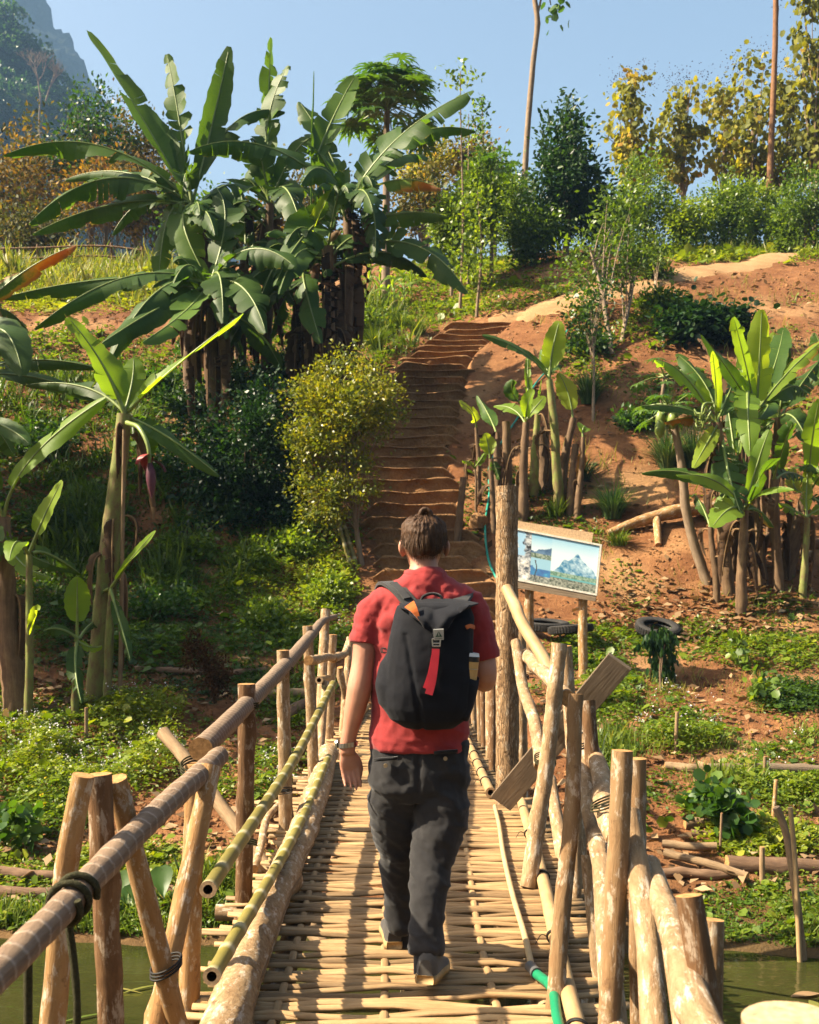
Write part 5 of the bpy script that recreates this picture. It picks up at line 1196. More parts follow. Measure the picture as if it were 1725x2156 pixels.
def papaya(lab, base, crown, Y, nl, plen, lsize, rb, mids=(), seed=0, low=-0.5, fruit=0):
    B = Vector(base) if len(base) == 3 else P(*base, Y); B.z = Hs(B.x, B.y) - 0.1
    C = P(*crown, Y); rr = random.Random(seed)
    e = empty('papaya_tree', tuple(B), label=lab, cat='papaya tree')
    mb = MB(); add_tube(mb, [B] + [P(*q, Y) for q in mids] + [C], [rb, rb * 0.8, rb * 0.6], n=30, seg=10, rough=0.05, knots=8, seed=seed); mb.obj('trunk', [M['trunk'], M['cut']], e)
    for k in range(nl):
        a = k * 2.4 + rr.uniform(-0.3, 0.3); el = rr.uniform(low, 1.2); d = Vector((math.cos(a) * math.cos(el), math.sin(a) * math.cos(el), math.sin(el)))
        L = plen * rr.uniform(0.7, 1.15); st = C - Vector((0, 0, rr.uniform(0, 0.5) * plen * 0.5)); en = st + d * L - Vector((0, 0, L * 0.12))
        mb = MB(); add_tube(mb, [st, st.lerp(en, 0.5) + Vector((0, 0, L * 0.06)), en], [0.018, 0.009], n=7, seg=5, cap=False)
        pt = mb.obj('petiole', [M['midrib']], e)
        lf = bpy.data.objects.new('leaf', pap_me); COL.objects.link(lf); lf.parent = pt
        dirn = Vector((d.x, d.y, min(d.z, 0.2) - 0.25)).normalized(); up_ = Vector((0, 0, 1)); s_ = up_.cross(dirn).normalized(); nn = dirn.cross(s_)
        sc = lsize * rr.uniform(0.75, 1.2)
        mw = Matrix((dirn * sc, s_ * sc, nn * sc)).transposed().to_4x4(); mw.translation = en
        lf.matrix_basis = mw
        # the petiole keeps world coordinates, so its leaf can too
    for k in range(fruit):
        a = k * 2.4; p = C + Vector((math.cos(a) * 0.16, math.sin(a) * 0.16, -0.15 - 0.06 * k)); mb = MB()
        add_tube(mb, [p + Vector((0, 0, 0.14)), p, p - Vector((0, 0, 0.14))], [0.03, 0.075, 0.085, 0.07, 0.02], n=9, seg=9); mb.obj('fruit', [M['midrib'], M['midrib']], e)
    return e
papaya('big papaya tree with wide lobed crown behind the grove', (812, 600), (815, 215), 29, 74, 1.2, 1.25, 0.13, seed=2, low=-0.35)
papaya('papaya tree with leaning bare trunk and green fruit by the right banana clump', (1492, 1190), (1410, 852), 16.3, 15, 0.42, 0.50, 0.085, mids=((1450, 1100), (1432, 960)), seed=5, low=-0.3, fruit=5)
papaya('low papaya plant with lobed leaves uphill of the leaning one', gb(1385, 20.5), (1400, 790), 20.5, 9, 0.6, 0.6, 0.05, seed=7, low=-0.2)
papaya('pale young papaya on the ridge behind the stump', gb(1035, 31), (1035, 350), 31, 12, 0.6, 0.7, 0.06, seed=9, low=-0.3)

# thin saplings against the sky
for k, (u, v0, v1, Y, lab) in enumerate(((968, 665, 150, 27.5, 'very thin tall sapling with a feathery tuft at its tip'), (1012, 520, 205, 32, 'thin vine covered pole tree against the sky'), (985, 560, 240, 31, 'thin bare sapling against the sky'), (1004, 560, 400, 27, 'thin pale trunk sapling with yellowish leaves'))):
    base = G(u, v0) if k in (0,) else Vector(gb(u, Y)); top = P(u + 2, v1, base.y)
    e = empty('thin_sapling', tuple(base), label=lab, cat='sapling')
    mb = MB(); add_tube(mb, [base, base.lerp(top, 0.5) + Vector((0.06, 0, 0)), top], [0.05, 0.03, 0.012], n=20, seg=6, bend=0.05, seed=k); mb.obj('trunk', [M['trunk'], M['cut']], e)
    r = np.random.default_rng(k + 3)
    nl = 500; t = r.uniform(0.25 if k else 0.3, 1.0, nl); 
    if k == 0: t = np.where(r.random(nl) < 0.2, r.uniform(0.94, 1, nl), r.uniform(0.2, 0.5, nl))
    if k == 2: t = np.where(r.random(nl) < 0.15, r.uniform(0.8, 1, nl), r.uniform(0.1, 0.4, nl))
    pb = np.array([tuple(base.lerp(top, float(x))) for x in t]) + r.normal(size=(nl, 3)) * (np.array([0.26, 0.26, 0.12]) if k != 1 else np.array([0.12, 0.12, 0.1]))
    V, Fc, T = scatter(LEAF4, pb, rand_unit(r, nl), rand_unit(r, nl) + np.array([0, 0, 0.6]), r.uniform(0.1, 0.18, nl), r.uniform(0.2, 0.9, nl))
    np_obj('crown', V, Fc, [M['brightleaf' if k != 1 else 'midleaf']], e, tint=T)

# grass tufts, spiky plants, maize
def tuft(name, lab, cat, base, n, L, mat, spread=0.9, width=1.0, seed=0, stiff=0.35, dist=0.1, group=None):
    r = np.random.default_rng(seed + 900); base = Vector(base)
    V = []; Fc = []; T = []
    seg = 6
    for k in range(n):
        a = r.uniform(0, 6.28); sp = r.random() ** 0.6 * spread; ln = L * r.uniform(0.6, 1.1); w = 0.008 * width * r.uniform(0.7, 1.3)
        o = np.array([math.cos(a), math.sin(a), 0]); s = np.array([-o[1], o[0], 0]); p0 = np.array(base) + o * dist * r.random() - np.array([0, 0, 0.03])
        b0 = len(V); tn = r.uniform(0.1, 0.9)
        for i in range(seg + 1):
            t = i / seg; th = sp * (0.35 + (1 - stiff) * t * 1.5)
            p = p0 + o * ln * t * math.sin(min(th, 2.0)) * 0.9 + np.array([0, 0, ln * t * math.cos(min(th, 1.9))])
            ww = w * (1 - t ** 2 * 0.95)
            V.append(p - s * ww); V.append(p + s * ww); T += [tn, tn]
            if i < seg: Fc.append((b0 + 2 * i, b0 + 2 * i + 1, b0 + 2 * i + 3, b0 + 2 * i + 2))
    o = np_obj(name, np.array(V), np.array(Fc), [M[mat]], tint=np.array(T))
    return tag(o, lab, cat, group)
for k, (u, v, n, L, lab) in enumerate(((1290, 1092, 420, 0.75, 'lemongrass tuft on bare red soil behind the picture board'), (1405, 985, 460, 0.85, 'wide lemongrass tuft left of the leaning papaya trunk'), (1460, 985, 420, 0.85, 'lemongrass tuft between the papaya trunk and the right clump'), (1240, 850, 360, 0.85, 'lemongrass tuft at the foot of the thin sapling'), (1395, 890, 340, 0.8, 'shaded lemongrass tuft under the low papaya leaves'), (1225, 1010, 220, 0.6, 'small grass tuft behind the young banana shoots'),
                              (880, 705, 220, 0.6, 'grass tuft at the top of the steps'), (790, 740, 320, 0.8, 'grass tuft between the grove and the steps'), (845, 690, 200, 0.6, 'sparse grass tuft near the hanging dead leaves'), (1300, 1148, 200, 0.35, 'low bright grass tuft on the hump beside the picture board'), (1170, 1085, 160, 0.4, 'short grass tuft behind the top of the tall post'))):
    tuft('grass_tuft', lab, 'grass tuft', tuple(G(u, v)), n, L, 'lemongrass' if k < 6 else 'grass', seed=k, dist=0.16, width=1.1, group='grass tufts on the slope')
for k, (u, v, lab) in enumerate(((1560, 512, 'yellowing spiky pineapple-like plant beside the reddish trunk'), (1645, 515, 'greyish spiky plant nearest the path end'), (1600, 510, 'green spiky plant between the two pale ones'))):
    tuft('spiky_plant', lab, 'spiky plant', tuple(G(u, v)), 60, 1.0 if k == 0 else 0.8, 'grass' if k < 2 else 'lemongrass', seed=30 + k, width=4.5, stiff=0.8, spread=1.1, group='spiky plants by the path')
for k, (u, v) in enumerate(((800, 650), (850, 640), (828, 660), (780, 610), (865, 625))):
    b0 = G(u, v); e = empty('maize_plant', tuple(b0), label=['maize plant at the foot of the dead leaf curtain', 'maize plant standing free in the grass above the steps', 'maize plant in the middle of the maize row', 'maize plant closest behind the grove trunks', 'maize plant on the side of the thin sapling'][k], cat='maize plant', group='maize plants behind the grove')
    mb = MB(); add_tube(mb, [b0, b0 + Vector((0.03, 0, 0.8))], [0.02, 0.01], n=6, seg=6); mb.obj('stalk', [M['midrib'], M['midrib']], e)
    for q in range(8):
        a = q * 2.5 + k; d = Vector((math.cos(a), math.sin(a), 0)); st = b0 + Vector((0, 0, 0.15 + q * 0.09))
        banana_leaf(e, st, st + d * 0.2 + Vector((0, 0, 0.42)), st + d * 0.55 + Vector((0, 0, 0.12)), 0.09, 'banana_young', 0.6, tear=0, fold=0.5, droop=0.2, seed=k * 9 + q, rib=0.005, pet=0.02)

# shade trees on the left, past the bank
for k, (x0, y0, cz, rad, lab) in enumerate(((-9.4, 13.4, 6.3, 1.8, 'broad leafy shade tree left of the near bank'), (-10.4, 17.2, 7.8, 1.7, 'broad leafy shade tree uphill of the first one'))):
    tree('shade_tree', lab, 'tree', (x0, y0, Hs(x0, y0)), [(x0, y0, cz, rad, rad, rad * 0.85), (x0 + 0.9, y0 - 0.8, cz - 0.6, rad * 0.7, rad * 0.7, rad * 0.6), (x0 - 1.0, y0 + 0.8, cz - 0.3, rad * 0.7, rad * 0.7, rad * 0.6)], 6500, 0.20, 'midleaf', 'trunk', 0.16, nclump=130, sig=0.28, seed=300 + k, limbs=18)

# leafy weed shrubs layered over the left slope
for k, (u, v, ru, hh, mt, t0, lab) in enumerate(((330, 1010, 60, 60, 'midleaf', 0.4, 'weed shrub right below the red banana flower'), (120, 1130, 60, 60, 'darkleaf', 0.6, 'dark weed shrub between the slim and the tall banana plants'), (400, 1180, 60, 50, 'brightleaf', 0.4, 'bright weed shrub under the dark bush'), (520, 1200, 55, 36, 'brightleaf', 0.7, 'sunlit yellowish weed shrub at the foot of the dark bush'), (620, 1170, 50, 40, 'brightleaf', 0.6, 'weed shrub beside the two leaning bamboo poles'), (340, 1300, 70, 50, 'midleaf', 0.5, 'broad weed shrub right of the prop pole'), (560, 1320, 55, 40, 'brightleaf', 0.5, 'weed shrub behind the far left handrail'), (690, 1270, 40, 50, 'brightleaf', 0.65, 'bright flowering shrub touching the far end of the left handrail'), (100, 960, 70, 60, 'midleaf', 0.4, 'weed shrub behind the leaf of the far left banana'), (440, 760, 60, 40, 'midleaf', 0.5, 'shrub at the foot of the grove stems'), (760, 700, 40, 36, 'brightleaf', 0.5, 'shrub between the grove and the maize'), (1340, 900, 36, 26, 'midleaf', 0.5, 'small shrub on the red slope under the low papaya'), (1390, 650, 50, 24, 'brightleaf', 0.5, 'low shrub at the edge of the vine mound'), (1240, 740, 40, 26, 'midleaf', 0.5, 'low shrub between the sapling and the two stemmed tree'), (400, 870, 60, 60, 'darkleaf', 0.5, 'dark shrub hiding the feet of the tall grove plant'), (520, 830, 60, 50, 'midleaf', 0.3, 'shrub under the middle grove stems'), (620, 800, 60, 50, 'darkleaf', 0.6, 'dark shrub under the dead leaf curtain'), (700, 780, 50, 40, 'midleaf', 0.4, 'shrub behind the top of the yellow shrub'), (330, 830, 60, 40, 'midleaf', 0.4, 'shrub left of the grove feet'))):
    b0 = G(u, v)
    tree('weed_shrub', lab, 'shrub', tuple(b0), [blob(u, v - hh * 0.5, b0.y, ru, hh * 0.6), blob(u - ru * 0.5, v - hh * 0.3, b0.y, ru * 0.6, hh * 0.5), blob(u + ru * 0.4, v - hh * 0.75, b0.y, ru * 0.5, hh * 0.5)], 1500, 0.085 * b0.y / 16, mt, 'twig', 0.02, nclump=60, sig=0.10, seed=400 + k, limbs=14, fork=0.1, tint0=t0)

# ------------------------------------------------------------------ ground cover
_pp = np.array([(p.x, p.y) for p in pc])
def path_dist(x, y):
    d = np.full(len(x), 1e9)
    for k in range(0, len(_pp), 2): d = np.minimum(d, np.hypot(x - _pp[k, 0], y - _pp[k, 1]))
    return d
# (u, v, ru, rv, cover, height, tone)
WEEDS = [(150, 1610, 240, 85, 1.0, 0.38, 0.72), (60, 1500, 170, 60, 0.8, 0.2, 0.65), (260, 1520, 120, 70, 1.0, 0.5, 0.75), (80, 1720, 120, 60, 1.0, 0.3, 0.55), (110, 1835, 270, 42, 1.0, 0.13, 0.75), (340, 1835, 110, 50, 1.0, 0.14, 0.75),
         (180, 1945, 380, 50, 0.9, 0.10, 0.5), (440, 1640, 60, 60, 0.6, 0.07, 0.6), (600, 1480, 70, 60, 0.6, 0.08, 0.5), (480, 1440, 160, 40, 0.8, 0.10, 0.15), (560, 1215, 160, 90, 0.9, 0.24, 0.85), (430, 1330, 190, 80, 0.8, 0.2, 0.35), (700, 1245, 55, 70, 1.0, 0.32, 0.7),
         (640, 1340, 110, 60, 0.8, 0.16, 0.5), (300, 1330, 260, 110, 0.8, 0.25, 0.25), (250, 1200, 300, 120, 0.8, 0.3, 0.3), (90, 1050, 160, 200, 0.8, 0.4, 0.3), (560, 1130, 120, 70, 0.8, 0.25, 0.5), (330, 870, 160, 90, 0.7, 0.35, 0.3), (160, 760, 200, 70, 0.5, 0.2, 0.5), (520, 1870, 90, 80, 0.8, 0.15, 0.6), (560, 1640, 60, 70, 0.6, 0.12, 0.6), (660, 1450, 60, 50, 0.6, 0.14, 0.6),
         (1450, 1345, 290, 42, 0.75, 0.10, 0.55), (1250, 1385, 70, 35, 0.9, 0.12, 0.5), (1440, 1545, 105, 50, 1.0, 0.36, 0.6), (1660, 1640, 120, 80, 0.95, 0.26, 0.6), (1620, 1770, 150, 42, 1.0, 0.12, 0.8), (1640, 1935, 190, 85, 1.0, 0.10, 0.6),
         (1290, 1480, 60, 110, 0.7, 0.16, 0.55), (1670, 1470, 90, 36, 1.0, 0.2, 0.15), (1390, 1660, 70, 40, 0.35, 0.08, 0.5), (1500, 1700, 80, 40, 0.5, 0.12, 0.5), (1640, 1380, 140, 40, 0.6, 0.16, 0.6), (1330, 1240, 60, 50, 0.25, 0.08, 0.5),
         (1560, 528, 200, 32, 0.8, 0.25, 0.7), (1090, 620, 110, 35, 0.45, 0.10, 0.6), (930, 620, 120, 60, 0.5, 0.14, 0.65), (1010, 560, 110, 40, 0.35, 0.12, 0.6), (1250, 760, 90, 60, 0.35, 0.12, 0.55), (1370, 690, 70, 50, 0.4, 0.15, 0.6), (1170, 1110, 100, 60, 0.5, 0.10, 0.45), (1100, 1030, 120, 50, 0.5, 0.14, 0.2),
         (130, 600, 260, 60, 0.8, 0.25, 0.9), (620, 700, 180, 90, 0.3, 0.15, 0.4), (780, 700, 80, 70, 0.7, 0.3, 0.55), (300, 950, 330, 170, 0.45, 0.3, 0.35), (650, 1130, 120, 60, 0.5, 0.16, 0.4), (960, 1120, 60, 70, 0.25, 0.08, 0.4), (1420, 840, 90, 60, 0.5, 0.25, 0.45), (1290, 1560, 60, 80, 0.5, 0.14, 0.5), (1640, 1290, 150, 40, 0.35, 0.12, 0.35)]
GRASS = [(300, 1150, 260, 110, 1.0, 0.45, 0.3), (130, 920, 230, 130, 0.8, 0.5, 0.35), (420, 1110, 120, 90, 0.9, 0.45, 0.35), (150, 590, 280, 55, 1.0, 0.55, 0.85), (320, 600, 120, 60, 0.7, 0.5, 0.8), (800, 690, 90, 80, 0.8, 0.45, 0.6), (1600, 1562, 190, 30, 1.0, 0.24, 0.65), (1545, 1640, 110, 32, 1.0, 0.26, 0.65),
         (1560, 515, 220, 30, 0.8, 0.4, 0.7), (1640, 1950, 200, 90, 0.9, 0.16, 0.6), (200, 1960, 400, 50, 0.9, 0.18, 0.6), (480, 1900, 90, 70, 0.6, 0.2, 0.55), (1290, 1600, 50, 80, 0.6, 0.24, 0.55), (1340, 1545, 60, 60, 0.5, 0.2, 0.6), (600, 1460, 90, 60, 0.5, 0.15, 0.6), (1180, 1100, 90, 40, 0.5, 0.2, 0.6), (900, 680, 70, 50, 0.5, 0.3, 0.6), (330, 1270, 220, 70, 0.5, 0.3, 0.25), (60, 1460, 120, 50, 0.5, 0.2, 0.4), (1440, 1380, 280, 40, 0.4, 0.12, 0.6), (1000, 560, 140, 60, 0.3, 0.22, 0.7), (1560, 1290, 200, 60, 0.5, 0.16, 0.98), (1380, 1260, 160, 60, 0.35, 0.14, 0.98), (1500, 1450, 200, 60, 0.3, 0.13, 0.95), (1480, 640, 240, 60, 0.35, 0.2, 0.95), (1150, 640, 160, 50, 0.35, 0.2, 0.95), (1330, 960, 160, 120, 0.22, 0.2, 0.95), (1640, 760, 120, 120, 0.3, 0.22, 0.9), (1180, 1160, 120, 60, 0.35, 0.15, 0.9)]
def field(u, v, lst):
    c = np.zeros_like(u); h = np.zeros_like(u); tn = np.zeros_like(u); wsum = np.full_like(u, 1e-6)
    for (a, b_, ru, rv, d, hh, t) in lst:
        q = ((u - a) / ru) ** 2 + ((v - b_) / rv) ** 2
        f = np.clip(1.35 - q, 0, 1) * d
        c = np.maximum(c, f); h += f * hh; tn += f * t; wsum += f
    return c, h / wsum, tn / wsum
def ground_samples(r, n, lst, base, ymin=7.3, ymax=42, clump=1.0):
    y = np.exp(r.uniform(math.log(ymin), math.log(ymax), n)); x = r.uniform(-0.52, 0.52, n) * y
    z = H(x, y); u, v = uv_of(x, y, z)
    c, h, t = field(u, v, lst)
    nz = fbm(x * 1.6, y * 1.6, 71, 3); nz2 = fbm(x * 0.5, y * 0.5, 81, 3)
    bare = base * np.clip((nz2 - 0.02) * 8, 0, 1)
    off = c < 0.02
    h = np.where(off, 0.09, h); t = np.where(off, 0.5, t)
    acc = np.clip(c * (0.8 + 2.0 * nz * clump), 0, 1) + bare * np.clip(0.4 + 3 * nz, 0, 1)
    ok = r.random(n) < acc
    ok &= z > -1.07
    ok &= ~((np.abs(x - stair_x(y)) < 0.80) & (y > 14.3) & (y < 26.8))
    ok &= ~((np.abs(x) < 0.85) & (y > 10.2) & (y < 13.6)); ok &= path_dist(x, y) > 0.55
    hh = h * np.clip(0.55 + 2.2 * nz, 0.15, 1.6)
    return x[ok], y[ok], z[ok], hh[ok], t[ok], nz[ok]
r = np.random.default_rng(11)
x, y, z, h, t, nz = ground_samples(r, 1250000, WEEDS, 0.16)
n = len(x); hz_ = r.random(n) ** 0.7 * h
pos = np.stack([x, y, z + hz_], 1)
size = np.interp(y, [7.5, 12, 20, 40], [0.034, 0.046, 0.075, 0.14]) * r.uniform(0.5, 1.4, n)
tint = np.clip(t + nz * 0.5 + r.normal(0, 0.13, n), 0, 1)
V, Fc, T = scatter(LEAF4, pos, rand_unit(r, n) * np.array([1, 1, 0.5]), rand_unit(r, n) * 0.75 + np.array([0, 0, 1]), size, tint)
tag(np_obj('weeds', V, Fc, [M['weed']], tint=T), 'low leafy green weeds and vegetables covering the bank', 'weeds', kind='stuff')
# larger leaves among them
k = r.random(n) < 0.045
V, Fc, T = scatter(LEAFR, pos[k], rand_unit(r, k.sum()) * np.array([1, 1, 0.4]), rand_unit(r, k.sum()) * 0.6 + np.array([0, 0, 1]), size[k] * 2.0, np.clip(tint[k] - 0.05, 0, 1))
tag(np_obj('broad_weeds', V, Fc, [M['weed']], tint=T), 'broader weed leaves scattered over the bank', 'weeds', kind='stuff')
x, y, z, h, t, nz = ground_samples(r, 190000, GRASS, 0.05)
n = len(x)
ax = rand_unit(r, n) * 0.55 + np.array([0, 0, 1.0])
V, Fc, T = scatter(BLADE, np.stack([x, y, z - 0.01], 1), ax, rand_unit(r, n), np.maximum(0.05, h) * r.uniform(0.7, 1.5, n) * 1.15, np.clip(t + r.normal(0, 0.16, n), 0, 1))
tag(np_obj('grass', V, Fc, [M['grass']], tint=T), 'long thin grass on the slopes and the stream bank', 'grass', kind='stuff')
def flowers(name, lab, lst, n, sz, mat, extra_h):
    x, y, z, h, t, nz = ground_samples(r, n, lst, 0.0)
    m_ = len(x); q = 3
    base = np.stack([x, y, z + h * r.uniform(0.7, 1.2, m_) + extra_h * r.random(m_)], 1)
    pos = np.repeat(base, q, 0) + r.normal(size=(m_ * q, 3)) * 0.012
    V, Fc, T = scatter(LEAFR, pos, rand_unit(r, m_ * q), rand_unit(r, m_ * q) + np.array([0, -0.4, 0.8]), np.full(m_ * q, sz) * r.uniform(0.6, 1.2, m_ * q), r.random(m_ * q))
    o = tag(np_obj(name, V, Fc, [M[mat]], tint=T), lab, 'flowers', kind='stuff')
    return base
FW = [(150, 1600, 230, 80, 0.25, 0.36, 0.5), (60, 1520, 170, 55, 0.25, 0.2, 0.5), (270, 1500, 110, 50, 0.3, 0.45, 0.5), (1430, 1530, 120, 50, 0.3, 0.42, 0.5), (1660, 1610, 80, 50, 0.15, 0.36, 0.5), (620, 1180, 60, 40, 0.2, 0.2, 0.5), (720, 1290, 40, 60, 0.2, 0.3, 0.5), (590, 1640, 40, 60, 0.15, 0.15, 0.5)]
FY = [(560, 1210, 170, 80, 0.16, 0.26, 0.5), (700, 1230, 60, 70, 0.2, 0.34, 0.5), (90, 1740, 50, 40, 0.12, 0.4, 0.5), (1640, 1590, 70, 30, 0.12, 0.32, 0.5), (1640, 1370, 80, 40, 0.06, 0.25, 0.5), (640, 1700, 40, 40, 0.1, 0.2, 0.5)]
flowers('white_flowers', 'tiny white blossoms on the leafy weeds', FW, 60000, 0.017, 'petal_white', 0.10)
flowers('yellow_flowers', 'tiny yellow blossoms on the weeds', FY, 50000, 0.018, 'petal_yellow', 0.12)
# dry litter and clods
n = 52000; y = np.exp(r.uniform(math.log(8), math.log(36), n)); x = r.uniform(-0.5, 0.5, n) * y; z = H(x, y)
u, v = uv_of(x, y, z)
dens = 0.12 + 0.9 * np.clip(1.3 - ((u - 1540) / 230) ** 2 - ((v - 1290) / 75) ** 2, 0, 1) + 0.7 * np.clip(1.3 - ((u - 1400) / 200) ** 2 - ((v - 1290) / 60) ** 2, 0, 1) + 0.5 * np.clip(1.3 - ((u - 1120) / 150) ** 2 - ((v - 1040) / 50) ** 2, 0, 1) + 0.6 * np.clip(1.3 - ((u - 560) / 240) ** 2 - ((v - 830) / 60) ** 2, 0, 1) + 0.5 * np.clip(1.3 - ((u - 120) / 150) ** 2 - ((v - 1470) / 40) ** 2, 0, 1)
ok = (r.random(n) < dens) & (z > -1.05) & ~((np.abs(x) < 0.85) & (y < 13)) & (path_dist(x, y) > 0.5)
x, y, z = x[ok], y[ok], z[ok]; n = len(x)
V, Fc, T = scatter(LEAF4, np.stack([x, y, z + 0.02 + 0.04 * r.random(n)], 1), rand_unit(r, n) * np.array([1, 1, 0.25]), rand_unit(r, n) * 0.6 + np.array([0, 0, 1]), r.uniform(0.05, 0.20, n) * np.interp(y, [8, 30], [0.8, 1.3]), r.random(n))
V = V.copy()
tag(np_obj('leaf_litter', V, Fc, [M['straw']], tint=T), 'dry brown leaf litter strewn on the soil', 'litter', kind='stuff')
OCT = (np.array([(1, 0, 0), (-1, 0, 0), (0, 1, 0), (0, -1, 0), (0, 0, 0.8), (0, 0, -0.8)]) * 0.5, np.array([(0, 2, 4), (2, 1, 4), (1, 3, 4), (3, 0, 4), (2, 0, 5), (1, 2, 5), (3, 1, 5), (0, 3, 5)]))
n = 34000; y = np.exp(r.uniform(math.log(8.5), math.log(36), n)); x = r.uniform(-0.5, 0.5, n) * y; z = H(x, y)
ok = (fbm(x * 0.8, y * 0.8, 15, 3) > -0.06) & (z > -1.0) & ~((np.abs(x) < 0.85) & (y < 13)) & (path_dist(x, y) > 0.5)
x, y, z = x[ok], y[ok], z[ok]; n = len(x)
V, Fc, T = scatter(OCT, np.stack([x, y, z], 1), rand_unit(r, n), rand_unit(r, n), r.random(n) ** 3 * 0.10 * np.interp(y, [8, 30], [0.7, 1.2]) + 0.018, r.random(n))
V = V + r.normal(size=V.shape) * 0.004
tag(np_obj('soil_clods', V, Fc, [M['soil']], tint=T * 0.4, extra={'wet': T * 0}), 'crumbled clods of red soil lying on the slope', 'soil', kind='stuff')

# ------------------------------------------------------------------ things on the banks
def lay_log(lab, a, b_, rad, mat='log_ground', name='log', sink=0.3, seed=0, cat='log', mids=(), group=None, dz=0.0, n=26):
    A, B = G(*a), G(*b_); pts = [A] + [G(*q) for q in mids] + [B]
    pts = [p + Vector((0, 0, rad * (1 - sink) + dz)) for p in pts]
    o = tube_obj(name, pts, [rad, rad * 0.95, rad * 0.85], [M[mat], M['cut'], M['hole']], n=n, seg=12, rough=0.05, knots=4, bend=0.012, seed=seed)
    return tag(o, lab, cat, group)
lay_log('long dark edging log below the left vegetable bed', (-40, 1850), (130, 1858), 0.055, seed=1); lay_log('dark edging log between the near left posts', (210, 1862), (395, 1890), 0.055, seed=2); lay_log('short edging log ending behind the bamboo rails', (400, 1882), (470, 1893), 0.05, seed=3)
lay_log('lower edging log half buried at the left stream bank', (-60, 1885), (120, 1890), 0.05, seed=4); lay_log('pale stick lying in the left weeds', (210, 1553), (330, 1570), 0.03, 'stick', seed=5); lay_log('pale log piece lying behind the slanted stake', (315, 1580), (385, 1592), 0.035, 'stick', seed=6)
lay_log('grey log lying across under the left handrail', (560, 1472), (642, 1472), 0.075, 'stick', seed=7); lay_log('brown log leaning to the left bridge end', (600, 1520), (645, 1490), 0.075, 'log_ground', seed=8); lay_log('dark branch lying in shade on the left bank', (285, 1418), (470, 1428), 0.05, seed=9); lay_log('dark branch behind the withered weed', (470, 1428), (560, 1418), 0.045, seed=10)
lay_log('long edging log of the lower right bed', (1530, 1838), (1760, 1846), 0.075, seed=11); lay_log('thin pole on the right bank slanting to the water', (1400, 1815), (1575, 1868), 0.035, 'stick', seed=12, dz=0.05); lay_log('pale pole lying on the right bank', (1395, 1800), (1510, 1806), 0.035, 'stick', seed=13, dz=0.06); lay_log('dark pole under the pale one on the right bank', (1395, 1850), (1540, 1850), 0.04, seed=14)
lay_log('short pale log edging the middle right bed', (1442, 1745), (1515, 1748), 0.05, 'stick', seed=15); lay_log('thin pole under the short pale log', (1455, 1760), (1600, 1768), 0.035, seed=16); lay_log('long dark board edging the upper right bed', (1490, 1628), (1760, 1632), 0.055, 'plank', seed=17); lay_log('dead stick half hidden below the white-flowered plants', (1400, 1622), (1480, 1628), 0.05, 'stick', seed=18); lay_log('buried pole in the right water edge weeds', (1380, 1905), (1480, 1920), 0.035, seed=19)
lay_log('log lying behind the right banana clump', (1600, 1150), (1760, 1160), 0.11, seed=20); lay_log('short cut log beside the right banana stems', (1650, 1172), (1710, 1172), 0.06, 'stick', seed=21); lay_log('thin dry branch on the red soil', (1230, 1130), (1300, 1150), 0.02, 'stick', seed=22)
fe = empty('fallen_trunk', tuple(G(1380, 1130)), label='crooked bare fallen trunk with a stub branch on the red slope', cat='log')
a0, a1, a2, a3 = G(1280, 1128), G(1350, 1118), G(1420, 1105), G(1520, 1088)
tube_obj('trunk', [a0 + Vector((0, 0, 0.03)), a1 + Vector((0, 0, 0.18)), a2 + Vector((0, 0, 0.24)), a3 + Vector((0, 0, 0.15))], [0.06, 0.10, 0.12, 0.12], [M['bark_orange'], M['cut']], fe, n=24, seg=14, rough=0.06, knots=4, bend=0.03, seed=3)
tube_obj('stub', [a1.lerp(a2, 0.45) + Vector((0, -0.02, 0.2)), G(1385, 1150) + Vector((0, -0.05, 0))], [0.07, 0.055], [M['bark_orange'], M['cut']], fe, n=8, seg=10)
for lab, u, v, hgt, rad, lean, mt in (('short stake in the left weeds', 182, 1560, 0.35, 0.022, 0.0, 'stick'), ('stake at the edge of the upper right bed', 1607, 1648, 0.26, 0.02, 0.02, 'stick'), ('orange stake behind the slanted right sticks', 1625, 1742, 0.42, 0.02, 0.04, 'bark_orange'), ('flat stake before the edging log on the right', 1605, 1858, 0.28, 0.024, 0.0, 'stick'), ('stake among the white-flowered plants', 1422, 1590, 0.45, 0.022, 0.02, 'stick'), ('thin stem stake holding a small plant on the right bank', 1515, 1800, 0.34, 0.012, 0.02, 'stick'), ('rotten stake at the middle left bed', 393, 1760, 0.3, 0.02, 0.0, 'stick'), ('thin stake above the left edging log', 150, 1780, 0.3, 0.014, 0.0, 'stick')):
    b0 = G(u, v); tag(tube_obj('stake', [b0 - Vector((0, 0, 0.1)), b0 + Vector((lean, 0, hgt))], [rad, rad * 0.9], [M[mt], M['cut']], n=8, seg=8, rough=0.05, seed=u), lab, 'stake')
for lab, pts, rad, mt in (('crooked bare stick standing at the right water edge', [(1700, 2140, 7.2), (1685, 1960, 7.25), (1668, 1830, 7.3), (1645, 1722, 7.35), (1634, 1700, 7.35)], 0.028, 'stick'), ('straight pale cane beside the crooked stick', [(1690, 2150, 7.15), (1682, 1980, 7.2), (1670, 1760, 7.25), (1664, 1700, 7.25)], 0.018, 'bamboo_dry')):
    tag(tube_obj('standing_stick', [P(*q) for q in pts], rad, [M[mt], M['cut_pale']], n=20, seg=8, rough=0.06, seed=9), lab, 'stick')
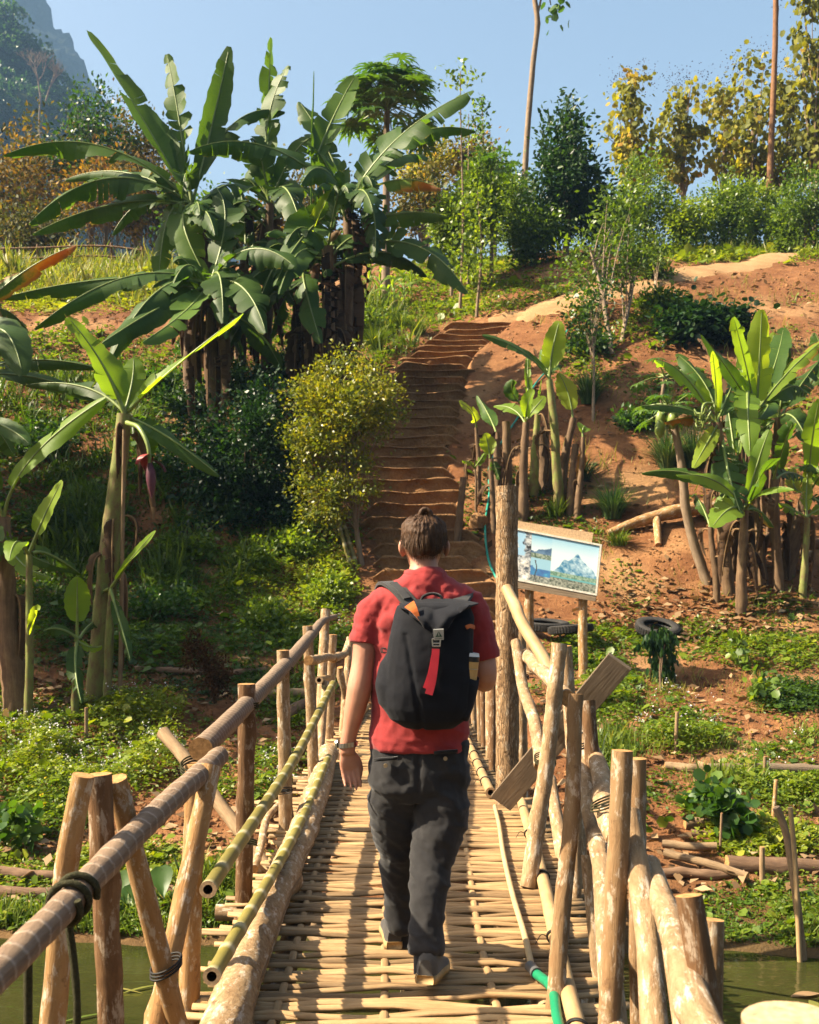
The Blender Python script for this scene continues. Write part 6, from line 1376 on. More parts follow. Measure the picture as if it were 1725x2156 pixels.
for lab, a, b_ in (('left one of two green bamboo poles leaning on the yellow shrub', (745, 1200), (697, 1050)), ('right one of two green bamboo poles leaning on the yellow shrub', (756, 1196), (709, 1055))):
    A = G(*a); tag(tube_obj('bamboo_pole', [A - Vector((0, 0, 0.1)), P(b_[0], b_[1], A.y + 0.2)], [0.038, 0.034], [M['bamboo_green'], M['cut_pale'], M['hole']], n=30, seg=10, node=0.27, node_amp=0.08), lab, 'bamboo pole')
s0 = G(1042, 532); st = empty('tree_stump', tuple(s0), label='tall red-brown cut stump on the ridge', cat='stump')
tube_obj('trunk', [s0 - Vector((0, 0, 0.2)), s0 + Vector((0.03, 0, (532 - 448) / F * s0.y))], [0.22, 0.19, 0.17], [M['trunk_red'], M['cut']], st, n=20, seg=16, rough=0.10, knots=6)
# wooden fence at the left ridge
fe2 = empty('wooden_fence', tuple(G(60, 535)), label='low dark wooden rail fence at the left ridge', cat='fence')
fy = 33.0
for k, u in enumerate((-60, 10, 80, 150, 235, 300)):
    b0 = Vector(gb(u, fy)); tube_obj('post', [b0 - Vector((0, 0, 0.1)), b0 + Vector((0, 0, 0.75))], 0.05, [M['bark_dark'], M['cut']], fe2, n=6, seg=8, seed=k)
for hgt in (0.3, 0.62):
    tube_obj('rail', [Vector(gb(u, fy)) + Vector((0, -0.06, hgt)) for u in (-60, 80, 235, 300)], 0.03, [M['bark_dark'], M['cut']], fe2, n=16, seg=6)
# thin green garden hose running up the slope
gh = [G(1050, 1235), G(1036, 1205), G(1025, 1165), G(1022, 1110), G(1030, 1050), G(1032, 985), G(1060, 930), G(1100, 870), G(1130, 810), G(1165, 770), G(1195, 700), G(1215, 672)]
m_g2 = plain_mat('green_garden_hose', (0.015, 0.30, 0.22), 0.4, 0.4, 0.2, 5)
tag(tube_obj('garden_hose', [p + Vector((0, 0, 0.05)) for p in gh], 0.020, [m_g2, m_g2], n=90, seg=6), 'thin turquoise garden hose climbing the slope beside the steps', 'hose')

# rubber tyres
m_t = plain_mat('old_rubber', (0.035, 0.032, 0.03), 0.8, 0.25, 0.4, 30, 0.5, 60)
def tyre(lab, c, R, tilt, rollz):
    e = empty('tyre', tuple(c), label=lab, cat='tyre'); Rm = Matrix.Rotation(rollz, 3, 'Z') @ Matrix.Rotation(tilt, 3, 'X')
    prof = [(0.60, 0.10), (0.66, 0.16), (0.85, 0.19), (0.97, 0.16), (1.0, 0.06), (1.0, -0.06), (0.97, -0.16), (0.85, -0.19), (0.66, -0.16), (0.60, -0.10), (0.64, -0.06), (0.86, -0.10), (0.93, 0.0), (0.86, 0.10), (0.64, 0.06)]
    rows = []
    for k in range(40):
        a = 2 * PI * k / 40; rows.append([Vector(c) + Rm @ Vector((math.cos(a) * p * R, math.sin(a) * p * R, q * R)) for p, q in prof])
    rows.append(rows[0]); mb = MB(); mb.grid(rows, closed=True); mb.obj('casing', [m_t], e)
    for k in range(48):
        a = 2 * PI * k / 48; pp = []
        rows = [[Vector(c) + Rm @ Vector((math.cos(a + da) * R * rr_, math.sin(a + da) * R * rr_, zz * R)) for da in (0.02, 0.08)] for rr_, zz in ((0.975, 0.16), (1.03, 0.14), (1.035, 0.0), (1.03, -0.14), (0.975, -0.16))]
        mb = MB(); mb.grid(rows); mb.obj('tread_block', [m_t], e, smooth=False)
    return e
g0 = G(1150, 1335)
tyre('old tyre lying flat behind the tall post under the board', g0 + Vector((0, 0, 0.12)), 0.34, 0.1, 0.3)
tyre('second old tyre half hidden beside the flat one', g0 + Vector((0.3, -0.35, 0.08)), 0.32, -0.1, 1.0)
tyre('old tyre lying behind the dark coffee bush', G(1385, 1340) + Vector((0.0, 0, 0.12)), 0.32, 0.35, 0.2)

# coffee bush, withered weed, taro, small garden plants
tree('coffee_bush', 'upright dark coffee bush with drooping leaves before the tyre', 'bush', tuple(G(1392, 1462)), [blob(1392, 1345, 13.4, 34, 14), blob(1392, 1390, 13.4, 17, 55)], 620, 0.11, 'darkleaf', 'twig', 0.02, nclump=40, sig=0.05, seed=81, tmpl=LEAF6, droop=1.2, limbs=10, tint0=0.5)
tree('withered_weed', 'tall withered brown weed on the shaded left bank', 'weed', tuple(G(455, 1478)), [blob(415, 1370, 12.2, 32, 40), blob(445, 1410, 12.2, 36, 40), blob(470, 1440, 12.2, 22, 35)], 2300, 0.045, 'brownweed', 'twig', 0.02, nclump=70, sig=0.05, seed=82, limbs=26, fork=0.1, tint0=0.5)
heart = [(0, 0), (-0.12, 0.22), (-0.05, 0.36), (0.12, 0.38), (0.4, 0.3), (0.72, 0.14), (1.0, 0)]
def taro(lab, u, v, items, seed):
    b0 = G(u, v); e = empty('taro_plant', tuple(b0), label=lab, cat='taro plant')
    for k, (du, dv, s) in enumerate(items):
        tip = P(u + du, v + dv, b0.y - 0.1 * k); mb = MB(); add_tube(mb, [b0, b0.lerp(tip, 0.6) + Vector((0, 0, 0.03)), tip], [0.012, 0.006], n=8, seg=5, cap=False); pt = mb.obj('stalk', [M['midrib']], e)
        d = Vector((0.25 * math.sin(k * 2.1 + seed), -0.55, -0.75)).normalized(); s_ = Vector((1, 0, 0)); s_ = (s_ - d * s_.dot(d)).normalized(); nn = d.cross(s_)
        rows = [[tip + d * (x_ * s) + s_ * (w_ * s * f_) + nn * (abs(f_) * 0.06 * s) for f_ in (-1, -0.5, 0, 0.5, 1)] for x_, w_ in [(-0.1, 0.16), (0.02, 0.33), (0.2, 0.37), (0.42, 0.3), (0.7, 0.16), (0.97, 0.02)]]
        mb = MB(); mb.grid(rows, None, [[0.6] * 5] * 6); lf = mb.obj('leaf', [M['midleaf']], smooth=2); lf.parent = pt
taro('taro plant with one large heart shaped leaf behind the near left braces', 350, 1905, [(-10, -75, 0.24), (-60, -40, 0.15), (30, -30, 0.14)], 1)
taro('taro plant with folded leaves beside the lower left brace', 255, 1900, [(0, -60, 0.22), (25, -30, 0.2), (-20, -20, 0.18)], 2)
taro('taro seedlings under the right railing in shade', 1262, 1990, [(10, -60, 0.3), (-20, -10, 0.25), (0, 30, 0.25)], 3)
for k, (u, v, hh, ru, n_, lab) in enumerate(((1515, 1760, 60, 55, 260, 'leafy aubergine-like plant before the middle right bed'), (1600, 1490, 45, 18, 60, 'lone pale sprout on the sandy patch'), (1555, 1405, 40, 16, 50, 'small sprout above the sandy patch'), (20, 1790, 50, 50, 160, 'spreading leafy plant at the near left bed'), (1340, 1745, 16, 16, 30, 'small yellow-green seedling beside the right rail'))):
    b0 = G(u, v)
    tree('garden_plant', lab, 'plant', tuple(b0), [blob(u, v - hh, b0.y, ru, hh * 0.7)], n_, 0.10, 'midleaf' if k in (0, 3) else 'brightleaf', 'midrib', 0.012, nclump=18, sig=0.06, seed=90 + k, tmpl=LEAFR, limbs=8, fork=0.1, tint0=0.55)
rk = MB(); rb_ = G(1005, 1110)
rows = [[rb_ + Vector((math.cos(a) * 0.17 * s_ * (1 + 0.2 * math.sin(a * 3 + q)), math.sin(a) * 0.15 * s_, zz)) for a in np.linspace(0, 2 * PI, 9)[:-1]] for q, (s_, zz) in enumerate(((0.9, -0.05), (1.0, 0.06), (0.85, 0.16), (0.4, 0.22), (0.02, 0.23)))]
rk.grid(rows, closed=True); tag(rk.obj('stone', [M['step']], smooth=False), 'angular brown stone at the edge of the steps', 'stone')

# ------------------------------------------------------------------ picture board
sg = empty('picture_board', tuple(G(1160, 1372)), label='weathered board of faded mountain photographs on two wooden posts', cat='sign')
SY = 13.6
TLc, TRc, BRc, BLc = P(1080, 1112, SY + 0.25), P(1266, 1148, SY - 0.15), P(1256, 1252, SY - 0.15), P(1076, 1218, SY + 0.25)
def sgp(s, t, d=0.0):
    p = TLc.lerp(TRc, s).lerp(BLc.lerp(BRc, s), t); nrm = (TRc - TLc).cross(BLc - TLc).normalized()
    if nrm.y > 0: nrm = -nrm
    return p + nrm * d
GX, GY = 150, 90
sc_, tc_ = np.meshgrid(np.linspace(0, 1, GX), np.linspace(0, 1, GY))
col = np.zeros((GY, GX, 3))
def sky_blue(t): return np.stack([0.18 + 0.50 * t, 0.50 + 0.30 * t, 0.72 + 0.12 * t], -1)
nA = fbm(sc_ * 22, tc_ * 16, 3, 4); nB = fbm(sc_ * 60, tc_ * 40, 9, 3)
q = (sc_ >= 0.46)
ridge = 0.26 + 1.35 * np.abs(sc_ - 0.765) ** 0.9 + 0.10 * fbm(sc_ * 18, sc_ * 0, 4, 4) - 0.06 * np.exp(-((sc_ - 0.62) / 0.05) ** 2)
c1 = sky_blue(np.clip(0.2 + tc_ * 2.2, 0, 1)); rock = np.stack([0.25 + 0.9 * nA + 0.5 * nB, 0.42 + 0.9 * nA + 0.5 * nB, 0.55 + 0.8 * nA + 0.4 * nB], -1)
c1 = np.where((tc_ > ridge)[..., None], rock, c1)
c1 = np.where((tc_ > 0.70)[..., None], np.stack([0.20 + 0.6 * nB, 0.32 + 0.6 * nB, 0.24 + 0.5 * nB], -1), c1); c1 = np.where(((tc_ > 0.79) & (tc_ < 0.83))[..., None], np.array([0.12, 0.38, 0.42]), c1)
c1 = np.where((tc_ > 0.83)[..., None], np.stack([0.20 + 0.7 * nB, 0.22 + 0.7 * nB, 0.18 + 0.6 * nB], -1), c1)
c2 = np.where((tc_ > 0.26 + 0.5 * np.abs(sc_ - 0.44) + 0.12 * nA)[..., None], np.stack([0.06 + 0.2 * nA + 0.02, 0.16 + 0.3 * nA, 0.28 + 0.4 * nA], -1), sky_blue(np.clip(tc_ * 3, 0, 1))); c2 = np.where((tc_ > 0.40)[..., None], np.stack([0.22 + 0.8 * nB, 0.28 + 0.8 * nB, 0.22 + 0.7 * nB], -1), c2)
c3 = np.where((tc_ > 0.72 + 0.25 * nA)[..., None], np.stack([0.05 + 0 * nA, 0.22 + 0.3 * nA, 0.45 + 0.3 * nA], -1), sky_blue(0.3 + 0 * tc_) * 0.9); c3 = np.where((tc_ > 0.86)[..., None], np.stack([0.25 + 0.8 * nB, 0.27 + 0.8 * nB, 0.24 + 0.7 * nB], -1), c3)
c3 = np.where((np.abs(sc_ - 0.285 - 0.01 * np.sin(tc_ * 20)) < 0.007)[..., None] & (tc_ > 0.55)[..., None], 0.05, c3)
c4 = np.stack([0.30 + 1.3 * nA + 1.0 * nB, 0.33 + 1.3 * nA + 1.0 * nB, 0.36 + 1.25 * nA + 1.0 * nB], -1); c4 = np.where(((tc_ < 0.5) & (np.abs(sc_ - 0.09 - 0.1 * nA) < 0.045))[..., None], np.array([0.35, 0.58, 0.78]), c4); c4 = np.where((tc_ > 0.6)[..., None], c4 * np.array([1.1, 1.0, 0.88]) + 0.12, c4)
col = np.where(q[..., None], c1, np.where((sc_ > 0.22)[..., None], np.where((tc_ < 0.5)[..., None], c2, c3), c4))
col = np.clip(col * 0.72, 0.015, 0.75)
Vp = [tuple(sgp(a, b_, 0.012)) for b_ in np.linspace(0.02, 0.98, GY) for a in np.linspace(0.015, 0.985, GX)]
ii = np.arange(GY - 1)[:, None] * GX + np.arange(GX - 1)[None, :]
m, nt, b, out = new_mat('printed_photographs')
ca = nt.nodes.new('ShaderNodeVertexColor'); ca.layer_name = 'print'; nt.links.new(ca.outputs[0], b.inputs['Base Color']); b.inputs['Roughness'].default_value = 0.4
po = np_obj('photo_print', Vp, np.stack([ii, ii + 1, ii + GX + 1, ii + GX], -1).reshape(-1, 4), [m], sg)
ca_ = po.data.color_attributes.new('print', 'FLOAT_COLOR', 'POINT'); ca_.data.foreach_set('color', np.concatenate([col, np.ones((GY, GX, 1))], -1).reshape(-1).astype(np.float32))
m_w = plain_mat('chipped_white_paint', (0.62, 0.58, 0.50), 0.7, 0.2, 0.25, 30)
nrm_s = (sgp(0.5, 0.5, 1) - sgp(0.5, 0.5, 0))
for a, b_ in (((-0.012, 0), (1.012, 0)), ((-0.012, 1), (1.012, 1)), ((0, 0.02), (0, 0.98)), ((1, 0.02), (1, 0.98))):
    mb = MB(); box_between(mb, sgp(*a, 0.012), sgp(*b_, 0.012), 0.024, 0.034, nrm_s, 2); mb.obj('frame', [m_w], sg, smooth=False)
mb = MB(); mb.grid([[sgp(0, 0, -0.012), sgp(1, 0, -0.012)], [sgp(0, 1, -0.012), sgp(1, 1, -0.012)]]); mb.obj('backing', [M['plank']], sg, smooth=False)
mb = MB(); box_between(mb, sgp(0.0, -0.06, -0.01), sgp(0.90, -0.115, -0.01), 0.13, 0.03, nrm_s, 4); mb.obj('top_board', [M['cut_pale']], sg, smooth=False)
mb = MB(); box_between(mb, sgp(0.05, 1.09, 0.0), sgp(1.0, 1.06, 0.0), 0.10, 0.04, nrm_s, 4); mb.obj('bottom_board', [M['plank']], sg, smooth=False)
for s_, tp, vb in ((0.17, -0.16, 1345), (0.78, -0.24, 1378)):
    top = sgp(s_, tp, -0.09); gz = Hs(top.x, top.y)
    tube_obj('post', [(top.x, top.y, gz - 0.2), tuple(top)], [0.062, 0.058], [M['bark_orange'], M['cut_pale']], sg, n=20, seg=12, rough=0.06, knots=4, bend=0.01, seed=vb)
# floating leaves on the stream
r = np.random.default_rng(77)
for k in range(16):
    left = k < 11
    x0 = r.uniform(-2.2, -0.95) if left else r.uniform(1.4, 2.8); y0 = r.uniform(4.6, 7.2) if left else r.uniform(5.5, 6.8); a = r.uniform(0, 6.28); L = r.uniform(0.12, 0.5); w = 0.012 if L > 0.25 else 0.04
    d = Vector((math.cos(a), math.sin(a), 0)); s_ = Vector((-d.y, d.x, 0)); c0 = Vector((x0, y0, -1.092))
    mb = MB(); mb.grid([[c0 + d * (L * (t_ - 0.5)) + s_ * (w * f_ * math.sin(PI * min(0.97, t_ + 0.03))) + Vector((0, 0, 0.01 * math.sin(t_ * 3))) for f_ in (-1, 1)] for t_ in np.linspace(0, 1, 7)], None, [[float(r.uniform(0.5, 0.95))] * 2] * 7)
    tag(mb.obj('floating_leaf', [M['grass' if k % 3 else 'straw']], smooth=2), 'fallen leaf floating on the murky stream', 'leaf', 'leaves floating on the stream')

# ------------------------------------------------------------------ the walking person
PY = 4.1
def pp(u, v, dy=0.0): return P(u, v, PY + dy)
def ring_loft(mb, rings, seg=24):
    """rings: (u, v, half width m, half depth m, dy[, squareness])"""
    rows = []
    for (u, v, hw, hd, dy, *sq) in rings:
        c = pp(u, v, dy); e = sq[0] if sq else 1.0; row = []
        for j in range(seg):
            a = 2 * PI * j / seg; ca, sa = math.cos(a), math.sin(a)
            row.append(c + Vector((math.copysign(abs(ca) ** e, ca) * hw, math.copysign(abs(sa) ** e, sa) * hd, 0)))
        rows.append(row)
    b = mb.grid(rows, closed=True)
    for e, fl in ((0, False), (len(rows) - 1, True)):
        ids = [b + e * seg + j for j in range(seg)]; mb.fan(ids, sum((Vector(mb.v[k]) for k in ids), Vector()) / seg, mi=0, flip=fl)
def limb_tube(mb, pts, radii, n=26, seg=16, flat=1.0): add_tube(mb, pts, radii, n=n, seg=seg, capcol=0, flat=flat)
def ball(mb, c, rx, ry, rz, rot=None):
    rows = []; c = Vector(c)
    for i in range(11):
        th = PI * (i + 0.02) / 10.04; rows.append([c + (rot @ Vector((math.sin(th) * math.cos(a) * rx, math.sin(th) * math.sin(a) * ry, math.cos(th) * rz)) if rot else Vector((math.sin(th) * math.cos(a) * rx, math.sin(th) * math.sin(a) * ry, math.cos(th) * rz))) for a in np.linspace(0, 2 * PI, 17)[:-1]])
    mb.grid(rows, closed=True)
def remesh(mb, name, voxel, mats, parent, smooth=6, disp=None):
    me = mb.mesh(name + '_raw', [])
    o = bpy.data.objects.new(name + '_raw', me); COL.objects.link(o)
    r_ = o.modifiers.new('r', 'REMESH'); r_.mode = 'VOXEL'; r_.voxel_size = voxel; r_.use_smooth_shade = True
    s_ = o.modifiers.new('s', 'SMOOTH'); s_.factor = 0.5; s_.iterations = smooth
    bpy.context.view_layer.update()
    dg = bpy.context.evaluated_depsgraph_get(); me2 = bpy.data.meshes.new_from_object(o.evaluated_get(dg)); me2.name = name
    bpy.data.objects.remove(o); bpy.data.meshes.remove(me)
    n = len(me2.vertices); co = np.empty(n * 3, dtype=np.float32); me2.vertices.foreach_get('co', co); co = co.reshape(-1, 3).astype(float)
    if disp is not None:
        nr = np.empty(n * 3, dtype=np.float32); me2.vertices.foreach_get('normal', nr); nr = nr.reshape(-1, 3)
        co = co + nr * disp(co, nr)[:, None]
        me2.vertices.foreach_set('co', co.astype(np.float32).ravel())
    me2.materials.clear()
    for q in mats: me2.materials.append(q)
    me2.polygons.foreach_set('use_smooth', np.ones(len(me2.polygons), dtype=bool)); me2.polygons.foreach_set('material_index', np.zeros(len(me2.polygons), dtype=np.int32))
    a = me2.attributes.new('tint', 'FLOAT', 'POINT'); a.data.foreach_set('value', np.full(n, 0.5, dtype=np.float32)); me2.update()
    ob = bpy.data.objects.new(name, me2); COL.objects.link(ob)
    if parent is not None: child(ob, parent)
    return ob
def cloth_mat(name, col, sheen=0.15, var=0.18, bs=260):
    m, nt, b, out = new_mat(name); v = coords(nt); n1 = noise(nt, v, 14, 5, 0.6); n2 = noise(nt, v, bs, 2, 0.5)
    nt.links.new(ramp(nt, [(0.3, tuple(x * (1 - var) for x in col)), (0.7, tuple(x * (1 + var) for x in col))], n1), b.inputs['Base Color'])
    b.inputs['Roughness'].default_value = 0.9; b.inputs['Specular IOR Level'].default_value = 0.2; b.inputs['Sheen Weight'].default_value = sheen
    bump(nt, b, mth(nt, 'ADD', mth(nt, 'MULTIPLY', n1, 3.0), n2), 0.25, 0.004); return m
m, nt, b, out = new_mat('skin'); v = coords(nt); n1 = noise(nt, v, 9, 4); n2 = noise(nt, v, 160, 3)
nt.links.new(ramp(nt, [(0.3, (0.42, 0.175, 0.105)), (0.7, (0.55, 0.27, 0.17))], n1), b.inputs['Base Color'])
b.inputs['Roughness'].default_value = 0.5; b.inputs['Subsurface Weight'].default_value = 0.12; b.inputs['Subsurface Radius'].default_value = (0.012, 0.004, 0.002); bump(nt, b, n2, 0.12, 0.003); M['skin'] = m
M['shirt'] = cloth_mat('red_cotton', (0.31, 0.034, 0.034), 0.12, 0.15)
M['trousers'] = cloth_mat('charcoal_cotton', (0.019, 0.018, 0.019), 0.12, 0.25)
M['pack'] = cloth_mat('dark_navy_canvas', (0.0065, 0.007, 0.0105), 0.03, 0.3, 500)
M['strap'] = cloth_mat('black_webbing', (0.012, 0.012, 0.013), 0.2, 0.2, 600)
m, nt, b, out = new_mat('brown_hair'); at = nt.nodes.new('ShaderNodeAttribute'); at.attribute_name = 'tint'
n1 = noise(nt, coords(nt, 'Object', (90, 90, 30)), 1.0, 4)
nt.links.new(ramp(nt, [(0.2, (0.020, 0.010, 0.005)), (0.55, (0.075, 0.036, 0.016)), (0.85, (0.17, 0.090, 0.040))], mth(nt, 'ADD', mth(nt, 'MULTIPLY', n1, 0.7), mth(nt, 'MULTIPLY', at.outputs['Fac'], 0.35))), b.inputs['Base Color'])
b.inputs['Roughness'].default_value = 0.65; b.inputs['Specular IOR Level'].default_value = 0.25; bump(nt, b, n1, 0.6, 0.006); M['hair'] = m

man = empty('person', (0.05, 4.1, 0.0), label='person in a red t-shirt and charcoal trousers walking across the bridge with a backpack', cat='person')
# body: head, neck, trunk, arms, hands and legs in one surface
body = MB()
ring_loft(body, [(893, 1090, 0.035, 0.04, 0.02), (893, 1098, 0.064, 0.075, 0.015), (893, 1115, 0.077, 0.094, 0.01), (893, 1135, 0.080, 0.099, 0.012), (892, 1155, 0.076, 0.095, 0.02), (892, 1172, 0.066, 0.082, 0.035), (892, 1190, 0.056, 0.066, 0.05), (893, 1202, 0.03, 0.03, 0.07)])
ball(body, pp(893, 1160, 0.112), 0.016, 0.022, 0.03)          # nose, chin and brow on the far side of the head
ball(body, pp(893, 1187, 0.095), 0.034, 0.028, 0.022); ball(body, pp(893, 1140, 0.088), 0.055, 0.025, 0.016)
for sx_, du in ((-1, 846), (1, 941)):
    ball(body, pp(du, 1152, 0.018), 0.012, 0.020, 0.032, Matrix.Rotation(sx_ * 0.45, 3, 'Z')); ball(body, pp(du - sx_ * 2, 1166, 0.022), 0.008, 0.012, 0.014)
ring_loft(body, [(893, 1165, 0.052, 0.056, 0.01), (893, 1190, 0.055, 0.056, 0.0), (892, 1210, 0.062, 0.062, -0.005), (891, 1228, 0.10, 0.07, -0.005), (890, 1248, 0.165, 0.08, 0.0), (890, 1300, 0.185, 0.095, 0.0), (888, 1400, 0.175, 0.10, 0.0), (884, 1500, 0.155, 0.095, 0.0), (882, 1600, 0.165, 0.10, 0.0), (880, 1640, 0.15, 0.10, 0.0)])
limb_tube(body, [pp(800, 1268), pp(773, 1320, -0.01), pp(769, 1370, -0.02), pp(757, 1450, -0.035), pp(744, 1510, -0.03), pp(733, 1562, -0.02), pp(731, 1585, -0.015)], [0.045, 0.047, 0.050, 0.047, 0.050, 0.042, 0.031, 0.032], n=34)
limb_tube(body, [pp(980, 1272), pp(1008, 1320), pp(1017, 1380), pp(1021, 1428, 0.0), pp(1019, 1436, 0.03)], [0.045, 0.047, 0.050, 0.049, 0.045], n=24)
limb_tube(body, [pp(1021, 1422, 0.0), pp(1012, 1428, 0.12), pp(985, 1405, 0.24), pp(965, 1390, 0.29)], [0.044, 0.045, 0.034, 0.028], n=22)
def hand(mb, wrist, palm_end, across, back, fingers, thumb):
    w, p = Vector(wrist), Vector(palm_end); d = (p - w).normalized(); ac = (Vector(across) - d * Vector(across).dot(d)).normalized()
    rows = []
    for t_, hw, th in ((-0.1, 0.026, 0.020), (0.15, 0.032, 0.019), (0.5, 0.040, 0.018), (0.85, 0.042, 0.015), (1.02, 0.038, 0.010)):
        c = w.lerp(p, t_); nn = d.cross(ac); rows.append([c + ac * (math.cos(a) * hw) + nn * (math.sin(a) * th) for a in np.linspace(0, 2 * PI, 15)[:-1]])
    b0 = mb.grid(rows, closed=True)
    for e, fl in ((0, False), (4, True)):
        ids = [b0 + e * 14 + j for j in range(14)]; mb.fan(ids, sum((Vector(mb.v[k]) for k in ids), Vector()) / 14, mi=0, flip=fl)
    for k, (off, L, curl) in enumerate(fingers):
        st_ = p + ac * off - d * 0.015; nn = Vector(back); a0 = 0.15; pts = [st_]; q_ = st_.copy()
        for s_ in (0.45, 0.32, 0.23):
            a0 += curl; dd = (d * math.cos(a0) + nn * math.sin(a0)).normalized(); q_ = q_ + dd * (L * s_ + 0.006); pts.append(q_)
        add_tube(mb, pts, [0.0098, 0.0092, 0.0085, 0.0066], n=14, seg=10, capcol=0); ball(mb, pts[-1], 0.0066, 0.0066, 0.0066)
    tp = [w.lerp(p, 0.2) + ac * thumb[0] * 0.6] + [w + Vector(q_) for q_ in thumb[1]]
    add_tube(mb, tp, [0.016, 0.013, 0.0105, 0.0085], n=16, seg=10, capcol=0); ball(mb, tp[-1], 0.0085, 0.0085, 0.0085)
hand(body, pp(731, 1580, -0.015), pp(738, 1620, -0.01), (1, 0.35, 0), (0.05, -0.55, 0), [(-0.031, 0.058, 0.32), (-0.011, 0.072, 0.26), (0.010, 0.078, 0.2), (0.030, 0.070, 0.13)], (0.03, [(0.045, 0.02, -0.045), (0.053, 0.025, -0.075), (0.052, 0.02, -0.102)]))
hand(body, pp(967, 1392, 0.285), pp(945, 1378, 0.33), (0, 0.2, 1), (-0.3, -0.9, 0), [(-0.031, 0.058, 0.6), (-0.011, 0.070, 0.6), (0.010, 0.075, 0.6), (0.030, 0.068, 0.55)], (0.03, [(-0.03, 0.0, 0.05), (-0.055, -0.01, 0.06), (-0.075, -0.03, 0.055)]))
limb_tube(body, [pp(845, 1630), pp(834, 1720, 0.05), pp(836, 1800, 0.11), pp(839, 1880, 0.16), pp(843, 1962, 0.20)], [0.085, 0.068, 0.052, 0.048, 0.036], n=30)
limb_tube(body, [pp(922, 1630), pp(925, 1720, -0.02), pp(912, 1800, -0.06), pp(904, 1880, -0.13), pp(896, 2010, -0.23)], [0.085, 0.07, 0.054, 0.05, 0.036], n=30)
remesh(body, 'body', 0.0055, [M['skin']], man, 5)
# shirt
def folds(co, nr):
    x, y_, z = co[:, 0], co[:, 1], co[:, 2]
    up = sstep(1.1, 1.42, z); s = fbm(x * 5 + z * 12, z * 2.5 - x * 7, 3, 3) * 0.030 * (0.5 + up) + fbm(x * 16 - z * 14, z * 3 + x * 3, 5, 3) * 0.010 * (0.4 + up)
    low = sstep(1.0, 0.86, z); s = s + low * 0.022 * fbm(z * 26 + x * 4, x * 5, 8, 3)
    side = np.abs(nr[:, 0]); s = s + side * 0.020 * fbm(z * 14 + x * 5, x * 8, 2, 3)
    rid = 1 - np.abs(fbm(x * 9 + z * 16, z * 4 - x * 12, 33, 3)) * 6; s = s + 0.006 * np.clip(rid, 0, 1) * (0.35 + 0.8 * up + 0.8 * low)
    return s
sh = MB()
ring_loft(sh, [(893, 1200, 0.066, 0.064, -0.005), (892, 1212, 0.078, 0.072, -0.005), (891, 1224, 0.115, 0.082, -0.004), (890, 1240, 0.165, 0.095, 0.0), (890, 1262, 0.196, 0.105, 0.0), (890, 1300, 0.212, 0.117, 0.0, 0.92), (889, 1360, 0.208, 0.122, 0.0, 0.9), (887, 1440, 0.197, 0.122, 0.0, 0.9), (884, 1500, 0.190, 0.120, 0.0, 0.9), (882, 1545, 0.194, 0.125, 0.0, 0.9), (882, 1575, 0.198, 0.130, 0.0, 0.9), (882, 1578, 0.185, 0.118, 0.0, 0.9)])
limb_tube(sh, [pp(828, 1264), pp(796, 1280, -0.005), pp(777, 1312, -0.01), pp(770, 1356, -0.018)], [0.066, 0.072, 0.068, 0.066, 0.066], n=24)
limb_tube(sh, [pp(952, 1264), pp(985, 1282), pp(1005, 1322), pp(1016, 1388)], [0.066, 0.072, 0.068, 0.066, 0.066], n=24)
remesh(sh, 'shirt', 0.007, [M['shirt']], man, 5, folds)
cl = MB(); add_tube(cl, [pp(893, 1203) + Vector((math.cos(a) * 0.072, math.sin(a) * 0.069 - 0.003, 0.010 * math.sin(a) - 0.004)) for a in np.linspace(0, 2 * PI, 25)], 0.008, n=50, seg=8, cap=False); cl.obj('collar', [M['shirt']], man)
# trousers
def tfolds(co, nr):
    x, y_, z = co[:, 0], co[:, 1], co[:, 2]
    s = fbm(x * 7 + z * 5, z * 3 - x * 4, 11, 4) * 0.026 + fbm(z * 16 + x * 14, x * 6 - z * 2, 12, 3) * 0.014
    for zc, w_, a in ((0.44, 0.10, 0.030), (0.10, 0.10, 0.034), (0.76, 0.08, 0.022)):
        s = s + np.exp(-((z - zc) / w_) ** 2) * a * fbm(z * 22 + x * 16, x * 6 + y_ * 6 + z * 3, 4, 3)
    rid = 1 - np.abs(fbm(x * 8 + z * 12, z * 5 - x * 9, 37, 3)) * 6; s = s + 0.008 * np.clip(rid, 0, 1)
    return s - 0.012 * np.exp(-((x - 0.035) / 0.012) ** 2) * sstep(0.66, 0.74, z) * (nr[:, 1] < 0)
tr_ = MB()
ring_loft(tr_, [(882, 1560, 0.190, 0.115, 0.0, 0.9), (882, 1585, 0.193, 0.120, 0.0, 0.9), (882, 1620, 0.198, 0.128, -0.004, 0.88), (882, 1655, 0.198, 0.126, -0.004, 0.85), (882, 1680, 0.17, 0.10, 0.0, 0.85)])
limb_tube(tr_, [pp(838, 1640, 0.0), pp(832, 1690, 0.03), pp(833, 1740, 0.06), pp(836, 1800, 0.11), pp(839, 1880, 0.16), pp(843, 1955, 0.19)], [0.112, 0.104, 0.090, 0.074, 0.067, 0.062, 0.060], n=34, seg=20)
limb_tube(tr_, [pp(926, 1640, 0.0), pp(930, 1690, -0.015), pp(925, 1740, -0.03), pp(912, 1800, -0.06), pp(905, 1880, -0.13), pp(897, 2008, -0.21)], [0.112, 0.110, 0.098, 0.080, 0.070, 0.066, 0.064], n=34, seg=20)
remesh(tr_, 'trousers', 0.0075, [M['trousers']], man, 4, tfolds)
m_b = plain_mat('horn_button', (0.30, 0.22, 0.12), 0.5, 0.4)
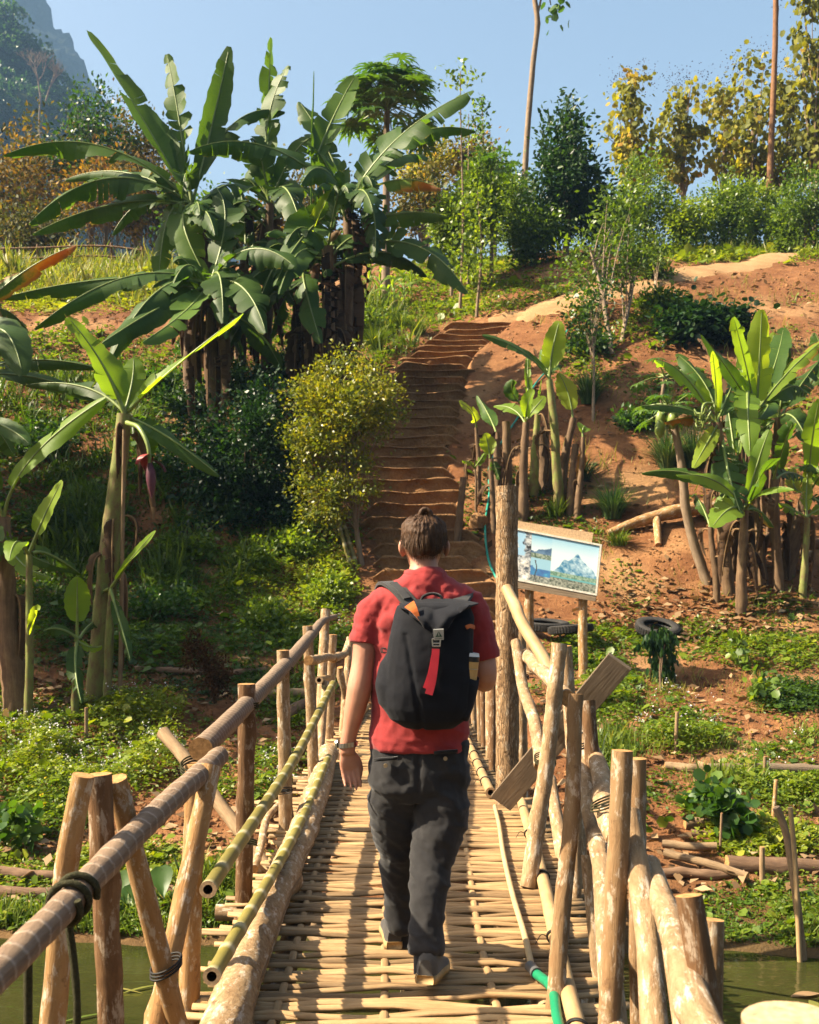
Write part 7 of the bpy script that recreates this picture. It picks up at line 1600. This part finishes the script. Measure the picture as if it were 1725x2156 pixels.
for u, v in ((812, 1612), (938, 1597)):
    mb = MB(); c = pp(u, v, -0.137); add_tube(mb, [c, c + Vector((0, -0.004, 0))], 0.008, n=3, seg=12); mb.obj('button', [m_b, m_b], man)
    mb = MB(); box_between(mb, pp(u - 24, v - 12, -0.125), pp(u + 26, v - 16, -0.125), 0.012, 0.012, (0, -1, 0), 4); mb.obj('pocket_welt', [M['strap']], man)
# shoes
m_su = cloth_mat('grey_shoe_fabric', (0.055, 0.05, 0.045), 0.2, 0.3, 300); m_so = plain_mat('tan_sole', (0.38, 0.25, 0.11), 0.7, 0.3, 0.3, 40)
def shoe(heel, toe, lift):
    h, t_ = Vector(heel), Vector(toe); d = t_ - h; L = d.length; d.normalize(); s_ = d.cross(Vector((0, 0, 1))).normalized(); upv = s_.cross(d)
    prof = [(-0.03, 0.030), (0.03, 0.040), (0.2, 0.041), (0.45, 0.042), (0.7, 0.050), (0.88, 0.043), (1.0, 0.02)]
    mb = MB()
    rows = [[h + d * (L * x_) + s_ * (w_ * c_) + upv * z_ for (c_, z_) in ((-1.0, 0.0), (1.0, 0.0), (1.06, 0.014), (1.0, 0.030), (-1.0, 0.030), (-1.06, 0.014))] for x_, w_ in prof]
    b0 = mb.grid(rows, closed=True)
    for e, fl in ((0, False), (6, True)):
        ids = [b0 + e * 6 + j for j in range(6)]; mb.fan(ids, sum((Vector(mb.v[k]) for k in ids), Vector()) / 6, mi=0, flip=fl)
    up_ = MB(); rows = []
    for x_, w_, top, lean in ((-0.02, 0.026, 0.085, 0.0), (0.05, 0.037, 0.105, 0), (0.2, 0.039, 0.115, 0), (0.36, 0.039, 0.105, 0), (0.5, 0.040, 0.085, 0), (0.7, 0.046, 0.062, 0), (0.88, 0.040, 0.05, 0), (0.985, 0.018, 0.036, 0)):
        rows.append([h + d * (L * x_) + s_ * (w_ * c_) + upv * (0.026 + (top - 0.026) * z_) for (c_, z_) in ((-1, 0), (-1.02, 0.35), (-0.85, 0.75), (-0.4, 1), (0.4, 1), (0.85, 0.75), (1.02, 0.35), (1, 0))])
    up_.grid(rows); 
    b1 = len(up_.v); up_.v += [tuple(q) for q in rows[0]]; up_.uv += [(0, 0)] * 8; up_.t += [0.5] * 8; up_.f.append(tuple(range(b1, b1 + 8))); up_.mi.append(0)
    sho = up_.obj('shoe', [m_su], man); so_ = mb.obj('sole', [m_so]); so_.parent = sho
    return sho
shoe((-0.062, 4.26, 0.012), (-0.085, 4.53, 0.014), 0)
shoe((0.058, 3.80, 0.045), (0.12, 4.06, 0.012), 0)
for nm, c, ra in (('sock', pp(843, 1965, 0.20), 0.045), ('sock', pp(896, 2020, -0.23), 0.045)):
    mb = MB(); add_tube(mb, [c + Vector((0, 0.01, 0.06)), c - Vector((0, 0, 0.05))], ra, n=5, seg=14); mb.obj(nm, [M['strap'], M['strap']], man)
# hair with a small bun
hm = MB()
ring_loft(hm, [(893, 1083, 0.03, 0.035, 0.0), (893, 1090, 0.063, 0.074, 0.0), (893, 1102, 0.084, 0.097, -0.004), (893, 1122, 0.091, 0.107, -0.004), (893, 1138, 0.085, 0.103, -0.006), (893, 1152, 0.074, 0.082, -0.018), (893, 1164, 0.058, 0.052, -0.036), (892, 1171, 0.042, 0.026, -0.044)])
def hfold(co, nr):
    a = np.arctan2(co[:, 0] - 0.057, co[:, 1] - 4.1); return 0.0015 * np.sin(a * 40 + 9 * fbm(co[:, 2] * 14, a * 2, 3, 3)) + 0.016 * fbm(a * 5, co[:, 2] * 40, 6, 4)
ho = remesh(hm, 'hair', 0.0055, [M['hair']], man, 3, hfold)
bn = MB()
for k in range(4):
    c = pp(896, 1084, -0.045); add_tube(bn, [c + Matrix.Rotation(k * 0.8, 3, 'Y') @ Vector((math.cos(a) * 0.020, math.sin(a * 2) * 0.008, math.sin(a) * 0.020)) for a in np.linspace(0, 5.6, 12)], 0.011, n=24, seg=8, rough=0.1)
b_o = remesh(bn, 'bun', 0.004, [M['hair']], None, 2, lambda co, nr: 0.006 * fbm(co[:, 0] * 90, co[:, 2] * 60 + co[:, 1] * 30, 2, 3)); b_o.parent = ho
r = np.random.default_rng(9); n = 5200
hv = np.empty(len(ho.data.vertices) * 3, dtype=np.float32); ho.data.vertices.foreach_get('co', hv); hv = hv.reshape(-1, 3); hn = np.empty(len(hv) * 3, dtype=np.float32); ho.data.vertices.foreach_get('normal', hn); hn = hn.reshape(-1, 3)
ix = r.integers(0, len(hv), n); p0 = hv[ix]; bun_c = np.array(pp(896, 1086, -0.04))
to_b = bun_c - p0; dirn = np.where((p0[:, 2] > np.array(pp(893, 1125))[2])[:, None], to_b, np.array([0, -0.02, -1.0])); dirn = dirn / np.linalg.norm(dirn, axis=1, keepdims=True)
V, Fc, T = scatter((np.array([(0, -0.018, 0), (0, 0.018, 0), (0.5, 0.02, 0.06), (0.5, -0.02, 0.06), (1, 0.004, 0.0), (1, -0.004, 0.0)]), np.array([(0, 1, 2, 3), (3, 2, 4, 5)])), p0 + hn[ix] * 0.001, dirn + rand_unit(r, n) * 0.25, hn[ix] + rand_unit(r, n) * 0.3, np.where(p0[:, 2] < np.array(pp(893, 1140))[2], r.uniform(0.012, 0.022, n), r.uniform(0.03, 0.055, n)), r.random(n))
st_o = np_obj('strands', V, Fc, [M['hair']], tint=T); st_o.parent = ho
# watch on the left wrist
wt = empty('wristwatch', tuple(pp(733, 1566, -0.02)), label='steel wristwatch on the left wrist of the walking person', cat='watch')
m_st = plain_mat('steel', (0.55, 0.53, 0.48), 0.28, 0.5, 0.1, 30, metal=1.0); wc = pp(733, 1567, -0.02)
for k in range(18):
    a = 2 * PI * k / 18; d = Vector((math.cos(a), math.sin(a), 0)); s_ = Vector((-d.y, d.x, 0)); c = wc + d * 0.036 + Vector((0, 0, 0.004 * math.cos(a)))
    mb = MB(); box_between(mb, c - s_ * 0.0058, c + s_ * 0.0058, 0.018, 0.004, d, 1); mb.obj('link', [m_st], wt, smooth=False)
mb = MB(); c = wc + Vector((-0.037, 0.012, 0)); add_tube(mb, [c, c + Vector((-0.009, 0.003, 0))], [0.019, 0.017], n=3, seg=18); mb.obj('case', [m_st, m_st], wt)

# ------------------------------------------------------------------ backpack
bp = empty('backpack', tuple(pp(905, 1530, -0.2)), label='dark navy roll-top backpack with red strap worn by the walking person', cat='backpack')
def pfold(co, nr):
    x, z = co[:, 0], co[:, 2]; return 0.012 * fbm(x * 10 + z * 5, z * 9, 21, 4) + 0.005 * fbm(x * 30, z * 22, 22, 3) - 0.006 * np.exp(-((x - 0.005 + (z - 1.2) * 0.18) / 0.008) ** 2) * (z < 1.32)
pk = MB()
ring_loft(pk, [(912, 1268, 0.10, 0.05, -0.165), (914, 1275, 0.138, 0.075, -0.17), (914, 1300, 0.152, 0.095, -0.18, 0.85), (908, 1345, 0.158, 0.105, -0.19, 0.85), (904, 1400, 0.165, 0.112, -0.195, 0.85), (900, 1455, 0.168, 0.115, -0.198, 0.85), (898, 1490, 0.162, 0.112, -0.195, 0.85), (899, 1515, 0.14, 0.10, -0.19, 0.85), (903, 1533, 0.09, 0.07, -0.185)])
ring_loft(pk, [(836, 1370, 0.03, 0.04, -0.16), (826, 1395, 0.046, 0.065, -0.17), (822, 1440, 0.056, 0.078, -0.18), (826, 1480, 0.052, 0.075, -0.18), (840, 1512, 0.035, 0.06, -0.18)])
remesh(pk, 'pack_body', 0.0065, [M['pack']], bp, 5, pfold)
# drawn-down top flap
rows = []
for i in range(13):
    t_ = i / 12; row = []
    for j in range(15):
        s_ = -1 + 2 * j / 14
        u = 920 + (6 if s_ > 0 else 0) + s_ * (82 - 42 * t_ ** 2.2) + 4 * math.sin(j * 1.7 + i)
        vtop = 1262 + 10 * s_ * s_; vlow = 1338 - 52 * abs(s_ + 0.1) ** 1.5 + 3 * math.sin(j * 2.1)
        v_ = vtop + (vlow - vtop) * t_
        dy = -0.13 - 0.19 * math.sin(min(1, t_ * 1.25) * PI / 2) ** 0.8 + 0.05 * s_ * s_ + 0.010 * math.sin(s_ * 9 + t_ * 4) + 0.008 * math.sin(s_ * 17 - t_ * 7)
        row.append(pp(u, v_, dy))
    rows.append(row)
mb = MB(); mb.grid(rows); fl = mb.obj('top_flap', [M['pack']], bp); md = fl.modifiers.new('s', 'SOLIDIFY'); md.thickness = 0.007; md = fl.modifiers.new('ss', 'SUBSURF'); md.levels = 1; md.render_levels = 1
def strip(name, pts, w, mat, parent, up=(0, -1, 0.3), t=0.006, n=16, wl=None):
    path = spline(pts, n); T_, _ = frames(path); mb = MB(); rows = []
    for i in range(n):
        s_ = T_[i].cross(Vector(up)).normalized(); nn = s_.cross(T_[i]); ww = w if wl is None else float(np.interp(i / (n - 1), [0, 1], wl))
        rows.append([path[i] + s_ * (a * ww / 2) + nn * (b_ * t / 2) for a, b_ in ((-1, -1), (1, -1), (1, 1), (-1, 1))])
    b0 = mb.grid(rows, closed=True)
    for e in (0, n - 1): 
        ids = [b0 + e * 4 + j for j in range(4)]; mb.f.append(tuple(ids)); mb.mi.append(0)
    return mb.obj(name, [mat], parent, smooth=False)
strip('shoulder_strap', [pp(800, 1262, 0.10), pp(806, 1240, 0.05), pp(815, 1227, -0.015), pp(838, 1240, -0.09), pp(868, 1275, -0.15)], 0.062, M['strap'], bp, up=(0.2, -0.6, 1), t=0.013)
strip('shoulder_strap', [pp(992, 1280, 0.11), pp(988, 1262, 0.05), pp(985, 1248, -0.01), pp(976, 1258, -0.08), pp(958, 1280, -0.15)], 0.062, M['strap'], bp, up=(-0.2, -0.6, 1), t=0.013)
strip('strap_panel', [pp(828, 1229, -0.062), pp(842, 1244, -0.106), pp(857, 1262, -0.14)], 0.030, plain_mat('grey_panel', (0.035, 0.035, 0.035), 0.7), bp, up=(0.2, -0.6, 1), t=0.016, n=8)
hl = MB(); add_tube(hl, [pp(886, 1274, -0.14), pp(890, 1258, -0.135), pp(908, 1250, -0.135), pp(928, 1256, -0.135), pp(934, 1272, -0.14)], 0.0055, n=26, seg=8); hl.obj('grab_handle', [M['strap'], M['strap']], bp)
m_o = cloth_mat('orange_tab_fabric', (0.50, 0.12, 0.025)); m_r = cloth_mat('red_webbing', (0.42, 0.02, 0.035), 0.1, 0.12, 500)
strip('orange_tab', [pp(862, 1272, -0.275), pp(872, 1284, -0.295), pp(884, 1306, -0.302)], 0.03, m_o, bp, n=8, wl=[0.042, 0.006])
strip('orange_tab', [pp(982, 1321, -0.275), pp(990, 1318, -0.262), pp(999, 1321, -0.24)], 0.014, m_o, bp, n=8)
strip('red_strap', [pp(918, 1366, -0.318), pp(915, 1400, -0.322), pp(909, 1440, -0.325), pp(903, 1462, -0.325)], 0.028, m_r, bp, n=10)
strip('red_strap', [pp(916, 1380, -0.316), pp(908, 1420, -0.319), pp(898, 1450, -0.318)], 0.026, m_r, bp, n=10)
strip('webbing', [pp(920, 1334, -0.318), pp(919, 1366, -0.318)], 0.024, M['strap'], bp, n=5)
bk = MB(); c = pp(919, 1352, -0.327)
for a, b_ in (((-0.015, 0.012), (0.015, 0.012)), ((-0.015, -0.004), (0.015, -0.004)), ((-0.015, -0.014), (0.015, -0.014)), ((-0.015, 0.012), (-0.013, -0.014)), ((0.015, 0.012), (0.013, -0.014))):
    add_tube(bk, [c + Vector((a[0], 0, a[1])), c + Vector((b_[0], 0, b_[1]))], 0.0026, n=4, seg=6)
bk.obj('buckle', [m_st, m_st], bp)
# badge with its triangle mark
m_bd = plain_mat('grey_badge', (0.42, 0.42, 0.40), 0.5, 0.3); m_tri = plain_mat('green_mark', (0.03, 0.09, 0.06), 0.6, 0.2)
bd_c = pp(924, 1336, -0.333); ex, ez = Vector((0.98, 0.02, 0.05)).normalized(), Vector((-0.04, -0.30, 0.95)).normalized(); ey = ex.cross(ez)
def bdp(x_, z_, d=0.0): return bd_c + ex * x_ + ez * z_ - ey * -d
if ey.y > 0: ey = -ey
mb = MB(); box_between(mb, bdp(0, -0.0205), bdp(0, 0.0205), 0.036, 0.004, ey, 1); badge = mb.obj('badge', [m_bd], bp, smooth=False)
tb = MB()
def tri(p, q, s_): 
    b0 = len(tb.v); tb.v += [tuple(bdp(*k) + ey * 0.0035) for k in (p, q, s_)]; tb.uv += [(0, 0)] * 3; tb.t += [0.5] * 3; tb.f.append((b0, b0 + 1, b0 + 2)); tb.mi.append(0)
tri((-0.0125, -0.008), (-0.004, -0.008), (0.0, 0.014)); tri((0.0125, -0.008), (0.004, -0.008), (0.0, 0.014)); tri((-0.004, -0.008), (0.004, -0.008), (0.0, -0.001))
for k in range(6):
    x_ = -0.0125 + k * 0.0044
    tri((x_, -0.016), (x_ + 0.003, -0.016), (x_ + 0.0015, -0.0115))
tm = tb.obj('badge_mark', [m_tri], smooth=False); tm.parent = badge
# cord at the side pocket
cm = MB()
for k in range(3): add_tube(cm, [pp(806, 1372, -0.16) + Vector((math.cos(a) * 0.008 + k * 0.004, -0.01 * k, math.sin(a) * 0.010 + 0.005)) for a in np.linspace(0, 5.8, 10)], 0.0014, n=20, seg=5)
cm.obj('pocket_cord', [M['strap'], M['strap']], bp)
# bamboo tumbler in the side pocket
tu = empty('tumbler', tuple(pp(988, 1420, -0.2)), label='bamboo tumbler with white lid in the side pocket of the backpack', cat='tumbler')
m_tb = wood_mat('polished_bamboo', [(0.3, (0.48, 0.28, 0.09)), (0.7, (0.62, 0.40, 0.16))], 60, 1.5, bstr=0.05, rough=0.4); m_wh = plain_mat('white_lid', (0.70, 0.70, 0.68), 0.4, 0.4, 0.05); m_bl = plain_mat('black_band', (0.012, 0.012, 0.012), 0.4)
A, B = pp(984, 1435, -0.215), pp(990, 1375, -0.215); dd = (B - A).normalized()
tube_obj('cup', [A, A.lerp(B, 0.72)], [0.034, 0.036], [m_tb, m_tb], tu, n=8, seg=24)
tube_obj('steel_ring', [A.lerp(B, 0.46), A.lerp(B, 0.48)], 0.0368, [m_st, m_st], tu, n=3, seg=24)
tube_obj('black_band', [A.lerp(B, 0.72), A.lerp(B, 0.90)], [0.037, 0.037], [m_bl, m_bl], tu, n=4, seg=24)
tube_obj('lid', [A.lerp(B, 0.90), A.lerp(B, 1.02)], [0.0365, 0.033], [m_wh, m_wh], tu, n=4, seg=24)
# objects the side pocket holds it in
pkt = MB(); rows = []
for i in range(7):
    t_ = i / 6; v_ = 1428 + 85 * t_; row = [pp(978 - 16 * t_ ** 2, v_, -0.20) + Vector((math.cos(a) * (0.052 - 0.012 * t_), math.sin(a) * 0.055, 0.006 * math.sin(a * 3))) for a in np.linspace(0, 2 * PI, 17)[:-1]]; rows.append(row)
pkt.grid(rows, closed=True); po2 = pkt.obj('side_pocket', [M['pack']], bp); md = po2.modifiers.new('s', 'SOLIDIFY'); md.thickness = 0.004

# ------------------------------------------------------------------ haze
m = bpy.data.materials.new('haze_air'); m.use_nodes = True; nt = m.node_tree; nt.nodes.clear()
out = nt.nodes.new('ShaderNodeOutputMaterial'); pv = nt.nodes.new('ShaderNodeVolumePrincipled')
pv.inputs['Color'].default_value = (0.34, 0.60, 1.0, 1); pv.inputs['Density'].default_value = 0.00034; pv.inputs['Anisotropy'].default_value = 0.0
nt.links.new(pv.outputs[0], out.inputs['Volume'])
bm = bmesh.new(); bmesh.ops.create_cube(bm, size=1.0)
me = bpy.data.meshes.new('haze'); bm.to_mesh(me); bm.free(); me.materials.append(m)
hz_o = bpy.data.objects.new('haze', me); COL.objects.link(hz_o)
hz_o.scale = (2600, 1180, 444); hz_o.location = (0, 530, 219)
tag(hz_o, kind='stuff')
